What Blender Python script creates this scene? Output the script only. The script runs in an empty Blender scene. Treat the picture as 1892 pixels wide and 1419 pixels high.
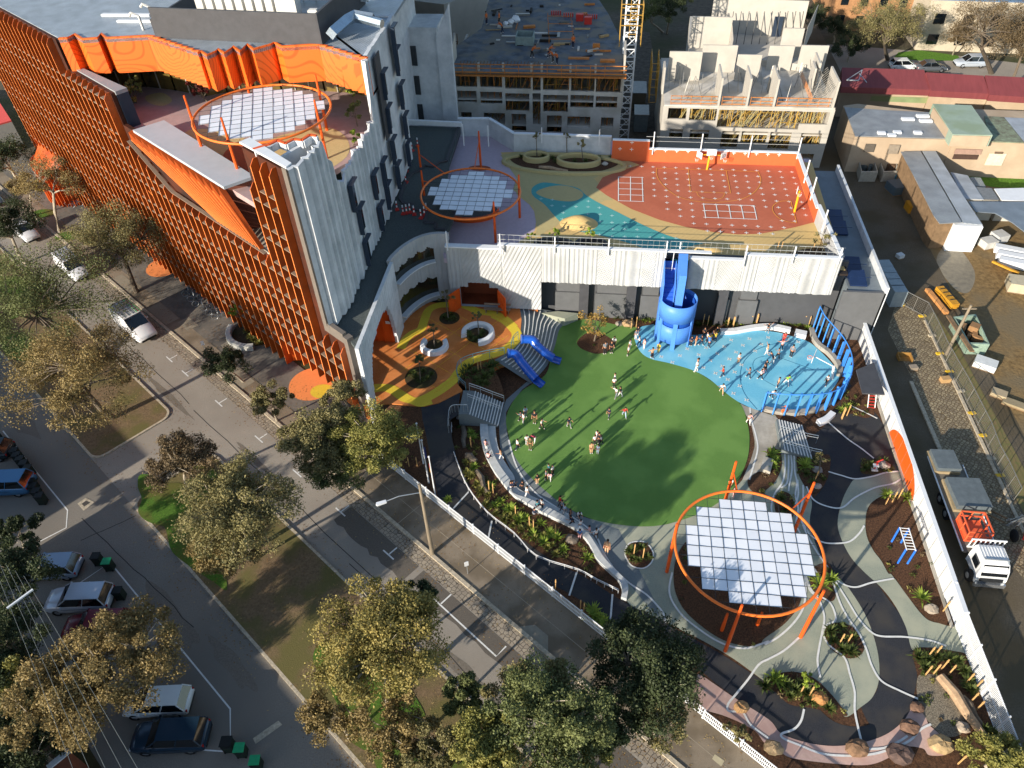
import bpy,bmesh,math,random
import numpy as np
from mathutils import Vector,Matrix
SC=bpy.context.scene
COL=SC.collection
CF,CT,CR,CA=1366.7,0.77249,-0.041282,0.144094
CH,CXX,CYY=47.0,946.0,709.5
def _rz(v,a):
 c,s=math.cos(a),math.sin(a)
 return np.array([c*v[0]-s*v[1],s*v[0]+c*v[1],v[2]])
_F=np.array([0,math.cos(CT),-math.sin(CT)]);_U0=np.array([0,math.sin(CT),math.cos(CT)]);_R0=np.array([1.,0,0])
_R=math.cos(CR)*_R0+math.sin(CR)*_U0;_U=-math.sin(CR)*_R0+math.cos(CR)*_U0
_F,_R,_U=[_rz(v,CA)for v in(_F,_R,_U)]
cd=bpy.data.cameras.new('camera');cam=bpy.data.objects.new('camera',cd);COL.objects.link(cam)
cam.matrix_world=Matrix(((_R[0],_U[0],-_F[0],0),(_R[1],_U[1],-_F[1],0),(_R[2],_U[2],-_F[2],CH),(0,0,0,1)))
cd.sensor_width=36.0;cd.sensor_fit='HORIZONTAL';cd.lens=36.0*CF/1892.0
cd.clip_start=0.5;cd.clip_end=3000
SC.camera=cam
SUN_AZ,SUN_EL=math.radians(218.2),math.radians(18.0)
wd=bpy.data.worlds.new('World');SC.world=wd;wd.use_nodes=True
nt=wd.node_tree;nt.nodes.clear()
sky=nt.nodes.new('ShaderNodeTexSky');sky.sky_type='NISHITA';sky.sun_disc=False
sky.sun_elevation=SUN_EL;sky.sun_rotation=SUN_AZ;sky.air_density=1.0;sky.dust_density=0.6;sky.ozone_density=1.0
bg=nt.nodes.new('ShaderNodeBackground');bg.inputs[1].default_value=0.12
wo=nt.nodes.new('ShaderNodeOutputWorld');nt.links.new(sky.outputs[0],bg.inputs[0]);nt.links.new(bg.outputs[0],wo.inputs[0])
sl=bpy.data.lights.new('sun','SUN');sl.energy=5.0;sl.angle=math.radians(0.55);sl.color=(1.0,0.89,0.75)
so=bpy.data.objects.new('sun',sl);COL.objects.link(so)
_d=Vector((-math.sin(SUN_AZ)*math.cos(SUN_EL),-math.cos(SUN_AZ)*math.cos(SUN_EL),-math.sin(SUN_EL)))
so.rotation_euler=_d.to_track_quat('-Z','Y').to_euler();so.location=(-60,-60,90)
SC.view_settings.view_transform='Standard';SC.view_settings.look='None'
SC.view_settings.exposure=0.8;SC.view_settings.gamma=1.0
def ray(u,v):return _F+_R*(u-CXX)/CF-_U*(v-CYY)/CF
def P(u,v,z=0.0):
 d=ray(u,v);k=(z-CH)/d[2];return Vector((d[0]*k,d[1]*k,z))
def PX(u,v,X):
 d=ray(u,v);k=X/d[0];return Vector((X,d[1]*k,CH+d[2]*k))
def PY(u,v,Y):
 d=ray(u,v);k=Y/d[1];return Vector((d[0]*k,Y,CH+d[2]*k))
_sA,_cA=math.sin(math.radians(126.4)),math.cos(math.radians(126.4))
def W(s,n,z=0.0):return Vector((-s*_sA-n*_cA,-s*_cA+n*_sA,z))
def SN(p):return(-(p[0]*_sA+p[1]*_cA),-(p[0]*_cA-p[1]*_sA))
def PF(u,v,n=22.8):
 d=ray(u,v);nn=-(d[0]*_cA-d[1]*_sA);k=n/nn;p=Vector((d[0]*k,d[1]*k,CH+d[2]*k));return SN(p)[0],p.z
def HT(u,v,u2,v2,z=0.0):
 b=np.array(P(u,v,z));d=ray(u2,v2);A=np.stack([d,[0,0,-1]],1)
 return float(np.linalg.lstsq(A,b-np.array([0,0,CH]),rcond=None)[0][1])
G_=3.9417
KK={'a1':(0,0,G_),'a2':(470,0,G_),'a3':(940,0,G_),'a4':(1412,0,G_),'b1':(0,350,G_),'b2':(470,350,G_),'b3':(940,350,G_),'b4':(1412,350,G_),'e1':(0,700,G_),'e2':(470,700,G_),'e3':(940,700,G_),'e4':(1412,700,G_),'f1':(0,1059,G_),'f2':(470,1059,G_),'f3':(940,1059,G_),'f4':(1412,1059,G_),'c1':(1120,240,4.3),'c2':(1540,80,5.375),'c3':(780,560,5.9125),'c4':(820,0,5.2556),'c5':(1180,560,4.3),'c7':(180,0,3.1533),'d1':(600,420,4.0556),'d2':(960,440,4.3),'d3':(1440,440,G_),'d4':(1180,80,4.73),'d5':(1580,280,5.9135),'d6':(1640,520,4.175),'d7':(1640,840,5.456)}
def q(k,x,y):
 o=KK[k];return(o[0]+x/o[2],o[1]+y/o[2])
def qs(k,*xy):return[q(k,xy[i],xy[i+1])for i in range(0,len(xy),2)]
def px(z,*xy):return[P(xy[i],xy[i+1],z)for i in range(0,len(xy),2)]
def pq(k,z,*xy):return[P(*p,z)for p in qs(k,*xy)]
random.seed(7);rnd=random.random
def ru(a,b):return a+(b-a)*rnd()
def lin(h):
 h=h.lstrip('#');o=[]
 for i in(0,2,4):
  c=int(h[i:i+2],16)/255;o.append(c/12.92 if c<=.04045 else((c+.055)/1.055)**2.4)
 return o
MATS={}
def mat(name,c,rough=.75,var=.18,scale=3.0,c2=None,bump=0.0,bscale=None,metal=0.0,spec=.3,patch=None,pscale=.25,detail=6,stretch=None,trans=0.0):
 if name in MATS:return MATS[name]
 m=bpy.data.materials.new(name);m.use_nodes=True;t=m.node_tree;N=t.nodes;L=t.links
 b=N['Principled BSDF'];b.inputs['Roughness'].default_value=rough;b.inputs['Metallic'].default_value=metal
 b.inputs['Specular IOR Level'].default_value=spec
 c=lin(c)if isinstance(c,str)else c
 c2=(lin(c2)if isinstance(c2,str)else c2)if c2 else[x*(1-var)for x in c]
 c1=c if c2 is not None and var==0 else[min(1,x*(1+var*.5))for x in c]
 tc=N.new('ShaderNodeTexCoord');mp=N.new('ShaderNodeMapping');L.new(tc.outputs['Object'],mp.inputs[0])
 if stretch:mp.inputs['Scale'].default_value=stretch
 n=N.new('ShaderNodeTexNoise');n.inputs['Scale'].default_value=scale;n.inputs['Detail'].default_value=detail;n.inputs['Roughness'].default_value=.65
 L.new(mp.outputs[0],n.inputs['Vector'])
 r=N.new('ShaderNodeValToRGB');r.color_ramp.elements[0].position=.33;r.color_ramp.elements[1].position=.67
 r.color_ramp.elements[0].color=(*c2,1);r.color_ramp.elements[1].color=(*c1,1)
 L.new(n.outputs[0],r.inputs[0]);out=r.outputs[0]
 if patch:
  n2=N.new('ShaderNodeTexNoise');n2 .inputs['Scale'].default_value=pscale;n2 .inputs['Detail'].default_value=5;L.new(mp.outputs[0],n2 .inputs['Vector'])
  r2=N.new('ShaderNodeValToRGB');r2 .color_ramp.elements[0].position=.45;r2 .color_ramp.elements[1].position=.6
  L.new(n2 .outputs[0],r2 .inputs[0]);mx=N.new('ShaderNodeMix');mx.data_type='RGBA'
  L.new(r2 .outputs[0],mx.inputs[0]);L.new(out,mx.inputs[6]);pc=lin(patch)if isinstance(patch,str)else patch
  mx.inputs[7].default_value=(*pc,1);out=mx.outputs[2]
 L.new(out,b.inputs['Base Color'])
 if bump:
  n3=N.new('ShaderNodeTexNoise');n3 .inputs['Scale'].default_value=bscale or scale*3;n3 .inputs['Detail'].default_value=4;L.new(mp.outputs[0],n3 .inputs['Vector'])
  bp=N.new('ShaderNodeBump');bp.inputs['Strength'].default_value=bump;bp.inputs['Distance'].default_value=.05
  L.new(n3 .outputs[0],bp.inputs['Height']);L.new(bp.outputs[0],b.inputs['Normal'])
 if trans:b.inputs['Transmission Weight'].default_value=trans
 MATS[name]=m;return m
def leafmat(name,c,c2,c3=None,scale=.9):
 """leaf colour varies by clump through the crown"""
 if name in MATS:return MATS[name]
 m=bpy.data.materials.new(name);m.use_nodes=True;t=m.node_tree;N=t.nodes;L=t.links
 b=N['Principled BSDF'];b.inputs['Roughness'].default_value=.6;b.inputs['Specular IOR Level'].default_value=.25
 tc=N.new('ShaderNodeTexCoord');n=N.new('ShaderNodeTexNoise');n.inputs['Scale'].default_value=scale;n.inputs['Detail'].default_value=8;n.inputs['Roughness'].default_value=.8
 L.new(tc.outputs['Object'],n.inputs['Vector'])
 r=N.new('ShaderNodeValToRGB');r.color_ramp.elements[0].position=.36;r.color_ramp.elements[1].position=.66
 r.color_ramp.elements[0].color=(*lin(c2),1);r.color_ramp.elements[1].color=(*lin(c),1)
 if c3:e=r.color_ramp.elements.new(.52);e.color=(*lin(c3),1)
 L.new(n.outputs[0],r.inputs[0]);L.new(r.outputs[0],b.inputs['Base Color'])
 tr=N.new('ShaderNodeBsdfTranslucent');L.new(r.outputs[0],tr.inputs[0]);ms=N.new('ShaderNodeMixShader');ms.inputs[0].default_value=.22
 L.new(b.outputs[0],ms.inputs[1]);L.new(tr.outputs[0],ms.inputs[2]);L.new(ms.outputs[0],N['Material Output'].inputs[0])
 MATS[name]=m;return m
def bandmat(name,c,c2,axis_scale,width=.5,rough=.5,metal=0.0,wave='BANDS',direction='X',distort=0.0,rot=0.0,soft=.1,spec=.4,bump=.0):
 if name in MATS:return MATS[name]
 m=bpy.data.materials.new(name);m.use_nodes=True;t=m.node_tree;N=t.nodes;L=t.links
 b=N['Principled BSDF'];b.inputs['Roughness'].default_value=rough;b.inputs['Metallic'].default_value=metal;b.inputs['Specular IOR Level'].default_value=spec
 tc=N.new('ShaderNodeTexCoord');mp=N.new('ShaderNodeMapping');L.new(tc.outputs['Object'],mp.inputs[0]);mp.inputs['Rotation'].default_value=(0,0,rot)
 w=N.new('ShaderNodeTexWave');w.wave_type=wave;w.bands_direction=direction;w.inputs['Scale'].default_value=axis_scale;w.inputs['Distortion'].default_value=distort
 w.inputs['Detail'].default_value=1;w.inputs['Detail Scale'].default_value=.6
 L.new(mp.outputs[0],w.inputs[0]);r=N.new('ShaderNodeValToRGB');r.color_ramp.elements[0].position=width;r.color_ramp.elements[1].position=min(1,width+soft)
 r.color_ramp.elements[0].color=(*lin(c),1);r.color_ramp.elements[1].color=(*lin(c2),1);L.new(w.outputs[0],r.inputs[0])
 n=N.new('ShaderNodeTexNoise');n.inputs['Scale'].default_value=.8;n.inputs['Detail'].default_value=6;L.new(tc.outputs['Object'],n.inputs['Vector'])
 mr=N.new('ShaderNodeMapRange');mr.inputs[1].default_value=.3;mr.inputs[2].default_value=.7;mr.inputs[3].default_value=.78;mr.inputs[4].default_value=1.08
 L.new(n.outputs[0],mr.inputs[0]);vm=N.new('ShaderNodeVectorMath');vm.operation='SCALE';L.new(r.outputs[0],vm.inputs[0]);L.new(mr.outputs[0],vm.inputs['Scale'])
 L.new(vm.outputs[0],b.inputs['Base Color'])
 if bump:
  bp=N.new('ShaderNodeBump');bp.inputs['Strength'].default_value=bump;bp.inputs['Distance'].default_value=.06
  L.new(w.outputs[0],bp.inputs['Height']);L.new(bp.outputs[0],b.inputs['Normal'])
 MATS[name]=m;return m
def cobblemat(name,c,c2,mortar,scale=2.6,spread=.03):
 if name in MATS:return MATS[name]
 m=bpy.data.materials.new(name);m.use_nodes=True;t=m.node_tree;N=t.nodes;L=t.links
 b=N['Principled BSDF'];b.inputs['Roughness'].default_value=.8
 tc=N.new('ShaderNodeTexCoord');mp=N.new('ShaderNodeMapping');mp.inputs['Rotation'].default_value=(0,0,.64);L.new(tc.outputs['Object'],mp.inputs[0])
 v=N.new('ShaderNodeTexVoronoi');v.feature='DISTANCE_TO_EDGE';v.inputs['Scale'].default_value=scale;v.inputs['Randomness'].default_value=.55;L.new(mp.outputs[0],v.inputs['Vector'])
 v2=N.new('ShaderNodeTexVoronoi');v2 .inputs['Scale'].default_value=scale;v2 .inputs['Randomness'].default_value=.55;L.new(mp.outputs[0],v2 .inputs['Vector'])
 r=N.new('ShaderNodeValToRGB');r.color_ramp.elements[0].position=spread;r.color_ramp.elements[1].position=spread*2.5;L.new(v.outputs['Distance'],r.inputs[0])
 mx0=N.new('ShaderNodeMix');mx0 .data_type='RGBA';sp=N.new('ShaderNodeSeparateColor');L.new(v2 .outputs['Color'],sp.inputs[0]);L.new(sp.outputs[0],mx0 .inputs[0])
 mx0 .inputs[6].default_value=(*lin(c),1);mx0 .inputs[7].default_value=(*lin(c2),1)
 mx=N.new('ShaderNodeMix');mx.data_type='RGBA';L.new(r.outputs[0],mx.inputs[0]);mx.inputs[6].default_value=(*lin(mortar),1);L.new(mx0 .outputs[2],mx.inputs[7])
 L.new(mx.outputs[2],b.inputs['Base Color'])
 bp=N.new('ShaderNodeBump');bp.inputs['Strength'].default_value=.7;bp.inputs['Distance'].default_value=.04;L.new(r.outputs[0],bp.inputs['Height']);L.new(bp.outputs[0],b.inputs['Normal'])
 MATS[name]=m;return m
def glass(name='dark_glass',c='141c22',rough=.08):
 return mat(name,c,rough=rough,var=.3,scale=.4,spec=.8)
class MB:
 def __init__(s):s.v=[];s.f=[];s.mi=[];s.cur=0
 def face(s,pts):
  i=len(s.v);s.v+=[tuple(p)for p in pts];s.f.append(tuple(range(i,i+len(pts))));s.mi.append(s.cur)
 def add(s,vs,fs):
  i=len(s.v);s.v+=[tuple(p)for p in vs];s.f+=[tuple(a+i for a in f)for f in fs];s.mi+=[s.cur]*len(fs)
 def box(s,c,d,rz=0.0):
  """c = centre of the base, d = sizes"""
  x,y,h=d[0]/2,d[1]/2,d[2];ca,sa=math.cos(rz),math.sin(rz)
  vs=[(c[0]+a*x*ca-b*y*sa,c[1]+a*x*sa+b*y*ca,c[2]+k*h)for k in(0,1)for a,b in((-1,-1),(1,-1),(1,1),(-1,1))]
  s.add(vs,[(0,3,2,1),(4,5,6,7),(0,1,5,4),(1,2,6,5),(2,3,7,6),(3,0,4,7)])
 def prism(s,poly,z0,z1,cap=True):
  n=len(poly);a=sum(poly[i][0]*poly[(i+1)%n][1]-poly[(i+1)%n][0]*poly[i][1]for i in range(n))
  if a<0:poly=poly[::-1]
  f0=z0 if callable(z0)else(lambda p:z0);f1=z1 if callable(z1)else(lambda p:z1)
  vs=[(p[0],p[1],f0(p))for p in poly]+[(p[0],p[1],f1(p))for p in poly]
  fs=[(i,(i+1)%n,n+(i+1)%n,n+i)for i in range(n)]
  if cap:fs+=[tuple(range(n-1,-1,-1)),tuple(range(n,2*n))]
  s.add(vs,fs)
 def beam(s,a,b,w,h=None,up=(0,0,1)):
  a,b=Vector(a),Vector(b);h=h or w;t=(b-a);L=t.length
  if L<1e-6:return
  t/=L;u=Vector(up)
  if abs(t.dot(u))>.98:u=Vector((0.3,1,0)).normalized()
  r=t.cross(u).normalized();u=r.cross(t)
  vs=[p+r*x*w/2+u*y*h/2 for p in(a,b)for x,y in((-1,-1),(1,-1),(1,1),(-1,1))]
  s.add(vs,[(3,2,1,0),(4,5,6,7),(0,1,5,4),(1,2,6,5),(2,3,7,6),(3,0,4,7)])
 def tube(s,pts,r,n=8,closed=False,cap=True):
  pts=[Vector(p)for p in pts];m=len(pts);base=len(s.v);rr=r if isinstance(r,(list,tuple))else[r]*m
  for i,p in enumerate(pts):
   a=pts[(i-1)%m]if(i or closed)else p;b=pts[(i+1)%m]if(i<m-1 or closed)else p
   t=(b-a).normalized();u=Vector((0,0,1))
   if abs(t.dot(u))>.9:u=Vector((0,1,0))if abs(t.z)>.9 else u
   x=t.cross(u).normalized();y=x.cross(t)
   for k in range(n):
    g=2*math.pi*k/n;s.v.append(tuple(p+x*math.cos(g)*rr[i]+y*math.sin(g)*rr[i]))
  for i in range(m if closed else m-1):
   j=(i+1)%m
   for k in range(n):
    s.f.append((base+i*n+k,base+i*n+(k+1)%n,base+j*n+(k+1)%n,base+j*n+k));s.mi.append(s.cur)
  if cap and not closed:
   s.f.append(tuple(base+k for k in range(n)));s.f.append(tuple(base+(m-1)*n+k for k in range(n-1,-1,-1)));s.mi+=[s.cur]*2
 def lathe(s,c,prof,n=20):
  base=len(s.v)
  for r,z in prof:
   for k in range(n):g=2*math.pi*k/n;s.v.append((c[0]+r*math.cos(g),c[1]+r*math.sin(g),c[2]+z))
  for i in range(len(prof)-1):
   for k in range(n):s.f.append((base+i*n+k,base+i*n+(k+1)%n,base+(i+1)*n+(k+1)%n,base+(i+1)*n+k));s.mi.append(s.cur)
  s.f.append(tuple(base+k for k in range(n-1,-1,-1)));s.f.append(tuple(base+(len(prof)-1)*n+k for k in range(n)));s.mi+=[s.cur]*2
 def ball(s,c,r,n=8,m=6,jit=0.0):
  c=Vector(c);base=len(s.v);rr=r if isinstance(r,(tuple,list))else(r,r,r)
  for i in range(m+1):
   th=math.pi*i/m
   for k in range(n):
    g=2*math.pi*k/n;j=1+ru(-jit,jit)if jit else 1
    s.v.append((c.x+rr[0]*j*math.sin(th)*math.cos(g),c.y+rr[1]*j*math.sin(th)*math.sin(g),c.z+rr[2]*j*math.cos(th)))
  for i in range(m):
   for k in range(n):s.f.append((base+i*n+k,base+(i+1)*n+k,base+(i+1)*n+(k+1)%n,base+i*n+(k+1)%n));s.mi.append(s.cur)
 def ribbon(s,pts,w,z=None):
  pts=[Vector(p)for p in pts];L=[];R_=[]
  for i,p in enumerate(pts):
   a=pts[max(0,i-1)];b=pts[min(len(pts)-1,i+1)];t=(b-a);t.z=0
   if t.length<1e-6:t=Vector((1,0,0))
   t.normalize();nn=Vector((-t.y,t.x,0));pz=p.z if z is None else z
   L.append((p.x+nn.x*w/2,p.y+nn.y*w/2,pz));R_.append((p.x-nn.x*w/2,p.y-nn.y*w/2,pz))
  i0=len(s.v);n=len(pts);s.v+=L+R_
  for i in range(n-1):s.f.append((i0+n+i,i0+n+i+1,i0+i+1,i0+i));s.mi.append(s.cur)
 def build(s,name,mats,parent=None,smooth=False,loc=None):
  me=bpy.data.meshes.new(name);v=s.v
  if loc is not None:v=[(a[0]-loc[0],a[1]-loc[1],a[2]-loc[2])for a in v]
  me.from_pydata(v,[],s.f)
  for m in(mats if isinstance(mats,(list,tuple))else[mats]):me.materials.append(m)
  if any(s.mi):me.polygons.foreach_set('material_index',s.mi)
  if smooth:me.polygons.foreach_set('use_smooth',[True]*len(me.polygons))
  me.update();o=bpy.data.objects.new(name,me);COL.objects.link(o)
  if loc is not None:o.location=loc
  if parent is not None:o.parent=parent
  return o
def tag(o,label=None,cat=None,group=None,kind=None):
 if label:o['label']=label
 if cat:o['category']=cat
 if group:o['group']=group
 if kind:o['kind']=kind
 return o
def struct(o):o['kind']='structure';return o
def thing(name,label,cat,loc=(0,0,0),rz=0.0,group=None):
 o=bpy.data.objects.new(name,None);COL.objects.link(o);o.location=loc;o.rotation_euler=(0,0,rz);o.empty_display_size=.3
 return tag(o,label,cat,group)
KIDS={}
def children(o):return[c for c in o.children]
def dup(root,loc,rz=None,label=None,group=None,scale=None):
 def cp(o,par):
  c=o.copy();COL.objects.link(c)
  if par is not None:c.parent=par
  for ch in list(o.children):cp(ch,c)
  return c
 r=cp(root,None);r.location=loc
 if rz is not None:r.rotation_euler=(0,0,rz)
 if scale is not None:r.scale=(scale,scale,scale)if not isinstance(scale,(tuple,list))else scale
 if label:r['label']=label
 if group:r['group']=group
 return r
def spline(pts,closed=True,n=6):
 pts=[Vector(p)for p in pts];m=len(pts);out=[]
 rng=range(m)if closed else range(m-1)
 for i in rng:
  g=(lambda k:pts[k%m])if closed else(lambda k:pts[min(max(k,0),m-1)])
  p0,p1,p2,p3=g(i-1),g(i),g(i+1),g(i+2)
  for k in range(n):
   t=k/n;out.append(.5*((2*p1)+(-p0+p2)*t+(2*p0-5*p1+4*p2-p3)*t*t+(-p0+3*p1-3*p2+p3)*t**3))
 if not closed:out.append(pts[-1])
 return out
def sheet(name,pts,z,m,thick=None,smooth_=True,n=6,base=None):
 """flat sheet (or slab) from an outline of world points"""
 pp=spline(pts,True,n)if smooth_ else pts
 b=MB();poly=[(p[0],p[1])for p in pp]
 a=sum(poly[i][0]*poly[(i+1)%len(poly)][1]-poly[(i+1)%len(poly)][0]*poly[i][1]for i in range(len(poly)))
 if a<0:poly=poly[::-1]
 if thick:b.prism(poly,z-thick,z)
 else:b.face([(x,y,z)for x,y in poly])
 o=b.build(name,m);bm=bmesh.new();bm.from_mesh(o.data);bmesh.ops.triangulate(bm,faces=[f for f in bm.faces if len(f.verts)>4]);bm.to_mesh(o.data);bm.free()
 return o
def part(mb,name,m,root,smooth=False):
 L=root.location if root.parent is None else root.parent.location
 mb.v=[(a[0]-L[0],a[1]-L[1],a[2]-L[2])for a in mb.v]
 return mb.build(name,m,root,smooth)
M_asph=mat('asphalt','968f84',.9,.22,14,bump=.25,bscale=40,patch='878076',pscale=.12)
M_asph2=mat('asphalt_lane','5f5647',.9,.3,9,bump=.25,bscale=40,patch='524835',pscale=.2)
M_foot=mat('footpath_asphalt','877b6a',.92,.2,20,bump=.2,bscale=50,patch='6d6252',pscale=.4)
M_conc=mat('concrete','aaa59a',.85,.18,2.2,bump=.1,bscale=30,patch='8c877c',pscale=.3)
M_kerb=mat('kerb_stone','b3a893',.85,.35,5,bump=.2)
M_cob=cobblemat('bluestone_cobbles','857b6d','9d9280','4a4338',3.4)
M_cobl=cobblemat('lane_cobbles','6f6350','978a6e','5e4f36',3.6,.06)
M_soil=mat('soil','4a3b2a',.95,.5,5,bump=.5,bscale=14,patch='3e3a20',pscale=.5)
M_dry=mat('dry_median_soil','76634a',.95,.35,6,bump=.5,bscale=16,patch='625c35',pscale=.35)
M_grass=mat('grass','4c6e22',.95,.5,7,c2='375417',bump=.6,bscale=30,patch='5a5a28',pscale=.4)
M_mulch=mat('bark_mulch','5c402c',.95,.6,9,c2='2e2016',bump=.9,bscale=22)
M_lawn=mat('synthetic_turf','5f8440',.95,.16,30,c2='527636',bump=.5,bscale=70,patch='668b45',pscale=.3)
M_blue=mat('blue_rubber','6cb6d2',.75,.1,10,c2='5fa9c6',patch='7abdd4',pscale=.5)
M_grey=mat('grey_green_rubber','949989',.8,.12,12,c2='858b7c',patch='a0a28e',pscale=.35,bump=.1,bscale=60)
M_dkgrey=mat('slate_rubber','737b7c',.8,.12,12,c2='656e70',bump=.1,bscale=60)
M_black=mat('black_rubber','33353a',.85,.35,24,c2='222429',bump=.15,bscale=60,patch='3e3c3a',pscale=.4)
M_pink=mat('pink_concrete','c5a79a',.85,.12,6,patch='b8968a',pscale=.5)
M_white=mat('white_paint','dcdcd8',.6,.08,8)
M_line=mat('white_line','d5d6d2',.7,.12,5)
M_mud=mat('mud','816a44',.9,.4,2.2,c2='5f4b2e',bump=.9,bscale=4,patch='6f6148',pscale=.16)
M_orpave=mat('orange_rubber','c1743c',.8,.12,8,c2='b4692f',patch='c97f46',pscale=.5)
M_yel=mat('yellow_rubber','d3bb3c',.8,.1,8,c2='c8ae33')
M_tan=mat('tan_rubber','bca97c',.8,.08,6,c2='b19e70')
M_gravelg=mat('grey_gravel','59605f',.95,.55,26,c2='2f3636',bump=.8,bscale=45)
M_pebble=mat('pebbles','8b826f',.95,.6,12,c2='45403a',bump=1,bscale=20)
Z0=.02
b=MB();b.face([(-900,-500,0),(900,-500,0),(900,1500,0),(-900,1500,0)])
struct(b.build('ground',mat('ground_earth','5a5246',.95,.4,1.2,bump=.3,patch='3c4124',pscale=.05)))
def sn_sheet(name,s0,s1,n0,n1,z,m):
 b=MB();b.face([W(s0,n0,z),W(s0,n1,z),W(s1,n1,z),W(s1,n0,z)]);o=b.build(name,m)
 return struct(o)
sn_sheet('road',-40,170,4.3,16.0,.012,M_asph)
sn_sheet('car_park',-40,170,-11.5,4.3,.010,mat('car_park_asphalt','807b72',.9,.25,12,bump=.25,bscale=40,patch='736e66',pscale=.1))
sn_sheet('cobbled_gutter',-40,170,15.95,17.0,.016,M_cob)
sn_sheet('footpath',-40,170,17.0,21.0,.05,M_foot)
def island(s0,s1,z=.12):
 def outline(i,r=1.1):
  o=[]
  for cs,cn,a0 in((s0+i+r,4.3+i+r,180),(s1-i-r,4.3+i+r,270),(s1-i-r,11.6-i-r,0),(s0+i+r,11.6-i-r,90)):
   for k in range(7):a=math.radians(a0+15*k);o.append((cs+r*math.cos(a),cn+r*math.sin(a)))
  return o
 b=MB();A,B=outline(0),outline(.2,.9);m=len(A)
 vs=[W(s,n,0)for s,n in A]+[W(s,n,z)for s,n in A]+[W(s,n,z)for s,n in B]
 b.add(vs,[(i,(i+1)%m,m+(i+1)%m,m+i)for i in range(m)]+[(m+i,m+(i+1)%m,2*m+(i+1)%m,2*m+i)for i in range(m)])
 struct(b.build('median_kerb',M_kerb))
 b=MB();b.face([W(s,n,z-.004)for s,n in outline(.2,.9)]);struct(b.build('median',M_dry))
island(53.8,165);island(-40,47.5)
for s,n,a,c in((45.5,6.2,3.2,1.7),(40,5.9,5.2,1.4),(44,9.2,2.6,1.5),(21,7.5,4.5,2.3),(12,8,3.5,2.2),(84,8.5,5,2.4),(96,9,4,2),(15.5,6,4,1.3),(73.5,6,4,1.2)):
 pts=[W(s+a*math.cos(t)*(1+.25*math.sin(3*t+s)),n+c*math.sin(t)*(1+.2*math.cos(4*t+n)),0)for t in[k*2*math.pi/14 for k in range(14)]]
 struct(sheet('grass_patch',pts,.142+.002*(int(s*3)%9),M_grass))
for u,v,r in((125,437,26),(80,395,30)):
 c=P(u,v);struct(sheet('grass_patch',[c+Vector((1.5*math.cos(t),1.0*math.sin(t),0))for t in[k*math.pi/5 for k in range(10)]],.066,M_grass))
b=MB()
for s in range(-40,168,2):b.prism([(W(s,17.0)).xy,(W(s,17.28)).xy,(W(s+1.97,17.28)).xy,(W(s+1.97,17.0)).xy],0,.13)
struct(b.build('kerb',M_kerb))
b=MB()
b.ribbon([W(-40,18.95,.056),W(60,18.95,.056)],.05)
for s in(9,12.5,30):b.ribbon([W(s,17.3,.0565),W(s,20.3,.0565)],.06)
struct(b.build('path_joint',mat('joint','9a8f7c',.9)))
struct(sheet('path_slab',pq('f3',0,30,400,190,378,287,460,285,610,215,590),.062,mat('path_concrete','8d8676',.9,.12,4),smooth_=False))
struct(sheet('path_slab',pq('f3',0,1500,1320,1570,1370,1545,1410,1480,1355),.062,mat('new_concrete','b3a98c',.9,.12,4),smooth_=False))
sn_sheet('forecourt',40,130,18.9,22.8,.056,mat('forecourt_paving','6f6a62',.9,.2,3,patch='5d5a55',pscale=.6))
for s0,s1,n0,n1 in((52,56,17.4,18.8),(66,70,17.4,18.8),(74,78,17.4,18.6),(57,59,19.4,21.3),(63.5,65.5,18.4,19.6)):sn_sheet('paving_slab',s0,s1,n0,n1,.064,mat('pale_slab','8a8272',.9,.12,4))
b=MB()
for s in[11,22.6,28.42,34.2,39.98,45.6,52.06,58,61,67.5,73.8]:
 if s in(22.6,11):continue
 b.ribbon([W(s-.6,15.02,.022),W(s+.6,15.02,.022)],.11);b.ribbon([W(s,15.08,.0225),W(s,15.85,.0225)],.11)
b.ribbon([W(23.3,14.82,.022),W(17.08,14.75,.022),W(17.08,15.7,.022)],.11);b.ribbon([W(22.6,14.9,.0225),W(22.6,15.9,.0225)],.11)
b.ribbon([W(14.1,15.5,.022),W(15.3,14.6,.022),W(13.3,14.4,.022)],.11)
b.ribbon([W(63.5,.45,.022),W(50.6,.6,.022),W(49.0,-.2,.022),W(49.4,-3,.022)],.1)
b.ribbon([W(43.4,-2.4,.022),W(43.4,.68,.022),W(27.2,.9,.022),W(24.9,-.5,.022)]+[P(290,1380,.022)],.1)
struct(b.build('road_marking',M_line))
sn_sheet('garden_strip',20,130,-14,-6.3,.03,M_soil)
struct(sheet('drain_slab',pq('e1',0,565,910,625,868,690,900,610,962),.03,M_kerb,smooth_=False))
struct(sheet('drain_grate',pq('e1',0,595,912,628,888,660,903,615,932),.036,mat('iron','4a4642',.6),smooth_=False))
struct(sheet('speed_strip',pq('f2',0,-10,1205,175,1075,205,1105,10,1245),.03,M_kerb,smooth_=False))
b=MB()
for i,(s0,s1,n0,n1)in enumerate(((12,25.5,14.55,15.9),(26,34,14.2,15.9),(6,12,13.9,15.8))):
 pts=[W(s0+(s1-s0)*k/14,n0+ru(-.15,.15),0)for k in range(15)]+[W(s1,n1,0),W(s0,n1,0)];b.face([(p.x,p.y,.0135+i*.0008)for p in pts])
struct(b.build('asphalt_patch',mat('patch_asphalt','615b53',.9,.25,12)))
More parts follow.
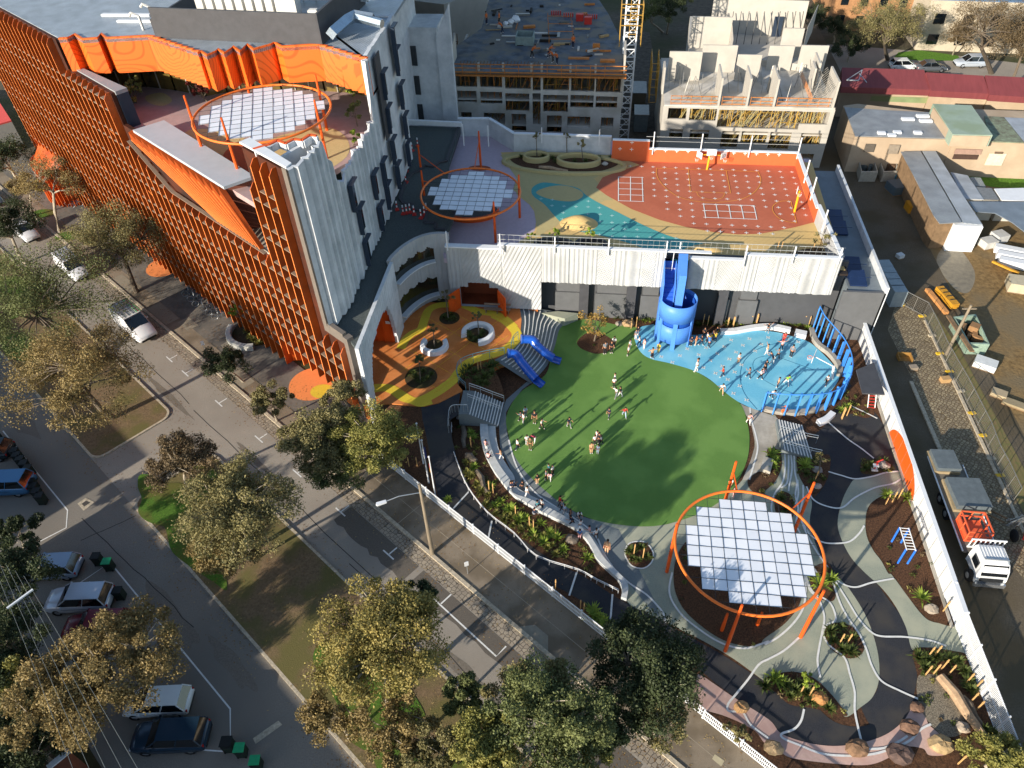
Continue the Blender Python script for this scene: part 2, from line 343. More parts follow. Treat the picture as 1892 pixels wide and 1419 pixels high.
for s,n,a,c in((36,1.5,4,1.0),(30,2.6,3,.7),(56,12.4,5,.35),(18,12.6,5,.5),(64,2,4,.8),(44,13.5,3,.3)):
 pts=[W(s+a*math.cos(t)*ru(.6,1.1),n+c*math.sin(t)*ru(.6,1.1),0)for t in[k*2*math.pi/16 for k in range(16)]];struct(sheet('asphalt_stain',pts,.0155,mat('stain_asphalt','736c62',.85,.25,9)))
b=MB()
for s0,n0,s1,n1 in((53,13.1,20,13.0),(30,12.6,12,12.7),(75,13.4,54,13.2),(49,1,34,2.2),(46,3.9,47,0)):
 pts=[W(s0+(s1-s0)*k/12,n0+(n1-n0)*k/12+ru(-.12,.12),.0165)for k in range(13)];b.ribbon(pts,.06)
struct(b.build('road_seam',mat('tar','35322f',.7)))
LV=.06
site=[W(42,22.8),W(34.6,20.75),W(-6,20.75),Vector((25.1,12.5,0)),Vector((25.1,57,0)),Vector((-18,57,0))]
struct(sheet('garden_ground',site,.055,M_mulch,smooth_=False))
def flat(name,pts,z,m,n=6,sm=True):return struct(sheet(name,pts,z,m,smooth_=sm,n=n))
flat('play_path',pq('e2',0,1230,190,1350,145,1480,105,1540,120,1510,220,1425,260,1430,420,1470,600,1560,780,1700,960,1892,1110)+pq('e3',0,200,1250,420,1380,560,1450)+pq('f3',0,800,190,1000,290,1250,430,1560,600,1860,790)+pq('f4',0,100,800,300,900,500,1080,700,1120,850,1060,1000,960,1115,905,1130,1000,1060,1100,900,1210,700,1255,500,1275,300,1250,100,1170,0,1100)+pq('f3',0,1700,950,1500,800,1380,700,1200,560,900,420,760,360,600,250,400,130,170,20)+pq('e2',0,1892,1330,1640,1150,1400,960,1330,830,1290,700,1260,420,1250,330),.066,M_black)
flat('play_path',pq('e4',0,460,320,390,390,300,470,340,560,460,560,470,680,420,800,330,920,320,1050,360,1200,420,1300,500,1419)+pq('f4',0,600,100,740,330,830,600,830,800,790,900,700,960,800,1140,950,1120,1060,960,1110,760,1080,540,1020,360,900,190,800,60)+pq('e4',0,640,1300,560,1150,535,1030,560,900,640,770,760,720,960,690,985,640,900,430,850,310,780,220,700,130,640,60,600,30,560,140,540,200),.070,M_black)
flat('play_path',pq('e3',0,560,1020,760,1060,1000,1078,1200,1050,1440,950,1560,870,1700,740,1760,620,1790,480,1760,330,1680,190,1752,215,1892,260)+pq('e4',0,90,290,100,500,150,530,240,560,250,700,300,800,345,900,330,1050,370,1200,430,1330,500,1419)+pq('f4',0,610,110,740,320,820,560,835,760,790,900,700,980,590,1050,520,960,400,820,240,730,100,735,0,770)+pq('f3',0,1860,790,1640,630,1420,500,1200,390,1000,290,860,210)+pq('e3',0,790,1419,680,1250,560,1110,480,1050),.074,M_grey)
flat('play_path',pq('e4',0,660,735,760,715,900,690,975,680,1010,740,1060,800,1060,860,960,850,850,860,760,930,735,1040,745,1150,790,1250,850,1330,900,1419)+pq('f4',0,930,20,1040,170,1150,310,1230,360,1390,385,1440,470,1470,590,1400,575,1200,545,1080,565,1030,400,950,240,850,110,720,-10)+pq('e4',0,620,1290,545,1130,535,1020,570,880,620,780),.078,M_grey)
flat('play_path',pq('f3',0,1380,740,1480,800,1640,910,1892,1070)+pq('f4',0,120,1170,300,1235,500,1262,700,1240,880,1180,1010,1080,1090,970,1170,1050,1200,1110,1330,1230,1330,1320,1200,1330,1150,1280,1010,1270,900,1350,750,1400,500,1390,200,1350,100,1290,0,1240)+pq('f3',0,1800,1160,1700,1100,1560,1040,1400,990,1330,920,1360,820),.082,M_pink)
lawn=pq('b3',0,335,1050,430,975,560,945,760,985,930,1010,925,1110,1000,1200,1180,1270,1360,1330,1530,1440)+pq('e3',0,1680,180,1740,340,1750,500,1715,650,1620,820,1440,960,1200,1050,1000,1080,760,1060,560,1010,380,910,200,760,90,640,20,520,0,420,-20,300,20,190,100,90)+pq('b3',0,270,1350,310,1180)
flat('lawn',lawn,.092,M_lawn,8)
blue=pq('c5',0,0,205,90,172,140,190,200,240,420,260,640,240,900,225,1080,235,1200,265,1340,310,1420,370,1520,470,1590,570,1560,660,1440,790,1330,860,1180,885,1000,865,920,850,790,790,680,710,560,610,430,540,250,485,100,450,20,400,-25,320,-35,250)
flat('play_court',blue,.098,M_blue,8)
flat('ramp_landing',pq('e3',0,1695,195,1760,215,1892,265)+pq('e4',0,95,290,130,520,20,520)+pq('e3',0,1830,700,1760,740,1700,740,1760,600,1795,480,1765,340),.088,M_conc,sm=False)
flat('mulch_bed',pq('b3',0,500,960,560,945,760,985,930,1010,1070,985,1070,890,700,870,500,890),.100,M_mulch,sm=False)
flat('mulch_bed',pq('b3',0,1340,1040,1530,1040,1640,1040,1892,1000,1892,900,1300,900),.101,M_mulch,sm=False)
flat('mulch_bed',pq('b4',0,0,960,300,900,400,930,350,1060,300,1090,200,1010,0,1010),.1015,M_mulch,sm=False)
BEDS=[]
def bed(pts,z,m=None,edge=None,n=6,w=.1):
 BEDS.append((pts,z))
 o=flat('mulch_bed',pts,z,m or M_mulch,n)
 if edge:
  pp=spline(pts,True,n);b=MB();b.ribbon([Vector((p.x,p.y,z+.008))for p in pp+[pp[0],pp[1]]],w);struct(b.build('bed_edge_line',edge))
bed(pq('b3',0,500,1110,560,1055,640,1045,740,1090,765,1140,720,1185,640,1203,560,1180,510,1150),.104)
bed(pq('e3',0,845,1270,870,1210,930,1190,1000,1200,1050,1270,1040,1340,980,1385,900,1370,860,1320),.104,edge=M_line)
bed(pq('e3',0,1200,1419,1230,1280,1310,1180,1400,1240,1700,1200,1892,1300)+pq('f4',0,60,60,170,110,260,130,250,240,150,370,0,480)+pq('f3',0,1820,530,1680,530,1500,460,1300,300,1215,150),.103)
bed(pq('e4',0,80,860,130,825,190,850,215,920,210,1000,170,1040,110,1020,75,950),.104)
bed(pq('f4',0,330,60,360,-40,470,-60,515,80,515,180,480,210,390,180),.104)
bed(pq('f4',0,430,430,480,375,580,370,680,430,722,520,710,590,640,625,560,610,470,540),.104)
bed(pq('f4',0,0,780,100,735,230,725,360,770,470,870,560,980,600,1045,480,1020,330,985,180,960,80,870,0,850),.104)
bed(pq('e4',0,735,1050,760,950,850,880,960,850,1060,870,1100,960,1160,1100,1230,1280,1270,1419)+pq('f4',0,1330,180,1390,380,1230,355,1130,280,1040,170,930,10)+pq('e4',0,850,1300,770,1180),.104)
bed(pq('f4',0,1080,570,1200,545,1350,570,1470,600,1540,760,1620,960,1740,1230,1580,1240,1400,1230,1240,1060,1130,940,1115,760),.086)
bed(pq('e4',0,240,560,340,580,470,560,470,690,420,800,360,830,290,770,245,690),.104)
bed(pq('e3',0,1740,740,1800,690,1892,640)+pq('e4',0,20,520,110,530,125,640,80,750,0,830)+pq('e3',0,1892,860,1800,840,1750,800),.104)
bed(pq('e4',0,700,640,720,600,840,590,900,610,950,660,900,690,760,700,705,690),.084,M_soil)
bed(pq('e4',0,560,140,640,60,700,130,800,250,740,290,640,260,570,250),.0845,M_mulch)
flat('gravel_pit',pq('f4',0,1115,760,1200,740,1300,760,1370,850,1430,980,1480,1110,1400,1190,1290,1180,1180,1070,1115,930),.094,M_pebble)
bed(pq('e2',0,1480,300,1560,270,1640,310,1650,450,1700,620,1800,760,1892,870)+pq('e3',0,150,950,300,1040,450,1110,540,1200,620,1330,690,1419)+pq('f3',0,800,100,815,170,700,80)+pq('e3',0,570,1400,360,1290,150,1200,0,1120)+pq('e2',0,1800,1070,1650,940,1560,800,1500,660,1460,500,1450,340),.088)
def band(name,A,B,z0,z1,m):
 A=spline(A,False,5);B=spline(B,False,5);n=min(len(A),len(B));b=MB();b.prism([(p.x,p.y)for p in A]+[(p.x,p.y)for p in B[::-1]],z0,z1)
 return struct(b.build(name,m))
t0=pq('e2',0,1645,330,1650,450,1680,560,1740,680,1820,790,1892,870)+pq('e3',0,120,920,260,1000,430,1080,520,1140,590,1230,640,1330,730,1419)+pq('f3',0,790,60,822,130,815,195)
t1=pq('e2',0,1700,330,1710,450,1740,560,1800,670,1870,770)+pq('e3',0,30,850,160,900,310,970,470,1060,570,1140,640,1240,690,1320,780,1419)+pq('f3',0,840,60,868,120,855,210)
t2=pq('e2',0,1755,330,1765,450,1790,550,1840,640,1892,720)+pq('e3',0,60,800,180,870,330,940,480,1040,580,1120,650,1215,700,1300,790,1419)
M_seat=mat('pale_concrete_step','b6bab9',.8,.12,3)
band('concrete_step',t0,t1,0,.42,M_seat);band('concrete_step',t1[:-3],t2[:-1],0,.22,M_seat)
ap=pq('e2',0,1780,330,1790,500,1892,720)+pq('e3',0,60,800,180,870,330,940,480,1040,580,1120,650,1215,710,1320,800,1419)+pq('f3',0,900,110,1000,230,1100,330,1060,200)+pq('e3',0,800,1100,520,1000,380,910,200,760,90,640,20,520,-15,380,-20,250,20,180,100,80)+pq('c3',0,1190,880,1150,860,920,1060,870,1180,830,1350)
flat('play_path',ap,.083,M_dkgrey,sm=False)
WL=[('e3',(0,450,40,600,100,720,200,840,330,930,460,1010,560,1080,640,1160,690,1270,760,1380,800,1419)),('f3',(790,0,880,80,1000,160,1080,240,1125,300,1140,370)),('e3',(1755,215,1765,300,1800,430,1810,520,1780,640,1750,740)),('f3',(1190,0,1168,110,1185,200,1260,310,1380,410,1500,490,1620,540,1740,550,1892,500)),('f4',(0,525,100,470,210,370,280,260,300,130,290,20)),('f4',(0,645,140,570,250,475)),('f4',(305,40,330,130,390,190,420,260,435,340,420,430,395,560,385,650,405,765)),('f4',(300,20,350,140,470,215,515,310,510,355,450,385,428,450,470,530,580,620,620,740,655,870,655,1000,680,1130,710,1250)),('f4',(480,10,540,200,600,320,690,450,740,560,780,680,850,790,980,860,1115,920)),('f4',(480,10,600,200,680,330,770,430,850,465,1020,470,1200,495,1320,535)),('f4',(480,10,560,80,660,108,780,75,940,45)),('f4',(287,995,265,1080,215,1140,125,1175,140,1210,260,1260,420,1320,620,1335,800,1320,960,1270,1060,1220,1140,1140,1210,1105)),('f4',(735,1285,860,1280,960,1240,1040,1190)),('f3',(1892,630,1820,670,1740,780,1650,890,1595,960,1600,1010,1700,1020,1760,1110,1892,1210)),('e2',(1265,443,1430,365)),('e2',(1330,682,1465,590)),('e2',(1450,950,1560,830)),('e2',(1705,1165,1730,1040)),('e4',(460,318,600,440,700,510,795,585)),('e4',(600,190,720,245,820,295)),('e4',(465,682,560,710,660,735,780,718,880,690,975,680)),('e4',(305,790,350,880,440,930,560,945,660,870,800,800,930,770,995,735)),('e4',(280,1060,330,1140,420,1195,520,1205,620,1190,690,1130,725,1075)),('e4',(145,530,150,650,130,760,70,850,50,950,80,1030,160,1090)),('e4',(175,530,175,640,165,760,120,800)),('e4',(190,540,200,660,180,780,175,825)),('e4',(215,560,220,680,235,760,225,860,245,950,230,1060,260,1140,310,1300,380,1419)),('e4',(240,740,245,850,225,920)),('e4',(280,780,280,880,260,980,290,1100,370,1250,460,1380)),('e4',(0,930,20,960)),('f3',(495,0,440,170)),('f3',(755,160,738,370))]
b=MB()
for i,(k,c)in enumerate(WL):b.ribbon(spline(pq(k,0,*c),False,6),.13,.1085+.0006*i)
struct(b.build('white_line',M_line))
b=MB();cz=.1035
for(x,y)in[(735,293),(880,283),(1028,273),(1180,325-50),(680,345),(828,335),(975,327),(1268,308),(478,410),(626,400),(775,390),(925,380),(328,417),(180,425),(268,470),(570,455),(721,445),(386,363),(536,355),(515,512),(665,501),(817,490),(610,557),(763,548),(708,607),(803,658),(753,717),(858,770),(95,380)]:
 c=P(*q('c5',x,y),cz);a=.55
 for t in(.785-.2,2.356-.2):
  d=Vector((math.cos(t),math.sin(t),0))*.23;b.beam(c-d,c+d,.09,.004);cz+=.0003
struct(b.build('court_marking',M_line))
b=MB()
b.ribbon(spline(pq('c5',0,1290,300,1100,325,950,370,850,450,810,540,810,640,850,740,940,850),False),.07,.1038)
b.ribbon(spline(pq('c5',0,1100,425,1000,428,930,450,905,500,930,560,1000,620,1090,670),False),.05,.1042);b.ribbon(pq('c5',.1046,1100,425,1390,530),.05);b.ribbon(pq('c5',.105,1090,672,1240,720,1380,715),.05)
struct(b.build('court_marking',mat('dark_court_line','2b6f94',.8)))
flat('lane',[Vector((25.3,-10,0)),Vector((25.3,140,0)),Vector((36,140,0)),Vector((36,-10,0))],.022,M_asph2,sm=False)
lc=pq('e4',0,0,0)
flat('lane_cobbles',[P(1660,545),P(1709,590),P(1760,690),P(1830,830),P(1892,960),P(1980,1130),P(1900,1080),P(1815,980),P(1745,855),P(1690,710),P(1640,610)],.028,M_cobl,sm=False)
flat('yard',[P(1670,470),P(1560,340),P(1560,300),P(1990,330),P(2300,600),P(2300,1400),P(1980,1130),P(1892,960),P(1760,690),P(1709,590)],.016,M_mud,sm=False)
flat('verge',[P(1706,590),P(1762,695),P(1830,830),P(1892,950),P(1960,1080),P(1985,1060),P(1910,900),P(1840,770),P(1775,650),P(1725,575)],.032,mat('verge','5d5f36',.95,.5,4,c2='7a6747'),sm=False)
b=MB();b.beam(P(1683,705,.08),P(1748,858,.08),.3,.16);struct(b.build('lane_kerb',M_kerb))
b=MB();b.beam(P(1709,592,.06),P(1892,985,.06),.25,.12);struct(b.build('lane_kerb',M_kerb))
flat('wet_track',[P(*p)for p in[(1730,480),(1760,450),(1800,500),(1790,540),(1760,530)]],.02,mat('wet_mud','7d7460',.5,.3,2,spec=.6))
flat('grass_patch',[P(*p)for p in[(1790,300),(1892,300),(2000,330),(2000,380),(1892,350),(1830,345),(1780,325)]],.024,mat('bright_grass','557d22',.95,.5,4,c2='3b5c17',bump=.5))
flat('road',[P(*p)for p in[(1480,150),(1480,78),(1700,95),(1892,118),(2400,160),(2400,230),(1892,170)]],.02,M_asph,sm=False)
flat('grass_patch',[P(*p)for p in[(1660,97),(1700,93),(1770,103),(1775,112),(1710,113),(1650,108)]],.03,mat('bright_grass','557d22'),sm=False)
flat('far_yard',[P(*p)for p in[(700,0),(1200,60),(1230,230),(1230,300),(1140,300),(1140,250),(840,250),(740,220),(740,60)]],.018,mat('site_floor','5a5348',.95,.5,1.5,c2='3f3a34'),sm=False)
M_fin=mat('orange_fin','c05a1c',.45,.25,.35,c2='9c430f',spec=.5)
M_fin2=mat('lit_orange_edge','ef8a48',.45,.1,.5)  # sun on the fin edges is put into this lighter orange
M_shelf=mat('shelf_grey_brown','8a7766',.6,.1,2)
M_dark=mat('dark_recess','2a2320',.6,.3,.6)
M_glass=glass()
M_wcon=mat('white_precast','c9cdd0',.8,.12,.7,c2='b0b6ba',bump=.1,bscale=8)
M_clad=mat('ribbed_precast','aeb0b1',.8,.1,.8,patch='a3a5a5',pscale=.5)
M_cap=mat('white_capping','d6dadd',.5,.06,2)
M_dgrey=mat('charcoal_cladding','45464a',.6,.15,1.5)
M_orange=mat('orange_panel','d85c1c',.5,.06,.5)
M_or2=mat('orange_steel','d8591f',.45,.08,1)
M_metal=bandmat('metal_roof','b3bcc4','8b97a1',2.4,.45,rough=.4,metal=.2,direction='X',rot=.0,soft=.2,bump=.5)
M_navy=mat('navy_hood','2e3a4a',.4,.1,1)
NF=22.8
school=thing('school_building','long school block wrapped in vertical orange fins with white pleated concrete end walls','building',tuple(W(60,30,0)))
def S3(s,z,n=NF):return W(s,n,z)
fin=MB();edge=MB();shelf=MB();back=MB();gl=MB()
SP=1.17
def topz(s):
 if s<43.9:return 8.0
 if s<47.9:return 22.5
 if s<49.2:return 20.2
 if s<50:return 13.3
 if s<64.8:return 13.35
 if s<71.4:return 13.4+(s-64.8)*.52
 if s<80.2:return 20.6
 return 23.3
def botz(s):
 if 41.0<s<51.6:return 2.1 if s>43 else 1.6
 return.1
DEP=.66
def finplate(bm,em,p0,p1,n1=NF,d=DEP):
 """a fin as a thin plate from (s,z) p0 to p1, chamfered at the top"""
 (s0,z0),(s1,z1)=p0,p1;th=.06
 pts=[(s0,n1,z0),(s0,n1-d,z0),(s1,n1-d,z1-.45),(s1,n1-d*.45,z1),(s1,n1,z1)]
 vs=[W(s+dx,n,z)for dx in(-th/2,th/2)for s,n,z in pts]
 bm.add(vs,[(0,1,2,3,4),(9,8,7,6,5),(0,5,6,1),(1,6,7,2),(2,7,8,3),(3,8,9,4)])
 e=[W(s+dx,n1-d-.004,z)for s,z,dx in((s0,z0,-.045),(s0,z0,.045),(s1,z1-.45,.045),(s1,z1-.45,-.045))];em.face(e)
rows=[22.2,20.05,19.0,16.7,15.6,13.35,12.25,10.05,8.85,6.75,5.55,3.4,2.25]
s=41.15;fi=[]
while s<104.5:
 fi.append(s);s+=SP
for i,s in enumerate(fi):
 zt=topz(s);finplate(fin,edge,(s,botz(s)),(s,zt))
 for r,z in enumerate(rows):
  if r==0:continue
  if z<min(zt,topz(s+SP*.9))-.2 and z>botz(s)+.4:
   dd=.55
   shelf.add([W(s+.04,NF-.02,z),W(s+SP-.04,NF-.02,z),W(s+SP-.04,NF-dd,z),W(s+.04,NF-dd,z),W(s+.04,NF-.02,z-.07),W(s+SP-.04,NF-.02,z-.07),W(s+SP-.04,NF-dd,z-.07),W(s+.04,NF-dd,z-.07)],[(0,1,2,3),(7,6,5,4),(3,2,6,7),(0,3,7,4),(1,5,6,2)])
 if i%3==0 and s>64:
  z=3+((i*7)%16);
  if z<zt-1:edge.beam(W(s,NF-.5,z),W(s+SP,NF-.5,z+.5),.05)
fanm=MB()
for k,s in enumerate([54.3+SP*i for i in range(14)]):
 s1=50.0+(s-54)*.42+.2;z1=13.45;th=.35
 A=[W(s,NF,17.7),W(s,NF-.42,17.6),W(s,NF-.42,16.9),W(s1,NF-.36,z1),W(s1,NF,z1)]
 o=(W(1,0)-W(0,0))*.05
 vs=[a-o for a in A]+[a+o for a in A]
 fanm.add(vs,[(0,1,2,3,4),(9,8,7,6,5),(0,5,6,1),(1,6,7,2),(2,7,8,3),(3,8,9,4)])
 edge.beam(W(s,NF-.44,16.9),W(s1,NF-.38,z1),.05)
part(fanm,'slanted_fins',mat('dark_orange_fin','94400f',.5,.3,.6,c2='7a3410'),school)  # slanted fins in a darker orange than the upright ones
b=MB();cp=[W(s,NF-.35,topz(s)+.05)for s in[49.6+.6*i for i in range(36)]];
for a,c in zip(cp[:-1],cp[1:]):b.beam(a,c,.34,.06)
part(b,'ledge',M_shelf,school)
def backing(s0,s1,z0,z1,m,nn=NF+.02):
 m.face([W(s0,nn,z0),W(s0,nn,z1),W(s1,nn,z1),W(s1,nn,z0)])
bk=MB()
bk.prism([W(41.0,NF+.02).xy,W(41.0,NF+.4).xy,W(50,NF+.4).xy,W(50,NF+.02).xy],5.2,8.3);bk.prism([W(50.0,NF+.02).xy,W(50.0,NF+.4).xy,W(104,NF+.4).xy,W(104,NF+.02).xy],2.1,8.3)
bk.prism([W(43.7,NF+.02).xy,W(43.7,NF+.4).xy,W(104,NF+.4).xy,W(104,NF+.02).xy],8.3,13.3)
bk.prism([W(43.7,NF+.02).xy,W(43.7,NF+.4).xy,W(48.9,NF+.4).xy,W(48.9,NF+.02).xy],13.3,22.6)
bk.prism([W(54,NF+.02).xy,W(54,NF+.4).xy,W(104,NF+.4).xy,W(104,NF+.02).xy],13.3,17.6)
bk.prism([W(71.4,NF+.02).xy,W(71.4,NF+.4).xy,W(104,NF+.4).xy,W(104,NF+.02).xy],17.6,20.5)
bk.prism([W(80.1,NF+.02).xy,W(80.1,NF+.4).xy,W(104,NF+.4).xy,W(104,NF+.02).xy],20.5,23.3)
bk.prism([W(51.8,NF+.02).xy,W(51.8,NF+.4).xy,W(104,NF+.4).xy,W(104,NF+.02).xy],0,2.1)
part(bk,'facade_wall',mat('shade_brown_wall','4e2412',.7,.35,.35,c2='2c1a14'),school)  # shade in the gaps between fins is put into this dark colour
w=MB()
for s in fi:
 for z in(3.7,7.0,10.35,13.6,16.95):
  if z+1.6<topz(s)and z+1.6<topz(s+1)and(s<64 or int(s*7)%3):
   w.face([W(s+.2,NF-.0,z),W(s+.2,NF-.0,z+1.7),W(s+SP-.35,NF-.0,z+1.7),W(s+SP-.35,NF-.0,z)])
tag(part(w,'windows',M_glass,school),kind='stuff')
part(shelf,'shelf_grid',M_shelf,school);part(fin,'fin_screen',M_fin,school);part(edge,'fin_edges',M_fin2,school)
b=MB();b.prism([W(41.4,NF+3.5).xy,W(43.5,NF+.3).xy,W(51.8,NF+.3).xy,W(50.5,NF+4).xy],0,2.6);
b=MB();b.face([W(51.7,NF,.07),W(51.7,NF,2.4),W(49.5,NF+2.2,2.4),W(49.5,NF+2.2,.07)]);b.face([W(49.5,NF+2.2,.07),W(49.5,NF+2.2,2.4),W(42.5,NF+2.0,2.4),W(42.5,NF+2.0,.07)])
b.face([W(42.5,NF+2.0,.07),W(42.5,NF+2.0,2.4),W(41.3,NF,2.4),W(41.3,NF,.07)])
part(b,'entrance_wall',M_orange,school)
b=MB();b.prism([W(40.55,NF-.1).xy,W(41.1,NF-.1).xy,W(41.1,NF+.5).xy,W(40.55,NF+.5).xy],0,9.1)
b.prism([W(43.1,NF-.12).xy,W(43.65,NF-.12).xy,W(43.65,NF+.4).xy,W(43.1,NF+.4).xy],9.1,22.85)
b.prism([W(41.1,NF-.08).xy,W(43.7,NF-.08).xy,W(43.7,NF+.3).xy,W(41.1,NF+.3).xy],8.35,9.35)
part(b,'end_frame',mat('warm_grey_metal','6d665f',.5,.1,2),school)
b=MB();b.prism([p.xy for p in px(18.1,245,240,303,222,470,325,413,345)],17.85,18.1);part(b,'box_roof',mat('pale_metal_roof','a9b0b6',.5,.06,1.2),school)
b=MB();tb=px(17.84,303,222,470,325,413,345,245,240);c_=sum(tb,Vector())/4;b.prism([(p+(c_-p)*.06).xy for p in tb],16.6,17.84);part(b,'box_wall',mat('shade_brown_wall','4e2412'),school)
b=MB();n1=NF+4.2
b.face([W(54.0,NF+.1,13.3),W(54.0,NF+.1,17.6),W(52.2,n1,17.6),W(52.2,n1,13.3)])
b.face([W(52.2,n1,13.3),W(52.2,n1,17.6),W(47.0,n1,17.6),W(47.0,n1,13.3)])
part(b,'notch_wall',mat('brown_soffit','6b4034',.7,.12,1),school)
b=MB();b.prism([W(54,NF).xy,W(54,n1).xy,W(46,n1).xy,W(48.6,NF).xy],13.0,13.32);part(b,'balcony_floor',M_conc,school)
b=MB();pts=[]
for k in range(19):
 a=math.pi*k/18;pts.append((103.5-5*(1-math.cos(a))*.72,NF-2.6*math.sin(a)))
for(s0,n0),(s1,n1_)in zip(pts[:-1],pts[1:]):
 b.face([W(s0,n0,0),W(s0,n0,4.8),W(s1,n1_,4.8),W(s1,n1_,0)]);b.face([W(s0,n0,4.8),W(s0,NF,6.6),W(s1,NF,6.6),W(s1,n1_,4.8)])
 b.beam(W(s0,n0-.15,0),W(s0,n0-.15,4.9),.08,.4)
part(b,'portal',M_fin,school)
RZ=23.4
fx=lambda s,n=NF:W(s,n,0)
roofpoly=[W(80.2,NF+.3),W(108,NF+.3)]+[Vector((-62,112,0)),Vector((-20.5,112,0)),Vector((-20.5,61.8,0))]
topline=px(RZ,673,110,640,100,590,86,511,81,505,80,450,84,400,88,372,97,365,100,340,90,300,72,186,64,180,72,137,66,108,73)
def saw(pl,seg,dep):
 o=[];
 for a,c in zip(pl[:-1],pl[1:]):
  L=(c-a).length;n=max(1,round(L/seg));d=(c-a)/n;nn=Vector((-d.y,d.x,0)).normalized()*dep
  for k in range(n):p=a+d*k;o+=[p,p+d*.96+nn]
 o.append(pl[-1]);return o
fas=px(RZ,108,73,135,66,180,72,186,64,300,72)+saw(px(RZ,300,72,365,100),.75,.35)+px(RZ,365,102,372,98,377,106,400,100-6,404,103-4,427,90,431,97,453,84,458,93,500,80,508,88,512,80,590,86)+saw(px(RZ,590,86,676,112),.9,.35)
fas=px(RZ,108,73,124,72,137,65,152,74,180,72,186,64,196,72,272,68)+saw(px(RZ,272,68,365,99),.8,.3)+px(RZ,366,100,371,97,382,104,398,97,402,93,414,100,426,92,430,88,443,97,452,88,456,84,468,93,500,84,506,80,520,88,590,84)+saw(px(RZ,590,86,676,112),.8,.3)
b=MB();rp=[p for p in roofpoly if True]
poly=[(p.x,p.y)for p in[W(80.2,NF+.3),W(106,NF+.3),Vector((-70,125,0)),Vector((-20.45,125,0)),Vector((-20.45,62.4,0))]+fas[::-1]]
b.prism(poly,RZ-.3,RZ-.02);part(b,'roof',M_metal,school)
if 'topo_orange' not in MATS:
 m=bpy.data.materials.new('topo_orange');m.use_nodes=True;N=m.node_tree.nodes;L=m.node_tree.links;pb=N['Principled BSDF'];pb.inputs['Roughness'].default_value=.5
 tc=N.new('ShaderNodeTexCoord');ns=N.new('ShaderNodeTexNoise');ns.inputs['Scale'].default_value=.17;ns.inputs['Detail'].default_value=0;L.new(tc.outputs['Object'],ns.inputs['Vector'])
 mt=N.new('ShaderNodeMath');mt.operation='MULTIPLY';mt.inputs[1].default_value=26;L.new(ns.outputs[0],mt.inputs[0]);fr=N.new('ShaderNodeMath');fr.operation='FRACT';L.new(mt.outputs[0],fr.inputs[0])
 r=N.new('ShaderNodeValToRGB');e=r.color_ramp.elements;e[0].position=.0;e[0].color=(*lin('dd661d'),1);e[1].position=1;e[1].color=(*lin('dd661d'),1)
 for p_,c_ in((.6,'dd661d'),(.68,'bb5210'),(.82,'bb5210'),(.9,'dd661d')):k=e.new(p_);k.color=(*lin(c_),1)
 L.new(fr.outputs[0],r.inputs[0]);L.new(r.outputs[0],pb.inputs['Base Color']);MATS['topo_orange']=m
b=MB()
for a,c in zip(fas[:-1],fas[1:]):
 zb=lambda p:20.3
 b.face([(a.x,a.y,20.3),(c.x,c.y,20.3),(c.x,c.y,RZ+.12),(a.x,a.y,RZ+.12)])
bk_=[Vector((p.x,p.y+.25,0))for p in fas]
for a,c,d,e in zip(fas[:-1],fas[1:],bk_[1:],bk_[:-1]):b.face([(a.x,a.y,RZ+.12),(c.x,c.y,RZ+.12),(d.x,d.y,RZ+.12),(e.x,e.y,RZ+.12)])
part(b,'fascia',MATS['topo_orange'],school)
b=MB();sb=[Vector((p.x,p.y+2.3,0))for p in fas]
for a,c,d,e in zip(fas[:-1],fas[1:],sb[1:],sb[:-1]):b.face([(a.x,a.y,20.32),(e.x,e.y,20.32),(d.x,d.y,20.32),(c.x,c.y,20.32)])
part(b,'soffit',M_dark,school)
gp=px(17.2,140,150,200,160,270,160,325,167,380,178,420,170,470,166,520,165,600,168,650,172,676,178)
b=MB();f_=MB()
for a,c in zip(gp[:-1],gp[1:]):
 b.face([(a.x,a.y,17.2),(c.x,c.y,17.2),(c.x,c.y,20.4),(a.x,a.y,20.4)])
 n=max(1,int((c-a).length/1.3))
 for k in range(n+1):p=a+(c-a)*k/n;f_.box((p.x,p.y-.05,17.2),(.09,.12,3.15))
part(b,'glazing',mat('yellow_reflection_glass','6b5a2c',.12,.5,.5,c2='23221c',spec=.8),school);tag(part(f_,'mullions',mat('mullion','aca79c',.4),school),kind='stuff')  # yellow reflections are painted into the glazing colour
ter=[p for p in px(17.2,303,218)]
tp=[W(54,NF+.5),W(79,NF+.5),W(80,NF+1)]+[Vector((-49,70.5,0)),Vector((-21,70.5,0)),Vector((-20.6,58,0)),Vector((-21.4,55.6,0)),Vector((-22.9,53,0)),W(46.6,NF+3.2),W(48.8,NF+.5)]
b=MB();b.prism([(p.x,p.y)for p in tp],16.7,17.2);to=part(b,'terrace_floor',mat('terrace_pink','a58d8b',.8,.12,1.5),school);bm=bmesh.new();bm.from_mesh(to.data);bmesh.ops.triangulate(bm,faces=bm.faces);bm.to_mesh(to.data);bm.free()
def tpatch(c,m,z,name='floor_patch'):
 b=MB();pp=spline(c,True,5);b.face([(p.x,p.y,z)for p in pp]);part(b,name,m,school)
tpatch(px(17.2,330,285,350,240,420,245,480,265,520,250,600,235,640,255,640,290,580,320,500,300,470,330,440,335),M_tan,17.212)
tpatch(px(17.2,412,290,430,270,470,262,500,272,505,300,470,318,430,310),mat('brick_red_rubber','9a5138',.8,.1,6),17.224)
tpatch(px(17.2,270,178,300,172,318,186,300,196,275,190),M_tan,17.226)
b=MB();b.prism([W(71.2,NF+.4).xy,W(80.3,NF+.4).xy,W(80.3,NF+.9).xy,W(71.2,NF+1.5).xy],20.3,20.62);part(b,'screen_cap',mat('grey_cap','8f9497',.5,.08,1),school)
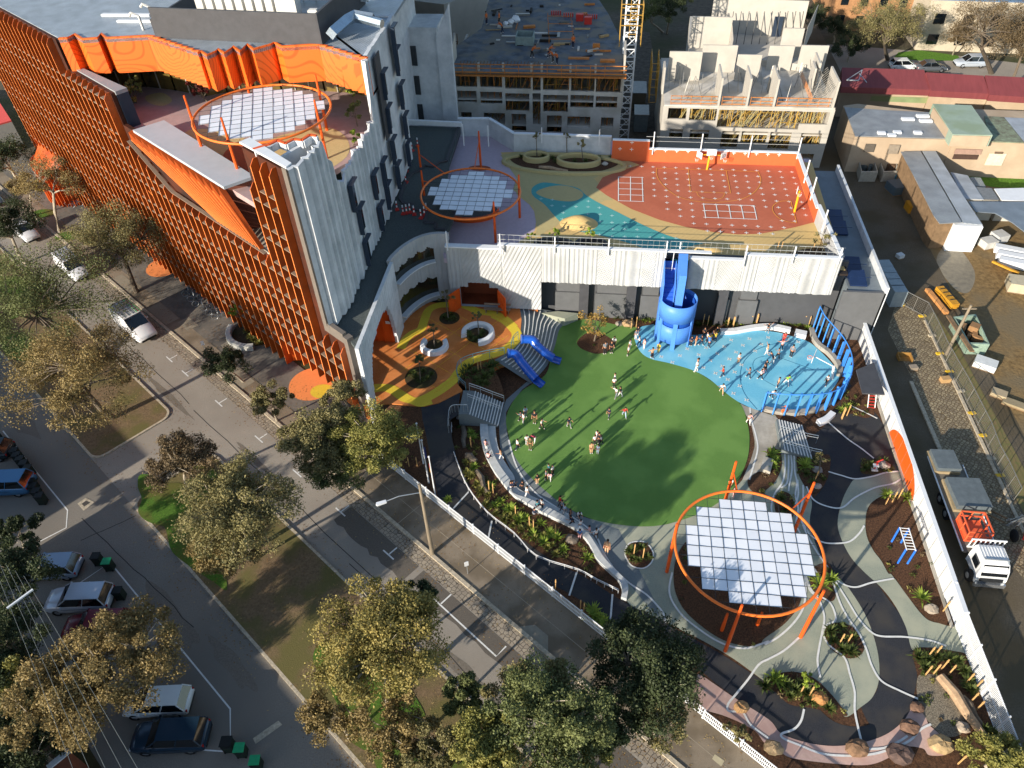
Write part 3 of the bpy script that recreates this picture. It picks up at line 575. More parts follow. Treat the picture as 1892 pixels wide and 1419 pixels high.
b=MB();b.face([W(71.2,NF+.45,17.2),W(71.2,NF+.45,20.3),W(80.3,NF+.45,20.3),W(80.3,NF+.45,17.2)]);b.face([W(71.2,NF+.4,17.2),W(71.2,NF+.4,20.3),W(71.2,NF+1.5,20.3),W(71.2,NF+1.5,17.2)])
part(b,'screen_back',M_navy,school)
def pleat_wall(name,path,zt,zb,amp,seg,m,root,holes=(),thick=.35):
 """path of plan points; pleats of varied width; zt may be a function of arc length"""
 b=MB();pts=[];acc=0.0;rs=random.Random(11)
 for a,c in zip(path[:-1],path[1:]):
  L=(c-a).length;d=(c-a)/L;nn=Vector((d.y,-d.x,0));t=0.0
  while t<L-.05:
   w_=min(seg*rs.uniform(.6,1.3),L-t);h=rs.uniform(.4,1)*amp
   pts+=[(a+d*t+nn*h,acc+t),(a+d*(t+w_*.72)+nn*h*.55,acc+t+w_*.72),(a+d*(t+w_*.8)-nn*.02,acc+t+w_*.8)];t+=w_
  acc+=L
 pts.append((path[-1],acc))
 ft=zt if callable(zt)else(lambda t:zt);fb=zb if callable(zb)else(lambda t:zb)
 for(a,ta),(c,tc_)in zip(pts[:-1],pts[1:]):
  b.face([(a.x,a.y,fb(ta)),(c.x,c.y,fb(tc_)),(c.x,c.y,ft(tc_)),(a.x,a.y,ft(ta))])
 for(a,ta),(c,tc_)in zip(pts[:-1],pts[1:]):
  d=(path[min(len(path)-1,1)]-path[0]).normalized();nn=Vector((-d.y,d.x,0))*thick
  b.face([(a.x,a.y,ft(ta)),(c.x,c.y,ft(tc_)),(c.x+nn.x,c.y+nn.y,ft(tc_)),(a.x+nn.x,a.y+nn.y,ft(ta))])
  b.face([(c.x+nn.x,c.y+nn.y,fb(tc_)),(a.x+nn.x,a.y+nn.y,fb(ta)),(a.x+nn.x,a.y+nn.y,ft(ta)),(c.x+nn.x,c.y+nn.y,ft(tc_))])
 return part(b,name,m,root)
V=lambda x,y:Vector((x,y,0))
p0=W(43.1,NF-.05)
path=[V(p0 .x,p0 .y),V(-20.75,44.3),V(-20.3,46.4),V(-20.3,50.5),V(-20.35,57.0),V(-20.35,62.2)]
def tz(t):
 L=[0,.9,3.2,7.3,13.8,19]
 if t<4.6:return 22.9
 if t<6.2:return 22.9-(t-4.6)*2.6
 if t<16.6:return 18.5+.25*math.sin(t*2.4)
 if t<17.3:return 20.3
 return 23.5
pleat_wall('prow_wall',path,tz,9.0,.38,1.1,M_wcon,school)
pleat_wall('side_wall',[V(-20.35,62.2),V(-20.35,72.5)],23.6,9.0,.12,2.6,M_wcon,school)
pleat_wall('side_wall',[V(-22.6,72.5),V(-22.6,90)],22.0,0,.1,3.4,M_wcon,school)
pleat_wall('side_wall',[V(-20.5,72.5),V(-22.6,72.5)],23.5,0,.01,3.4,M_wcon,school)
b=MB();pr=[V(-21.1,45.1),V(-20.7,48.6)]
b.prism([(-22.6,46.1),(-22.4,46.0),(-21.2,48.5),(-20.8,48.9),(-20.9,49.1),(-21.5,48.8)],17.2,22.6)
z_=px(22.9,470,279,500,270,515,262,530,268,545,260,560,262,575,252,587,254)
for a,c in zip(z_[:-1],z_[1:]):b.beam(Vector((a.x,a.y,22.7)),Vector((c.x,c.y,22.7)),.22,.5)
part(b,'prow_lining',M_wcon,school)
b=MB()
for a,c in zip(z_[:-1],z_[1:]):b.beam(Vector((a.x-.12,a.y+.1,22.98)),Vector((c.x-.12,c.y+.1,22.98)),.22,.1)
part(b,'orange_coping',M_or2,school)
b=MB();b.prism([W(43.2,NF).xy,W(49,NF).xy,W(49,NF+.9).xy,W(43.4,NF+.6).xy],22.85,23.0);part(b,'prow_cap',M_cap,school)
def hood_window(k,y,z,X=-20.3,w=1.25,h=2.3):
 b=MB();b.box((X+.36,y,z),(.12,w,h));o=part(b,'window',M_glass,school)
 c=MB();c.box((X+.52,y+.1,z+h),(.4,w+.3,.1));c.box((X+.52,y-w/2-.04,z),(.4,.08,h));part(c,'hood',M_navy,school)
for k,u,v in[(0,*q('a2',850,1340)),(0,*q('b2',745,210)),(0,*q('b2',790,440)),(0,643.5,338+22),(1,*q('a2',915,1250)),(1,*q('a2',945,1419)),(1,*q('b2',895,190)),(2,*q('a2',915,610)),(2,*q('a2',950,860)),(2,*q('a2',985,1090)),(2,*q('a2',1020,1270)),(3,*q('a2',1010,440)),(3,*q('a2',1045,690)),(3,*q('a2',1075,910)),(3,*q('a2',1095,1110)),(4,*q('a2',985,280))]:
 p=PX(u,v,-20.3);hood_window(k,p.y,p.z-1.2)
b=MB();
for u0,v0,h in((862,400,9.0),):
 p=PX(*q('a2',870,460),-20.3);b.box((-19.97,p.y,15.5),(.1,1.6,7.6))
part(b,'dark_panel',M_dgrey,school)
b=MB();a=px(RZ,292,70,592,84);
b.prism([(a[0].x,a[0].y),(a[1].x,a[1].y),(a[1].x,a[1].y+.2),(a[0].x,a[0].y+.2)],RZ,RZ+2.6)
b.prism([(a[1].x,a[1].y),(a[1].x+.2,a[1].y),(-24.0,76),(-24.2,76)],RZ,RZ+2.6);b.prism([(a[0].x,a[0].y),(a[0].x-.2,a[0].y),(-40.2,78),(-40,78)],RZ,RZ+1.6)
part(b,'plant_screen',M_dgrey,school)
b=MB();b.prism([(-41,66.6),(-25,65.2),(-24,76),(-40,78)],RZ,RZ+.25);part(b,'plant_deck',mat('galvanised','9aa0a4',.5,.15,2,metal=.3),school)
M_ac=mat('ac_white','c9c8c2',.6,.08,3)
i=0
for r in range(2):
 for k in range(9):
  b=MB();x=-37.6+k*.95;y=69.5+r*1.6;b.box((x,y,RZ+.9),(.68,.75,1.5));b.lathe((x,y,RZ+2.4),[(.3,0),(.3,.08),(.05,.09)],10)
  o=part(b,'condenser_unit',M_ac,school)
for(x,y,sx,sy,h)in((-28.9,69,1.6,1.3,2.2),(-31.5,71,2.2,1.2,1.8),(-26.6,68.5,.9,.6,1.4),(-27.4,67.8,1.8,.8,.9)):
 b=MB();b.box((x,y,RZ+.4),(sx,sy,h));b.box((x,y,RZ+.4+h),(sx*.8,sy*.8,.06));part(b,'condenser_unit',M_ac,school)
b=MB()
for k in range(9):b.box((-34+k*1.3,75.5,RZ+.3),(.12,.12,1.6))
for z in(.6,1.1,1.6):b.beam((-38,75.6,RZ+z),(-23.5,75.0,RZ+z),.4,.12)
part(b,'louvre_screen',mat('louvre','b9bcbc',.5),school)
b=MB();b.tube([P(612,62,RZ+1),P(640,38,RZ+1.2),P(655,30,RZ+1.2),P(690,36,RZ+1)],.55,4);b.tube([P(655,30,RZ+1.2),P(706,44,RZ+.9)],.4,6)
part(b,'duct',mat('duct_metal','a7b6c0',.25,.1,2,metal=.8),school)
b=MB()
for(x,y,w_,l)in((-47,72,5,.5),(-44,70.3,6,.4),(-52,79,4,.5)):b.box((x,y,RZ),(w_,l,.18))
part(b,'skylight',M_cap,school)
for u,v in((285,38),(265,55)):
 p=P(u,v,RZ);b=MB();b.tube([(p.x,p.y,RZ),(p.x,p.y,RZ+1.2),(p.x-.6,p.y,RZ+1.5),(p.x-.9,p.y,RZ+1.2)],.14,6);part(b,'vent_pipe',M_ac,school)
podium=thing('school_podium','low white ribbed concrete podium carrying a gravel roof and a coloured rooftop sports deck','building',(0,60,0))
GZ,DZ=9.1,7.1
xE_=PY(1556,481,56.6).x
edge_pts=[V(-17.75,41.2),V(-18.2,47),V(-18.25,52.6),V(-17.9,54.4),V(-17.2,55.9),V(-16.2,57.1),V(-15.0,57.7),V(-13.8,57.7)]
b=MB();b.prism([(p.x,p.y)for p in[W(41,NF+.3),V(-17.95,41.3)]+[e+Vector((-.2,.1,0))for e in edge_pts[1:]]+[V(-13.9,61.5),V(-15.5,65),V(-16.2,71.9),V(-16.5,80.4),V(-22.6,80.6),V(-22.6,46)]],8.5,8.78)
part(b,'gravel_roof',M_gravelg,podium)
b=MB()
kb=pq('b2',8.9,1390,290,1320,285,1320,240,1240,240,1250,200,1260,150,1150,140,1150,100,1090,100,1060,60)+pq('a2',8.9,1100,1320,1150,1260,1200,1240,1240,1200,1310,1210,1340,1180,1400,1170,1490,910)
for a,c in zip(kb[:-1],kb[1:]):
 if(c-a).length>.05:b.beam(Vector((a.x,a.y,8.4)),Vector((c.x,c.y,8.4)),.3,1.1)
part(b,'kerb',M_dgrey,podium)
YF=56.75
deck=[(-14.2,YF),(xE_+.1,YF),(22.2,62),(22.6,78.4),(5,79),(2.2,81),(-4,83.2),(-18.0,83.2),(-18.0,70),(-15.6,62)]
b=MB();b.prism(deck,DZ-.5,DZ);part(b,'deck_floor',mat('deck_mauve','b7a7b2',.8,.08,3),podium)
def dpatch(c,m,dz,n=6,sm=True,name='deck_patch'):
 b=MB();pp=spline(c,True,n)if sm else c;b.face([(p.x,p.y,DZ+dz)for p in pp]);o=part(b,name,m,podium)
 bm=bmesh.new();bm.from_mesh(o.data);bmesh.ops.triangulate(bm,faces=bm.faces);bm.to_mesh(o.data);bm.free();return o
M_tan2=mat('deck_tan','c9ac72',.8,.06,3,patch='c2a66e',pscale=.2);M_olive=mat('deck_olive_tan','b5a675',.8,.06,3);M_teal=mat('deck_teal','4a9a97',.8,.06,4);M_terra=mat('deck_terracotta','b4654a',.8,.1,4,patch='a95c42',pscale=.3)
dpatch(pq('a3',DZ,-60,1110,100,1105,700,1130,900,1140,960,1180,940,1220,1100,1180)+[P(1500,300,DZ),P(1562,500,DZ),P(1230,470,DZ)]+[Vector((-9.5,57.0,0))]+pq('b3',DZ,50,400,190,300,205,190,150,110,60,40)+pq('a3',DZ,40,1360,80,1280,0,1200),M_tan2,.012,sm=False)
dpatch(pq('b3',DZ,190,360,205,280,180,130,100,60,40,10)+pq('a3',DZ,30,1380,60,1300,-20,1190,-60,1130,60,1108,750,1130,930,1140,955,1175,900,1215,700,1260,620,1300,760,1460)+pq('b3',DZ,700,80,500,200,370,250),M_olive,.016,sm=False)
teal=pq('a3',DZ,165,1400,180,1360,250,1330,380,1345,500,1370,560,1419)+pq('b3',DZ,640,90,800,170,1000,270,1200,350,1400,390,1560,460,1600,540,1300,540,1100,480,900,400,640,330,480,300,380,240,330,190,260,110,190,60)
dpatch(teal,M_teal,.022,4)
dpatch(pq('b3',DZ,200,20,300,-20,420,-25,520,10,540,50,480,85,380,85,260,60),M_olive,.028)
def mound(c,rx,ry,h,m,name='play_mound',rz=0):
 b=MB();n,k=22,7;base=0
 vs=[(c.x,c.y,DZ+h)]
 for j in range(1,k+1):
  t=j/k
  for i in range(n):g=2*math.pi*i/n;vs.append((c.x+rx*t*math.cos(g),c.y+ry*t*math.sin(g),DZ+.02+h*(math.cos(t*math.pi/2)**1.1 if t<1 else 0)))
 fs=[(0,1+i,1+(i+1)%n)for i in range(n)]+[(1+(j-1)*n+i,1+j*n+i,1+j*n+(i+1)%n,1+(j-1)*n+(i+1)%n)for j in range(1,k)for i in range(n)]
 b.add(vs,fs);return part(b,name,m,podium,smooth=True)
mound(P(*q('b3',510,250),DZ),1.9,1.4,.8,M_tan2);mound(P(*q('b3',1440,470),DZ),2.2,1.5,.9,M_tan2)
mound(P(*q('a2',1640,1225),DZ),1.25,.6,.02,mat('brick_red_rubber','9a5138'))
dpatch(pq('c1',DZ,180,250,300,255,1500,290,1560,480,1655,735,1500,775,1350,805,1220,828,1050,832,860,815,640,775,420,715,200,630,0,520,-80,460,-30,380,100,330,270,280),M_terra,.034,4,sm=False)
def ring(name,c,rx,ry,h,w,m,rz=0,zb=DZ,root=podium,a0=0,a1=360):
 b=MB();n=28;full=a1-a0>=360;N_=n if full else n+1
 prof=[(0,0),(.06,h*.9),(.15*w+.05,h),(w*.85,h),(w,h*.8),(w,0)]
 P_=[]
 for i in range(N_):
  g=math.radians(a0+(a1-a0)*i/n);ca,sa=math.cos(g),math.sin(g)
  for(d,z)in prof:
   x=(rx-d)*ca;y=(ry-d)*sa;P_.append((c.x+x*math.cos(rz)-y*math.sin(rz),c.y+x*math.sin(rz)+y*math.cos(rz),zb+z))
 k=len(prof);fs=[]
 for i in range(n):
  j=(i+1)%N_
  for t in range(k-1):fs.append((i*k+t,j*k+t,j*k+t+1,i*k+t+1))
 if not full:fs+=[tuple(range(k)),tuple(n*k+t for t in range(k-1,-1,-1))]
 b.add(P_,fs)
 o=part(b,name,m,root)if root is not None else b.build(name,m,None);return o
dpatch(pq('a3',DZ,10,1150,60,1125,300,1140,560,1150,800,1165,770,1215,600,1260,350,1270,150,1230,40,1190),M_mulch,.036)
for(x,y,rx,ry)in((200,1160,1.55,1.1),(508,1185,2.5,1.45)):ring('planter_ring',P(*q('a3',x,y),DZ),rx,ry,.6,.4,M_olive)
ring('planter_rim',P(*q('a3',400,1200),DZ),7.0,2.4,.3,.5,M_olive,rz=-.04)
for(x,y,rx,ry)in((330,415,2.0,.9),(600,415,1.6,.9)):ring('planter_ring',P(*q('b3',x,y),DZ)+Vector((0,0,0)),rx,ry,.5,.3,M_dgrey)
dpatch(pq('b3',DZ,200,425,290,400,440,395,580,400,700,430,680,445,400,440),M_soil,.038,sm=False)
dpatch(pq('c1',DZ,1340,1010,1480,970,1600,945,1700,940,1760,990,1790,1040,1500,1030),M_soil,.038)
def vwall(name,pts,z0,zt,m,th=.25,side=1,root=podium):
 b=MB()
 for i,(a,c)in enumerate(zip(pts[:-1],pts[1:])):
  d=(c-a).normalized();nn=Vector((-d.y,d.x,0))*th*side;z1=zt[i]if isinstance(zt,(list,tuple))else zt
  b.prism([(a.x,a.y),(c.x,c.y),(c.x+nn.x,c.y+nn.y),(a.x+nn.x,a.y+nn.y)],z0,z1)
 return part(b,name,m,root)
ZH,ZL=DZ+HT(*q('c1',280,250),*q('c1',290,88),DZ),DZ+HT(*q('c1',660,262),*q('c1',655,160),DZ)
BW=[P(*q('c1',x,y),DZ)for x,y in((40,245),(300,254),(900,272),(1500,290))]
M_orw=mat('orange_court_wall','c96238',.7,.06,2)
vwall('court_wall',[BW[0],P(*q('c1',330,255),DZ)],DZ,ZH,M_orw,.3)
vwall('court_wall',[P(*q('c1',330,255),DZ)+Vector((.01,0,0)),BW[2],BW[3]],DZ,ZL,M_orw,.3)
SR=[P(*q('c1',1500,291),DZ),P(*q('c1',1580,520),DZ),P(*q('c1',1652,738),DZ)]
vwall('court_wall',SR,DZ,ZL,M_orw,.3)
vwall('deck_wall',[SR[2],Vector((xE_,57.0,0))],DZ-1,8.95,M_clad,.3)
b=MB()
for a,c,z in((BW[0],P(*q('c1',330,255),DZ),ZH),(P(*q('c1',330,255),DZ),BW[3],ZL),(SR[0],SR[2],ZL),(SR[2],Vector((xE_,57.0,0)),8.95)):
 b.beam(Vector((a.x,a.y+.15,z+.05)),Vector((c.x,c.y+.15,z+.05)),.36,.1)
part(b,'wall_capping',M_cap,podium)
LB=[P(848,252,DZ),P(905,252,DZ),P(*q('a3',40,1105),DZ),P(*q('a3',740,1130),DZ)]
ZB=DZ+HT(*q('a3',400,1128),*q('a3',400,1000),DZ)
vwall('deck_wall',LB,DZ,ZB,M_wcon,.3)
b=MB()
for a,c in zip(LB[:-1],LB[1:]):b.beam(Vector((a.x,a.y+.15,ZB+.06)),Vector((c.x,c.y+.15,ZB+.06)),.4,.1)
part(b,'wall_capping',M_cap,podium)
b=MB();a,c=P(*q('a2',1100,885),9.4),P(*q('a2',1510,905),9.4);b.beam(a,c,.35,.5);part(b,'wall_capping',M_cap,podium)
b=MB();cz=DZ+.05
g0=P(1227.4,309.8,DZ);ex=(P(1463,318.6,DZ)-P(1227.4,309.8,DZ))/11;ey=(P(1234.9,411.4,DZ)-g0)/9
def cross(p,z,a=.2,w=.07):
 b.beam(Vector((p.x-a,p.y,z)),Vector((p.x+a,p.y,z)),w,.006);b.beam(Vector((p.x,p.y-a,z+.002)),Vector((p.x,p.y+a,z+.002)),w,.006)
for i in range(-6,12):
 for j in range(0,12):
  p=g0+ex*i+ey*j;u_=i;
  if j>9.6-((i-5.5)**2)*.12+1.2 or(i<-2 and j<2-(i+2)*.5 and i<-3):
   continue
  if(i>10 and j>8):continue
  if 3.2<i<8.2 and 6.1<j<8.4:continue
  if-4.3<i<-1.8 and.8<j<5.3:continue
  cross(p,cz)
tag(part(b,'court_crosses',M_white,podium),kind='stuff')
b=MB()
for p in pq('b3',DZ+.03,235,68,318,75,315,118,402,122,490,125,580,85,578,127,397,170,575,178,665,180,660,133,752,190,390,215,665,235,752,240,845,240,755,288,845,290,935,292,660,328,750,340,845,345,938,345,1030,348,1125,352,1218,355,940,396,1035,400,1130,405,1220,408):cross(p,cz-.02)
part(b,'deck_crosses',mat('pale_teal_white','a9cfcb',.7),podium)
b=MB()
wallc=[(205,100,10.3),(297,102,10.3),(110,150,9.3),(202,155,9.3),(291,156,9.3)]
for(x,y,_)in wallc+[(382+90*k+(k>3)*3,160+3.3*k,0)for k in range(12)]:
 u_,v_=q('c1',x,y);Yw=(BW[0].y if x<330 else BW[1].y+(BW[3].y-BW[1].y)*(x-300)/1200)-.02
 p=PY(u_,v_,Yw-.01);b.beam((p.x-.2,p.y,p.z),(p.x+.2,p.y,p.z),.006,.07);b.beam((p.x,p.y-.003,p.z-.2),(p.x,p.y-.003,p.z+.2),.07,.006)
part(b,'wall_crosses',M_white,podium)
b=MB();k_=DZ+.06
def rl(kk,c,w=.07,sm=False,close=False):
 global k_
 p=pq(kk,DZ,*c);p=spline(p,False,8)if sm else p;b.ribbon(p+([p[0]]if close else[]),w,k_);k_+=.0015
for c in((97,375,97,570),(193,375,193,572),(285,378,292,575),(95,378,297,382),(95,425,295,430),(95,472,297,476),(95,518,297,524),(95,567,300,574),(772,593,790,703),(872,597,892,707),(972,600,992,712),(1070,603,1094,715),(1172,605,1196,717),(768,594,1178,607),(775,645,1190,662),(785,700,1200,716)):rl('c1',c,.09)
part(b,'court_lines',M_white,podium)
b=MB()
rl('c1',(400,310,400,360,430,420,500,490,600,545,740,575,900,580,1050,560,1150,520,1210,460,1228,400,1205,337),.06,True)
rl('c1',(400,310,1205,337),.06);rl('c1',(652,320,668,497),.06);rl('c1',(952,330,988,508),.06);rl('c1',(668,497,988,508),.06);rl('c1',(718,500,735,530,790,553,860,560,920,545,942,508),.05,True)
rl('c1',(1465,570,1380,575,1325,610,1325,655,1370,705,1440,735,1512,745),.06,True);rl('c1',(1465,570,1512,745),.06)
part(b,'court_lines',mat('yellow_line','dd9a3a',.7),podium)
def ribbed(name,a,c,z0,zt,root,holes=None,m=None,out=-1,sc=.16,seed=3,th=.3):
 """panel wall from a to c, geometry ribs that change pattern every ~1.25 m; zt, z0 functions of t"""
 L=(c-a).length;d=(c-a)/L;nn=Vector((d.y,-d.x,0))*(1 if out<0 else-1)
 nx=int(L/.12);zs=.16;f0=z0 if callable(z0)else(lambda t:z0);f1=zt if callable(zt)else(lambda t:zt)
 rs=random.Random(seed);pat=[rs.choice('VVDTVD')for _ in range(int(L/1.3)+2)];b=MB();cols=[]
 for i in range(nx+1):
  t=L*i/nx;p=a+d*t;k=pat[int(t/1.3)];lo,hi=f0(t),f1(t);nz=max(2,int((hi-lo)/zs));cols.append((t,lo,hi))
 nz=26;vi=[]
 for i,(t,lo,hi)in enumerate(cols):
  p=a+d*t;k=pat[int(t/1.3)];row=[]
  for j in range(nz+1):
   z=lo+(hi-lo)*j/nz
   if k=='V':o=sc*.55*abs(((t/.42)%1)-.5)*2
   elif k=='D':o=sc*.5*abs((((t+z*.9)/.38)%1)-.5)*2
   else:o=sc*(.5+.5*math.sin(t/1.3*2*math.pi))*.8+sc*.3*abs((((t*.5+z)/.5)%1)-.5)
   if(t/1.3)%1<.05:o=0
   b.v.append((p.x+nn.x*o,p.y+nn.y*o,z));row.append(len(b.v)-1)
  vi.append(row)
 for i in range(nx):
  t=(cols[i][0]+cols[i+1][0])/2
  for j in range(nz):
   z=(b.v[vi[i][j]][2]+b.v[vi[i][j+1]][2])/2
   if holes and holes(t,z):continue
   b.f.append((vi[i][j],vi[i+1][j],vi[i+1][j+1],vi[i][j+1]));b.mi.append(0)
 for i in range(nx):
  (t0_,l0,h0),(t1_,l1,h1)=cols[i],cols[i+1]
  p,r=a+d*t0_-nn*th,a+d*t1_-nn*th
  A,B=b.v[vi[i][nz]],b.v[vi[i+1][nz]];b.face([A,B,(r.x,r.y,h1),(p.x,p.y,h0)])
  A,B=b.v[vi[i][0]],b.v[vi[i+1][0]];b.face([B,A,(p.x,p.y,l0),(r.x,r.y,l1)])
  if holes and holes((t0_+t1_)/2,l0+.5):l0=l1=4.8
  b.face([(r.x,r.y,l1),(p.x,p.y,l0),(p.x,p.y,h0),(r.x,r.y,h1)])
 return part(b,name,m or M_clad,root)
Y0=56.6
xs=lambda k,x,y:PY(*q(k,x,y),Y0).x
xA=xs('d2',172,500);xT0=xs('d2',1150,200);xT1=xs('d2',1345,200);xR=xs('d2',1790,150);xE=PY(1556,481,Y0).x
def bot(t):return 5.0+.07*abs(math.sin(t*2.1))
ribbed('ribbed_cladding',V(-13.9,Y0),V(xA,Y0),1.7,lambda t:8.95 if t>5.4 else 8.55,podium,holes=lambda t,z:(lambda X:(-12.95<X<-9.2 and z<4.0)or(-12.1<X<-10.0 and z<4.7))(-13.9+t),seed=5)
ribbed('ribbed_cladding',V(xA+.01,Y0),V(xT0,Y0),bot,8.95,podium,seed=3)
ribbed('ribbed_cladding',V(xT1,Y0),V(xR,Y0),bot,8.35,podium,seed=9)
ribbed('ribbed_cladding',V(xR+.01,Y0),V(xE,Y0),bot,8.95,podium,seed=4)
b=MB();b.box(((xA+xT0)/2,Y0+.12,8.96),(xT0-xA+8,.42,.07));b.box(((xR+xE)/2,Y0+.12,8.96),(xE-xR,.42,.07));b.box(((xT1+xR)/2,Y0+.12,8.36),(xR-xT1,.42,.07));b.box(((-13.9-8.6)/2,Y0+.1,8.56),(5.4,.6,.12))
part(b,'parapet_capping',M_cap,podium)
ribbed('side_cladding',V(xE,Y0),V(xE,62),5.0,8.95,podium,seed=8)
b=MB();YD=58.2
b.prism([(xA-.3,YD),(22.6,YD),(22.6,YD+.3),(xA-.3,YD+.3)],0,7.6)
part(b,'charcoal_wall',mat('charcoal_render','4b4d50',.7,.12,1.2,patch='434548',pscale=.3),podium)
b=MB()
for x0,x1 in((285,540),(600,905),(960,1110),(1585,1665),(1735,1892)):
 X0,X1=PY(*q('d2',x0,480),YD).x,PY(*q('d2',x1,480),YD).x
 b=MB();b.box(((X0+X1)/2,YD-.2,0),(X1-X0,.36,3.0));b.box(((X0+X1)/2,YD-.1,3.0),(X1-X0-.3,.18,2.6));part(b,'wall_panel',mat('charcoal_panel','5d5f61',.6,.1,1.5),podium)
b=MB()
for x0 in(470,840,1110,1560):
 X0=PY(*q('d2',x0,480),YD).x;b=MB();b.box((X0+.5,YD-.45,0),(.9,.5,7.0));part(b,'pier',M_dgrey,podium)
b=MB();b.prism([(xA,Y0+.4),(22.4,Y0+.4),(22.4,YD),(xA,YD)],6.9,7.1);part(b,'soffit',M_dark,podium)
PZ=1.6
plz=[V(-17.9,41.3),V(-19.6,42.8),V(-23.0,45.4),V(-23.0,50.9),V(-18.3,50.9),V(-18.3,57),V(-5.4,57)]+pq('c3',PZ,1065,0+40,1085,180,1075,300,1062,400,1000,480,900,560,780,610,640,620,520,640,440,680,385,760,375,850,400,900,440,950)+pq('e2',PZ,1500,95,1430,130,1340,175,1240,200,1120,190,1000,180,890,190)
plaza=thing('plaza','raised orange and yellow courtyard floor','plaza',(0,0,0));bpy.data.objects.remove(plaza)
def slab(name,pts,z0,z1,m):
 b=MB();b.prism([(p.x,p.y)for p in pts],z0,z1);o=b.build(name,m);bm=bmesh.new();bm.from_mesh(o.data);bmesh.ops.triangulate(bm,faces=[f for f in bm.faces if len(f.verts)>4]);bm.to_mesh(o.data);bm.free();return struct(o)
slab('courtyard_floor',plz,0,PZ,M_orpave)
def pl(name,pts,dz,m,n=6,sm=True):return struct(sheet(name,pts,PZ+dz,m,smooth_=sm,n=n))
def yband(a,w=1.0,n=6):
 b=MB();b.ribbon(spline([Vector((p.x,p.y,PZ+.01))for p in a],False,n),w);return struct(b.build('yellow_band',M_yel))
yband(pq('d1',PZ,570,910,600,850,650,800,720,765,745,700,780,620,850,585,930,580,1000,575,1080,600,1150,630,1250,645,1340,680,1420,750),.85)
PZ+=.0021
yband(pq('c3',PZ,780,130,900,190,980,260,1030,330,1020,400,960,470,860,530,700,580,560,620,470,680,400,760,330,850,200,950,60,1030,-60,1080),.95)
PZ+=.0021
yband(pq('d1',PZ,370,1215,450,1205,520,1230,590,1280,660,1300,720,1320,800,1300),.8)
PZ+=.0021
yband(pq('e2',PZ,860,70,900,60,1000,70,1080,120,1160,160,1240,140,1330,90,1400,40),.8)
PZ=1.6
b=MB();z_=PZ+.02
for k in range(-5,9):
 a=pq('d1',PZ,560+0,0+760)[0]
o_=P(*q('d1',968,790),PZ);e1=P(*q('d1',1105,870),PZ)-P(*q('d1',968,790),PZ);e2=P(*q('d1',840,870),PZ)-P(*q('d1',968,790),PZ)
e1=P(*q('d1',1110,685),PZ)-o_;e2=P(*q('d1',1110,955-65),PZ)-o_
L1=e1 .length;e1 .normalize();e2=Vector((e1 .y,-e1 .x,0));
plp=[(p.x,p.y)for p in plz]
def inside(p,poly):
 c=False;n=len(poly)
 for i in range(n):
  x1,y1=poly[i];x2,y2=poly[(i+1)%n]
  if(y1>p[1])!=(y2>p[1])and p[0]<(x2-x1)*(p[1]-y1)/(y2-y1)+x1:c=not c
 return c
innerp=[(o_+(Vector((x,y,0))-o_)*.86)for x,y in plp];innerp=[(p.x,p.y)for p in innerp]
g=2.15
for k in range(-6,7):
 for j in range(-24,24):
  for(A,B)in((e1,e2),(e2,e1)):
   p,r=o_+A*g*k+B*.5*j,o_+A*g*k+B*.5*(j+.86)
   if inside(p,innerp)and inside(r,innerp)and p.y<55.6 and p.x>-17:b.ribbon([Vector((p.x,p.y,z_)),Vector((r.x,r.y,z_))],.055);z_+=.00002
struct(b.build('courtyard_lines',mat('yellow_line2','dca42f',.7)))
cw=spline(edge_pts,False,8);arc=[0]
for a,c in zip(cw[:-1],cw[1:]):arc.append(arc[-1]+(c-a).length)
def curved(name,z0f,z1f,i0,i1,off=0.0,m=M_clad,th=.3,rib=True):
 b=MB();
 for i in range(i0,i1):
  a,c=cw[i],cw[i+1];d=(c-a).normalized();nn=Vector((d.y,-d.x,0));n=max(1,int((c-a).length/.15))
  for k in range(n):
   t=arc[i]+(c-a).length*k/n;t2=arc[i]+(c-a).length*(k+1)/n;h=(abs(((t/.45)%1)-.5)*.16 if rib else 0)+off;h2=(abs(((t2/.45)%1)-.5)*.16 if rib else 0)+off
   if z1f(t)-z0f(t)<.05:continue
   p,r=a+(c-a)*k/n,a+(c-a)*(k+1)/n;b.prism([(p.x+nn.x*h,p.y+nn.y*h),(r.x+nn.x*h2,r.y+nn.y*h2),(r.x-nn.x*th,r.y-nn.y*th),(p.x-nn.x*th,p.y-nn.y*th)],z0f(t),z1f(t),True)
 return part(b,name,m,podium)
T0=arc[8]+5.4;NN=len(cw)-1
b=MB()
for k in range(80):
 y0_,y1_=41.3+k*.15,41.3+(k+1)*.15;yc=(y0_+y1_)/2
 if y1_>53.0:break
 X=-17.75-.5*min(1,(yc-41.2)/6);h=.05*abs(((yc/.5)%1)-.5)
 door=max(0,4.6*(1-abs(yc-48.2)/2.3))if yc<48.2 else max(0,4.6*(1-(yc-48.2)/1.9)*1.0)
 arch=[(42.3,1.6),(42.8,4.6),(43.5,5.9),(44.3,6.8),(46.8,7.4),(49.4,7.0),(50.3,5.2),(50.8,1.6)];door=float(np.interp(yc,[a_[0]for a_ in arch],[a_[1]for a_ in arch]))-PZ
 zlo=PZ+round(door/.3)*.3;X=-17.95
 b.prism([(X+h,y0_),(X+h,y1_),(X-.3,y1_),(X-.3,y0_)],zlo if zlo>PZ else 0,9.15)
part(b,'prow_low_wall',M_wcon,podium)
b=MB();b.prism([(-22.8,50.8),(-18.0,50.8),(-18.0,50.95),(-22.8,50.95)],PZ,8.3)
for k in range(6):b.box((-18.5-k*.7,50.72,PZ),(.05,.12,6.5))
b.prism([(-22.9,45.5),(-22.8,45.5),(-22.8,50.9),(-22.9,50.9)],PZ,8.3)
part(b,'pointed_door',M_orange,podium)
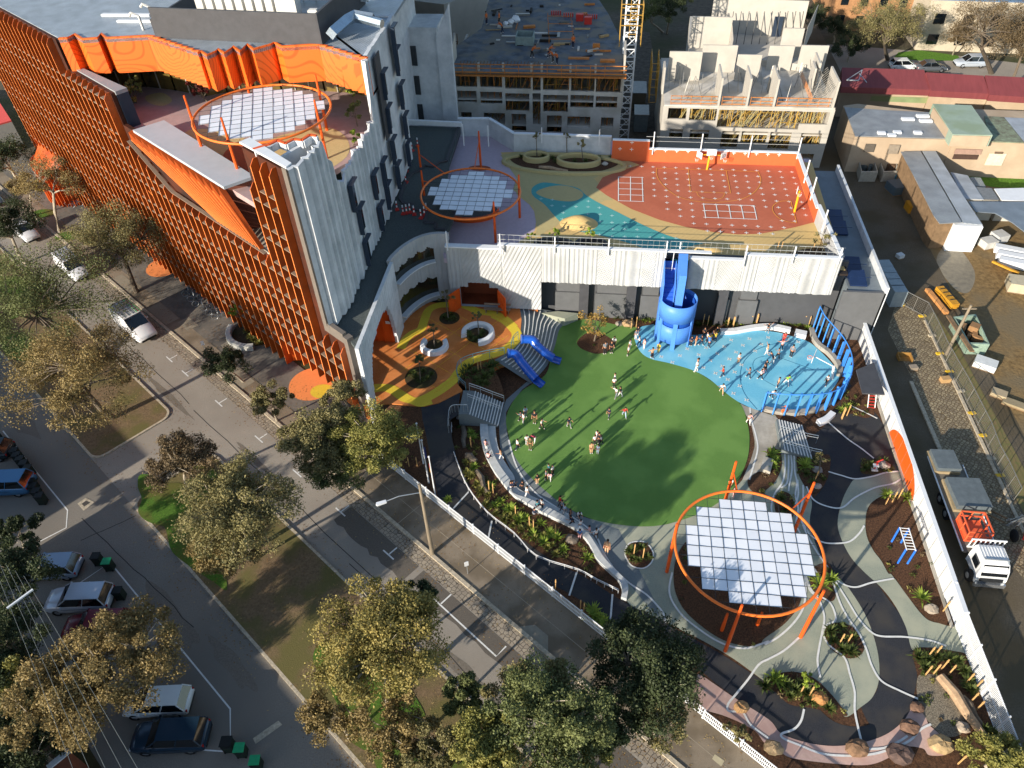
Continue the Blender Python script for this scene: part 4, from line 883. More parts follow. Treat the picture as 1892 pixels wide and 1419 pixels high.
b=MB();b.box((-18.6,50.66,PZ+2.3),(.45,.05,.3));part(b,'door_sign',M_white,podium)
iS=next(i for i,c in enumerate(cw)if c.y>52.9)
tA=arc[iS];tB=arc[NN];w0,w1=tA+.5,tB-1.6
u_=lambda t:(t-w0)/(w1-w0)
inw=lambda t:w0<t<w1
scal=lambda t,k:.35*abs(math.sin(u_(t)*math.pi*4.5+k))
curved('ribbed_cladding',lambda t:8.0-scal(t,0)-.3*(1-u_(t))if inw(t)else PZ,lambda t:9.2,iS,NN)
curved('ribbed_cladding',lambda t:4.6-scal(t,1)if inw(t)else PZ+.01,lambda t:6.2+.1*u_(t)if inw(t)else PZ+.02,iS,NN,.01)
curved('ribbed_cladding',lambda t:PZ,lambda t:PZ+.75 if inw(t)else PZ+.03,iS,NN,.02)
curved('window_sill',lambda t:6.22 if inw(t)else PZ,lambda t:6.34 if inw(t)else PZ+.01,iS,NN,.42,M_cap,rib=False)
curved('window_sill',lambda t:PZ+.76 if inw(t)else PZ,lambda t:PZ+.86 if inw(t)else PZ+.01,iS,NN,.5,M_cap,rib=False)
curved('ribbon_window',lambda t:PZ+.5,lambda t:8.4,iS,NN,-.38,mat('courtyard_glass','2a2a1c',.1,.6,.5,c2='151a1c',spec=.8),th=.1,rib=False)
b=MB();b.face([(-13.2,Y0+2.2,PZ),(-9.0,Y0+2.2,PZ),(-9.0,Y0+2.2,5),(-13.2,Y0+2.2,5)]);b.face([(-13.0,Y0+.3,PZ),(-13.0,Y0+2.2,PZ),(-13.0,Y0+2.2,4.9),(-13.0,Y0+.3,4.9)]);b.face([(-9.15,Y0+.3,PZ),(-9.15,Y0+.3,4.9),(-9.15,Y0+2.2,4.9),(-9.15,Y0+2.2,PZ)]);b.face([(-13.2,Y0+.3,4.8),(-9.0,Y0+.3,4.8),(-9.0,Y0+2.2,4.8),(-13.2,Y0+2.2,4.8)])
b.box((-11.1,Y0+1.2,PZ-.1),(4.2,2.2,.115));part(b,'recess_wall',mat('recess_brown','7a3a20',.7,.2,1),podium)
for sx,ang in((-12.95,-2.2),(-9.2,-.95)):
 g_=MB();w_=1.5;c_,s_=math.cos(ang),math.sin(ang);dr=(lambda t,z:(sx+c_*t,Y0-.15+s_*t,PZ+z))
 g_.beam(dr(0,.05),dr(w_,.05),.06);g_.beam(dr(0,2.3),dr(w_,2.3),.06);g_.beam(dr(0,.05),dr(0,2.3),.07);g_.beam(dr(w_,.05),dr(w_,2.3),.07);g_.beam(dr(0,.1),dr(w_,2.25),.05);g_.beam(dr(w_,.1),dr(0,2.25),.05);g_.beam(dr(w_/2,.05),dr(w_/2,2.3),.05);g_.beam(dr(0,1.2),dr(w_,1.2),.05)
 g_.face([dr(0,.05),dr(w_,.05),dr(w_,2.3),dr(0,2.3)])
 part(g_,'gate_leaf',M_or2,podium)
b=MB();b.prism([(22.9,56.7),(26.0,56.7),(26.2,79),(22.0,79),(22.0,76),(22.9,62)],0,5.4);
part(b,'side_roof',mat('side_roof_grey','6f7980',.6,.12,1),podium)
vwall('deck_wall',[Vector((26.1,56.4,0)),Vector((26.1,79,0))],0,6.2,M_wcon,.25)
vwall('deck_wall',[Vector((22.3,56.4,0)),Vector((26.0,56.4,0))],0,5.6,mat('charcoal_panel','5d5f61'),.25,1)
b=MB();b.prism([(p.x,p.y)for p in pq('d3',2.4,560,960,690,905,768,1138,605,1130)],2.3,2.42);part(b,'canopy_roof',M_dgrey,podium)
for k in(0,1,4,5):
 y=57.5+k*2.1;o=MB();o.prism([(23.1,y),(24.6,y),(24.6,y+1.9),(23.1,y+1.9)],5.45,lambda p:5.6+.2*(p[1]-y));o.beam((23.2,y+.95,5.8),(25.1,y+.95,5.8),.04);part(o,'solar_panel',mat('solar_cell','1b2c4e',.2,.15,2,spec=.7),podium)
pts_=[('c1',370,160,380,15),('c1',748,170,770,30),('c1',1135,182,1162,45),('c1',1522,195,1550,60),('c1',1580,385,1618,240),('c1',1632,520,1668,375),('c1',1718,785,1760,635),('c1',1850,1030,1875,950),('c1',1485,1020,1505,935),('c1',1095,1050,1125,920),('c1',475,975,483,895),('c1',580,980,590,898),('c1',18,960,22,875),('b3',335,428,335,345),('b2',1790,430,1790,325),('b2',1405,410,1405,305),('a3',240,1010,240,930),('a3',658,1030,662,945),('a2',1525,1030,1518,905),('a2',1705,1035,1708,915)]
for i,(k,x,y,x2,y2)in enumerate(pts_):
 zb=ZL if i<6 else(8.95 if i not in(9,11)else 8.4)
 if i>=16:zb=ZB
 p=P(*q(k,x,y),zb);h=HT(*q(k,x,y),*q(k,x2,y2),zb);h=min(max(h,1.2),3.2)
 b=MB();b.box((p.x,p.y,zb-.5),(.1,.14,h+.5));part(b,'net_post',M_cap,podium)
nw=MB()
for z in(8.98+1.0,8.98+.5):
 nw.beam((-9,56.75,z),(xE_,56.75,z),.03);nw.beam((BW[1].x,BW[1].y+.15,z),(BW[3].x,BW[3].y+.15,z),.03)
for k in range(60):nw.beam((-9+k*.5,56.75,8.9),(-9+k*.5,56.75,9.98),.01)
tag(part(nw,'net',mat('net_grey','a9adad',.6),podium),kind='stuff')
annex=thing('tower_block','narrow pale concrete block with a blank side wall rising behind the gravel roof','building',(-20,92,0))
ya=85.5
p1,p2=PY(*q('a2',1100,880),ya),PY(*q('a2',1240,880),ya)
b=MB();b.prism([(-23.6,ya),(-19.3,ya),(-19.3,90),(-23.6,90)],0,18.0);part(b,'wall',M_wcon,annex)
b=MB();b.prism([(-19.4,ya-.3),(-17.7,ya-.3),(-17.6,ya),(-19.4,ya)],0,lambda p:17.2+(p[0]+19.4)*1.9);part(b,'fin_wall',M_wcon,annex)
b=MB()
for z in(7,10.4,13.8):b.box((-22.4,ya-.05,z),(1.0,.16,2.2))
part(b,'window',M_glass,annex)
def loft(name,U,L_,zu,zl,m,n=10,k=24):
 U=spline([p for p in U],False,6);L_=spline([p for p in L_],False,6)
 def rs(pl,t):
  d=[0]
  for a,c in zip(pl[:-1],pl[1:]):d.append(d[-1]+(c-a).length)
  x=t*d[-1]
  for i in range(len(pl)-1):
   if d[i+1]>=x-1e-9:f=(x-d[i])/max(1e-9,d[i+1]-d[i]);return pl[i].lerp(pl[i+1],f)
  return pl[-1]
 g=[[rs(U,j/k).lerp(rs(L_,j/k),i/n)for j in range(k+1)]for i in range(n+1)]
 b=MB();b.add([p for r in g for p in r],[(i*(k+1)+j,i*(k+1)+j+1,(i+1)*(k+1)+j+1,(i+1)*(k+1)+j)for i in range(n)for j in range(k)])
 struct(b.build(name,m));return g
U=pq('c3',1.6,1025,20,1060,90,1085,180,1080,280,1065,360,1010,460,900,560,790,620)
L_=pq('c3',.1,1700,130,1600,200,1510,270,1480,350,1450,470,1390,640,1310,750,1190,880)
U=[Vector((p.x,p.y,1.6))for p in U];L_=[Vector((p.x,p.y,.1))for p in L_]
gg=loft('play_bank',U,L_,1.6,.1,M_dkgrey)
b=MB()
for i in range(1,10):
 row=gg[i];row=[p for j,p in enumerate(row)if not(i%2==0 and j in(13,14))and 0<j<24]
 for a,c in zip(row[:-1],row[1:]):
  if(c-a).length<2:b.beam(a+Vector((0,0,.03)),c+Vector((0,0,.03)),.1,.06)
struct(b.build('step_nosing',M_line))
b=MB();c=P(*q('c3',1640,110),.9);a1,a2=P(*q('c3',1420,40),1.55),P(*q('c3',1700,110),1.1)
b.prism([(p.x,p.y)for p in(P(*q('c3',1300,60),1.55),P(*q('c3',1480,40),1.55),P(*q('c3',1705,110),1.0),P(*q('c3',1560,170),1.0))],0,1.0);struct(b.build('concrete_plinth',M_grey))
bk_=[Vector((P(*q('c3',x,y),z).x,P(*q('c3',x,y),z).y,z))for x,y,z in((740,655,1.62),(560,690,1.62),(430,770,1.62),(400,860,1.62),(520,960,1.5),(700,1010,.9),(905,1065,.2),(880,930,.6),(830,800,1.1))]
cn=sum(bk_,Vector())/len(bk_);b=MB();b.add([cn+Vector((0,0,.15))]+bk_,[(0,1+i,1+(i+1)%len(bk_))for i in range(len(bk_))]);struct(b.build('mulch_bed',M_mulch))
BANKC=cn
def strip(name,A,B,m):
 b=MB();n=len(A);b.add(A+B,[(i,i+1,n+i+1,n+i)for i in range(n-1)]);struct(b.build(name,m))
zq=lambda k,x,y,z:P(*q(k,x,y),z)
strip('play_path',[zq('e2',1500,100,1.55),zq('e2',1480,265,1.5),zq('e2',1425,300,1.45),zq('e2',1440,440,1.0),zq('e2',1480,600,.5),zq('e2',1570,790,.085)],[zq('e2',1215,205,1.55),zq('e2',1225,300,1.45),zq('e2',1245,380,1.2),zq('e2',1262,470,.9),zq('e2',1295,640,.4),zq('e2',1330,830,.085)],M_black)
strip('mulch_bank',[zq('e2',1215,205,1.55),zq('e2',1225,300,1.45),zq('e2',1245,380,1.2),zq('e2',1262,470,.9),zq('e2',1295,640,.4),zq('e2',1330,830,.08)],[zq('e2',880,185,1.55),zq('e2',880,330,.9),zq('e2',900,420,.6),zq('e2',960,520,.4),zq('e2',1060,640,.2),zq('e2',1150,740,.07)],M_mulch)
def stair(name,TL,TR,BL,BR,n,z0,z1,landing=None):
 """steps descending from TL-BL edge to TR-BR edge"""
 b=MB();w=MB()
 for i in range(n):
  f0,f1=i/n,(i+1)/n;z=z0+(z1-z0)*(i/n);a,c,d,e=TL.lerp(TR,f0),TL.lerp(TR,f1),BL.lerp(BR,f1),BL.lerp(BR,f0)
  b.prism([(p.x,p.y)for p in(a,c,d,e)],0,z)
  w.beam(Vector((c.x,c.y,z+.006)),Vector((d.x,d.y,z+.006)),.09,.02)
 struct(b.build(name,M_dkgrey));struct(w.build('step_nosing',M_line))
stair('stairs',zq('c3',555,960,1.5),zq('c3',885,1090,.2),zq('c3',490,1215,1.5),zq('c3',825,1345,.2),11,1.5,.15)
b=MB();b.prism([(p.x,p.y)for p in(zq('c3',450,955,1.5),zq('c3',556,960,1.5),zq('c3',491,1215,1.5),zq('c3',395,1215,1.5))],0,1.52);struct(b.build('stair_landing',M_dkgrey))
stair('stairs',zq('e4',90,285,.75),zq('e4',270,340,.1),zq('e4',130,505,.75),zq('e4',345,585,.1),9,.6,.12)
M_rail=mat('steel_rail','b3b8ba',.35,.05,3,metal=.6);M_blk=mat('black_rail','2c2f33',.5)
def handrail(label,group,pts,h=.95,m=None,two=True,step=1):
 root=thing('handrail',label,'handrail',pts[0],group=group);b=MB();T=[Vector((p.x,p.y,p.z+h))for p in pts];b.tube(T,.032,6)
 if two:b.tube([Vector((p.x,p.y,p.z+h*.72))for p in pts],.022,6)
 part(b,'rail',m or M_rail,root);c=MB()
 for p in pts[::step]:
  c=MB();c.tube([p,p+Vector((0,0,h))],.024,6);part(c,'post',m or M_rail,root)
 return root
handrail('pale twin handrail at the back edge of the left stairs, beside the planted bank','stair handrails',[zq('c3',520,960,1.5),zq('c3',640,1000,1.1),zq('c3',770,1050,.7),zq('c3',895,1095,.2)])
handrail('curved steel handrail starting at the stair landing and following the black path','stair handrails',spline([zq('c3',500,1190,1.5),zq('c3',400,1190,1.5),zq('c3',330,1200,1.45),zq('c3',300,1260,1.4),zq('c3',292,1419,1.2)],False,2),.9,two=False)
handrail('steel twin handrail down the middle of the left stairs','stair handrails',[zq('c3',500,1075,1.5),zq('c3',620,1120,1.1),zq('c3',740,1165,.7),zq('c3',860,1210,.25)])
handrail('steel twin handrail down the middle of the right stairs by the blue court','stair handrails',[zq('e4',105,400,.6),zq('e4',190,425,.4),zq('e4',300,455,.1),zq('e4',375,470,.1)])
handrail('steel twin handrail at the lower side of the right stairs','stair handrails',[zq('e4',130,500,.6),zq('e4',220,530,.4),zq('e4',330,560,.1),zq('e4',400,575,.1)])
handrail('long metal handrail along the outer edge of the seating garden above the black path','path handrails',spline([zq('e2',1440,350,.1),zq('e2',1440,500,.1),zq('e2',1490,660,.1),zq('e2',1560,820,.1),zq('e2',1700,1000,.1),zq('e2',1892,1150,.1),zq('f3',200,-100,.1),zq('f3',500,0,.1),zq('f3',640,75,.1),zq('f3',795,150,.1)],False,3),.6,m=mat('pale_steel','c9cbcc',.4))
for k_,pp in(('teal guard rail curving along the courtyard edge from the stairs towards the slides',pq('c3',1.6,480,960,400,880,385,780,430,700,560,645,740,600,900,575)),('short curved guard rail between the two slide mouths',pq('c3',1.6,975,520,1000,450,1050,400))):
 pp=[Vector((p.x,p.y,1.6))for p in pp]
 handrail(k_,'courtyard guard rails',spline(pp,False,2),1.0,m=mat('teal_rail','4d7f8c',.4),step=2)
M_slide=mat('blue_slide','1f57b8',.22,.08,1,spec=.6)
def slide(label,pts):
 root=thing('tube_slide',label,'slide',pts[0],group='blue slides');r=.42
 P2=spline(pts,False,6);n=len(P2);b=MB()
 b.tube(P2[:max(3,int(n*.82))],r,12,cap=False);part(b,'tube',M_slide,root,True)
 ch=MB();base=len(ch.v);seg=P2[int(n*.8):];k=9
 for i,p in enumerate(seg):
  a,c=seg[max(0,i-1)],seg[min(len(seg)-1,i+1)];t=(c-a).normalized();x=t.cross(Vector((0,0,1))).normalized();y=x.cross(t)
  for j in range(k+1):g=math.pi+math.pi*j/k;ch.v.append(tuple(p+x*math.cos(g)*r+y*math.sin(g)*r*.9))
  for j in range(k,-1,-1):g=math.pi+math.pi*j/k;ch.v.append(tuple(p+x*math.cos(g)*(r-.05)+y*(math.sin(g)*(r-.05)*.9+.0)))
 m_=2*(k+1)
 for i in range(len(seg)-1):
  for j in range(m_-1):ch.f.append((i*m_+j,i*m_+j+1,(i+1)*m_+j+1,(i+1)*m_+j));ch.mi.append(0)
 part(ch,'chute',M_slide,root,True)
 for f in(.02,.33,.6):
  i=int(n*f);p=P2[i];t=(P2[min(n-1,i+1)]-p).normalized();b=MB();b.tube([p-t*.05,p+t*.05],r+.05,14);part(b,'flange',M_slide,root)
 for f in(.35,.62):
  p=P2[int(n*f)];b=MB();b.tube([(p.x,p.y,.05),(p.x,p.y,p.z-.4)],.045,6);part(b,'leg',M_rail,root)
slide('upper blue plastic tube slide running down the striped bank',[zq('c3',1085,395,2.1),zq('c3',1200,400,1.95),zq('c3',1250,460,1.6),zq('c3',1340,540,1.1),zq('c3',1430,600,.65),zq('c3',1515,630,.48)])
slide('lower blue plastic tube slide ending on the turf',[zq('c3',940,550,2.1),zq('c3',1020,560,1.95),zq('c3',1080,640,1.6),zq('c3',1160,740,1.1),zq('c3',1240,830,.65),zq('c3',1315,890,.48)])
def bench_ring(label,c,r,w,a0,a1,m,zb=1.6,h=.5,grp='curved white bench seats'):
 root=thing('curved_bench',label,'bench',(c.x,c.y,zb),group=grp);b=MB();ring('seat',Vector((c.x,c.y,0)),r,r,h,w,m,zb=zb,root=root,a0=a0,a1=a1);return root
def zz(p,z):return Vector((p.x,p.y,z))
c=zq('c3',610,350,1.6);bench_ring('large white C-shaped bench around the tree at the courtyard middle',c,1.62,.55,-80,200,M_cap)
struct(sheet('mulch_bed',[c+Vector((1.15*math.cos(t),1.15*math.sin(t),0))for t in[k*.5236 for k in range(12)]],1.64,M_soil))
c=zq('d1',822,895,1.6);bench_ring('white half-ring bench open to the back on the orange courtyard floor',c,1.35,.5,150,395,M_cap)
for k_,x,y,r in(('d1',935,680,1.0),('d1',722,1125,1.45),('d1',822,880,.75)):
 c=zq(k_,x,y,1.6);struct(sheet('mulch_bed',[c+Vector((r*math.cos(t),r*math.sin(t),0))for t in[k*.5236 for k in range(12)]],1.63,M_soil))
c=P(*q('b1',1830,1090));c=P(475,612);bench_ring('pale segmented curved bench on the street forecourt beside the orange fins',c,3.0,.6,175,285,mat('pale_stone','b9b9b2',.7,.1,3),.05,.5)
struct(sheet('mulch_bed',[c+Vector((2.4*math.cos(t),2.4*math.sin(t),0))for t in[math.radians(a)for a in(170,190,210,230,250,270,290,320,350,20,60,110,140)]],.068,M_soil))
for s_,n_,a_,m_ in((50.2,21.3,3.1,M_orpave),(74.6,21.5,2.7,M_orpave),(100.5,22.6,3.6,M_yel)):
 c={3.1:P(578,710),2.7:P(303,494),3.6:P(98,336)}[a_];a_*=.7;struct(sheet('entrance_pad',[c+Vector((a_*math.cos(t),a_*math.sin(t),0))for t in[k*.5236 for k in range(12)]],.072,mat('entrance_pad_orange','e0894f',.8,.08,4)if m_ is M_orpave else m_))
struct(sheet('entrance_pad',[P(596,724)+Vector((1.1*math.cos(t),.9*math.sin(t),0))for t in[k*.5236 for k in range(12)]],.078,M_yel))
M_bl=mat('blue_perforated','4f86d8',.45,.06,1);M_bld=mat('blue_inside','1d4fa8',.5,.1,1)
tw=thing('slide_tower','tall bright blue cylindrical slide tower with a ramp box joining the rooftop deck','play tower',(7.75,55.1,0))
def drum(name,r,z0,z1,m,a0=0,a1=360,th=.06):
 b=MB();n=32;N_=n+1
 for i in range(N_):
  g=math.radians(a0+(a1-a0)*i/n);ca,sa=math.cos(g),math.sin(g)
  for rr,z in((r,z0),(r,z1),(r-th,z1),(r-th,z0)):b.v.append((7.75+rr*ca,55.1+rr*sa*.97,z))
 for i in range(n):
  for t in range(4):b.f.append((i*4+t,(i+1)*4+t,(i+1)*4+(t+1)%4,i*4+(t+1)%4));b.mi.append(0)
 return part(b,name,m,tw,True)
drum('lower_drum',1.66,.75,2.65,M_bl);drum('upper_drum',1.68,3.15,5.05,M_bl);drum('inner_drum',1.5,.6,4.7,M_bld)
for a in(-95,-150,-30,90,30,160):
 g=math.radians(a);b=MB();b.box((7.75+1.62*math.cos(g),55.1+1.57*math.sin(g),.1),(.4,.12,3.1),g+math.pi/2);part(b,'leg',M_bl,tw)
b=MB();b.prism([(7.35,54.3),(8.0,54.3),(8.15,56.7),(7.35,56.7)],lambda p:4.2+(p[1]-54.3)*1.35,lambda p:8.05+(p[1]-54.3)*.3);part(b,'chute_box',M_bl,tw)
b=MB();b.prism([(6.12,54.6),(6.2,54.6),(6.2,57),(6.12,57)],lambda p:4.4,lambda p:7.0+(p[1]-54.6)*.5);b.prism([(7.2,54.8),(7.26,54.8),(7.26,57),(7.2,57)],4.4,lambda p:6.3+(p[1]-54.8)*.7);part(b,'side_panel',M_bl,tw)
b=MB();b.prism([(6.2,54.6),(7.2,54.6),(7.2,57.2),(6.2,57.2)],lambda p:4.0+(p[1]-54.6)*1.3,lambda p:4.2+(p[1]-54.6)*1.3)
for k in range(9):b.box((6.7,54.75+k*.26,4.25+k*.33),(1.0,.2,.12))
part(b,'ramp',M_bld,tw)
b=MB();b.prism([(6.85,56.5),(6.9,56.5),(7.05,58.0),(7.0,58.0)],7.0,lambda p:9.0-.5*(p[1]-56.5));part(b,'gate_panel',M_cap,tw)
b=MB();b.box((6.1,55.3,0),(.18,.9,4.6));b.box((9.25,55.6,0),(.14,.8,4.4));part(b,'support_panel',M_bl,tw)
scr=thing('court_screen','curving screen of tall blue posts with a thin top rail around the blue court','screen',(20,50,0))
bp_=[(15.0,46.1),(15.9,45.9),(16.8,45.8),(17.7,45.85),(18.6,46.05),(19.5,46.35),(20.3,46.75),(21.1,47.4),(21.8,48.2),(22.3,49.1),(22.6,50.1),(22.75,51.1),(22.75,52.1),(22.6,53.1),(22.35,54.0),(22.0,54.8),(21.7,55.5),(21.4,56.2),(21.25,56.9),(21.15,57.6)]
top=[]
for i,(x,y)in enumerate(bp_):
 h=2.3+.25*math.sin(i*.6)if i<9 else 2.2+.05*(i-9)
 cx_,cy_=18.9,51.3;dx,dy=x-cx_,y-cy_;l=math.hypot(dx,dy);ang=math.atan2(dy,dx)
 b=MB();b.box((x,y,.15),(.34,.1,h),ang);part(b,'post',mat('bright_blue_post','3f86d6',.4,.05,1),scr);top.append(Vector((x+dx/l*.1,y+dy/l*.1,.15+h)))
b=MB();b.tube(spline(top,False,3),.05,6);part(b,'top_rail',mat('bright_blue_post','3f86d6'),scr)
rw=thing('retaining_wall','curved pale concrete retaining wall holding the blue court','retaining wall',(20,47,0))
b=MB();cc=spline([Vector((x+.28*(x-18.9)/6*(-1),y+.0,0))for x,y in bp_[:9]],False,3)
for a,c in zip(cc[:-1],cc[1:]):b.prism([(a.x,a.y),(c.x,c.y),(c.x-.05,c.y+.4),(a.x-.05,a.y+.4)],0,.42)
part(b,'wall',mat('cast_concrete','9b978e',.85,.2,1.5,patch='88847b'),rw)
b=MB();cc=spline([zq('c5',x,y,.3)for x,y in((1370,205),(1400,290),(1440,340),(1510,390),(1570,460),(1600,520),(1590,570))],False,4)
for a,c in zip(cc[:-1],cc[1:]):b.beam(Vector((a.x,a.y,.25)),Vector((c.x,c.y,.25)),.42,.5)
part(b,'wall',mat('cast_concrete','9b978e'),rw)
def wallseat(label,pts,w=.5,h=.45,m=None):
 root=thing('bench_wall',label,'bench',pts[0],group='low white concrete seats');b=MB();pp=spline(pts,False,4)
 for a,c in zip(pp[:-1],pp[1:]):
  d=(c-a).normalized();n=Vector((-d.y,d.x,0))*w/2;b.prism([(a-n).xy,(c-n).xy,(c+n).xy,(a+n).xy],.05,h+.05)
 part(b,'seat',m or M_cap,root)
wallseat('long wavy white concrete seat along the back of the blue court',pq('c5',0,645,245,760,240,900,215,1050,205,1200,235))
wallseat('short white block seat at the back corner of the blue court',pq('c5',0,1235,255,1325,275),.7,.5)
wallseat('pale concrete block seat below the blue court retaining wall',pq('c5',0,1420,970,1480,945,1535,895),.5)
wallseat('grey concrete block beside the tufts left of the right stairs',pq('e4',0,0,690,25,600),.8,.4,M_conc)
M_panel=mat('white_shade_panel','dde2e8',.45,.04,1.2);M_cable=mat('cable','30363c',.4)
def canopy(label,c,zf,zr,R,cell,posts,pr,dz=0.0,rot=0.0):
 root=thing('sun_canopy',label,'canopy',(c[0],c[1],zf),group='round panel sun canopies')
 b=MB();b.tube([(c[0]+R*math.cos(a),c[1]+R*math.sin(a),zr)for a in[k*2*math.pi/64 for k in range(64)]],.1,8,closed=True);part(b,'ring',mat('orange_ring','e4742e',.4,.04,1),root,True)
 n=int(R/cell)+1;cab=MB();pan=MB();cr,sr=math.cos(rot),math.sin(rot);rt=lambda x,y:(c[0]+x*cr-y*sr,c[1]+x*sr+y*cr)
 for i in range(-n,n+1):
  for j in range(-n,n+1):
   x,y=(i+.5)*cell,(j+.5)*cell
   if math.hypot(x,y)<pr:
    sag=dz
    h=cell*.485;tl=ru(-.015,.015);vs=[]
    for z in(0,.03):
     for a,e in((-1,-1),(1,-1),(1,1),(-1,1)):X,Y=rt(x+a*h,y+e*h);vs.append((X,Y,zr+sag+z+tl*a))
    pan.add(vs,[(0,3,2,1),(4,5,6,7),(0,1,5,4),(1,2,6,5),(2,3,7,6),(3,0,4,7)])
 for k in range(-n,n+1):
  t=k*cell
  if abs(t)<R*.97:
   L=math.sqrt(R*R-t*t)
   for(A,B)in(((t,-L),(t,L)),((-L,t),(L,t))):
    pts=[A[0]+(B[0]-A[0])*f for f in(0,.5,1)],[A[1]+(B[1]-A[1])*f for f in(0,.5,1)]
    q_=[Vector((*rt(pts[0][i],pts[1][i]),zr+dz+.045+.003*(A[0]==t)))for i in range(3)]
    cab.beam(q_[0],q_[1],.022);cab.beam(q_[1],q_[2],.022)
 tag(part(pan,'shade_panels',M_panel,root),kind='stuff');tag(part(cab,'cables',M_cable,root),kind='stuff')
 for(x,y,h)in posts:
  b=MB();b.tube([(x,y,zf),(x,y,zf+h*.35),(x,y,zf+h)],[.13,.13,.085],8)
  part(b,'post',M_or2,root)
  if h<3:continue
  d=Vector((c[0]-x,c[1]-y,0));k=MB();e=d.normalized()*(d.length-R+.02);k.tube([(x,y,zr),(x+e.x,y+e.y,zr)],.05,6);part(k,'bracket',M_or2,root)
pb=lambda k,x,y,z=0:P(*q(k,x,y),z)
cp=[(pb('f3',1575,570),5.9),(pb('e3',1150,1410),5.9),(pb('f4',262,470),5.9),(P(1334,946),5.9),(pb('e4',215,1120),5.9),(pb('f3',1550,420),2.2),(pb('f3',1808,380),1.6)]
CZ=4.9;cc_=[P(1247.5,1010,CZ),P(1527,1048,CZ),P(1393,1144,CZ),P(1400,905,CZ)]
cx_,cy_=(cc_[0].x+cc_[1].x)/2,(cc_[2].y+cc_[3].y)/2
canopy('big white panel canopy on leaning orange posts over the round mulch bed by the lawn',(cx_,cy_),.1,CZ,(cc_[1].x-cc_[0].x)/2,.80,[(p.x,p.y,h)for p,h in cp],4.0,-.1,.0)
z2=10.4;cc_=[P(776,362,z2),P(960,362,z2),P(862,404,z2),P(868,312,z2)]
canopy('round panel canopy with orange ring on the mauve rooftop deck beside the gravel roof',((cc_[0].x+cc_[1].x)/2,(cc_[2].y+cc_[3].y)/2),DZ,z2,(cc_[1].x-cc_[0].x)/2,.82,[(p.x,p.y,h)for p,h in((pb('b2',1250,150,DZ),4.4),(pb('b2',1757,385,DZ),4.4),(pb('b3',80,205,DZ),4.7),(pb('a2',1650,1225,DZ),4.3),(pb('a2',1225,1330,DZ),4.3))],3.75)
z3=20.6;cc_=[P(360,212,z3),P(605,212,z3),P(478,262,z3),P(480,160,z3)]
canopy('widest panel canopy with orange ring on the upper school terrace',((cc_[0].x+cc_[1].x)/2,(cc_[2].y+cc_[3].y)/2),17.2,z3,(cc_[1].x-cc_[0].x)/2,.86,[(p.x,p.y,h)for p,h in((pb('a1',1490,1135,17.2),5.3),(pb('a1',1750,1300,17.2),5.2),(pb('a2',530,1155,17.2),5.1),(pb('a2',530,950,17.2),5.0),(pb('a1',1815,680,17.2),4.9))],4.9,0,.35)
b=MB();c=pb('b2',1570,160,DZ)
for k in range(24):
 a0,a1=math.radians(180+k*7.5),math.radians(187.5+k*7.5);f=lambda a:(c.x+3.0*math.cos(a),c.y+2.2*math.sin(a))
 b.prism([f(a0),f(a1),(f(a1)[0],f(a1)[1]+.1),(f(a0)[0],f(a0)[1]+.1)],DZ,DZ+.6)
part(b,'deck_edge_ring',M_or2,podium);dpatch([c+Vector((2.9*math.cos(t),2.1*math.sin(t),0))for t in[k*.5236 for k in range(12)]],M_dgrey,.02)
M_yp=mat('yellow_post','e0a21f',.4,.05,1);M_bd=mat('hoop_white','d9dcdc',.5,.04,2)
def hoop(label,base,post,arm_z,boards,m_post,s=1.0):
 root=thing('basketball_hoop',label,'basketball hoop',base,group='basketball hoops');x,y,z=base
 b=MB();b.tube([(x,y,z),(x+post[0],y+post[1],z+arm_z)],.11,8);part(b,'post',m_post,root)
 for(dx,dy,zc,ang,w)in boards:
  bx,by=x+dx,y+dy;b=MB();b.box((bx,by,zc-.35),(w,.05,.7),ang);o=part(b,'backboard',M_bd,root)
  c,s_=math.cos(ang),math.sin(ang);b=MB();
  for q0,q1 in(((-.18,.0),(.18,.0)),((-.18,.26),(.18,.26)),((-.18,0),(-.18,.26)),((.18,0),(.18,.26))):b.beam((bx+c*q0[0]+s_*.03,by+s_*q0[0]-c*.03,zc-.15+q0[1]),(bx+c*q1[0]+s_*.03,by+s_*q1[0]-c*.03,zc-.15+q1[1]),.03)
  m2=mat('hoop_dark_line','33363a',.5);b.v=b.v;k=part(b,'target_square',m2,root)
  b=MB();rc=(bx+s_*.3,by-c*.3);b.tube([(rc[0]+.22*math.cos(t),rc[1]+.22*math.sin(t),zc-.25)for t in[k*.6283 for k in range(10)]],.02,5,closed=True);part(b,'rim',M_or2,root)
  b=MB()
  for t in[k*.6283 for k in range(10)]:b.beam((rc[0]+.22*math.cos(t),rc[1]+.22*math.sin(t),zc-.25),(rc[0]+.12*math.cos(t+.3),rc[1]+.12*math.sin(t+.3),zc-.65),.012)
  part(b,'net',M_bd,root)
  b=MB();b.beam((x+post[0],y+post[1],z+arm_z-.05),(bx,by,zc),.07);part(b,'arm',M_bd if m_post is not M_yp else M_yp,root)
p=pb('c1',800,318,DZ);hoop('yellow post with three white backboards at the back wall of the terracotta court',tuple(p),(.1,.3),1.7,[(.25,.2,9.0,0,1.0),(-.95,.5,8.55,-.9,.8),(1.6,.6,8.5,.7,.8)],M_yp)
p=pb('c1',1495,655,DZ);hoop('single yellow post with a small ring at the right side of the terracotta court',tuple(p),(.0,.2),2.3,[(-.25,.1,9.5,1.4,.35)],M_yp)
p=zq('c5',1535,605,.1);hoop('white hoop on the blue court leaning in from the curved wall',tuple(p),(-.2,.1),1.5,[(-2.0,.5,2.3,1.15+math.pi,1.25)],M_bd)
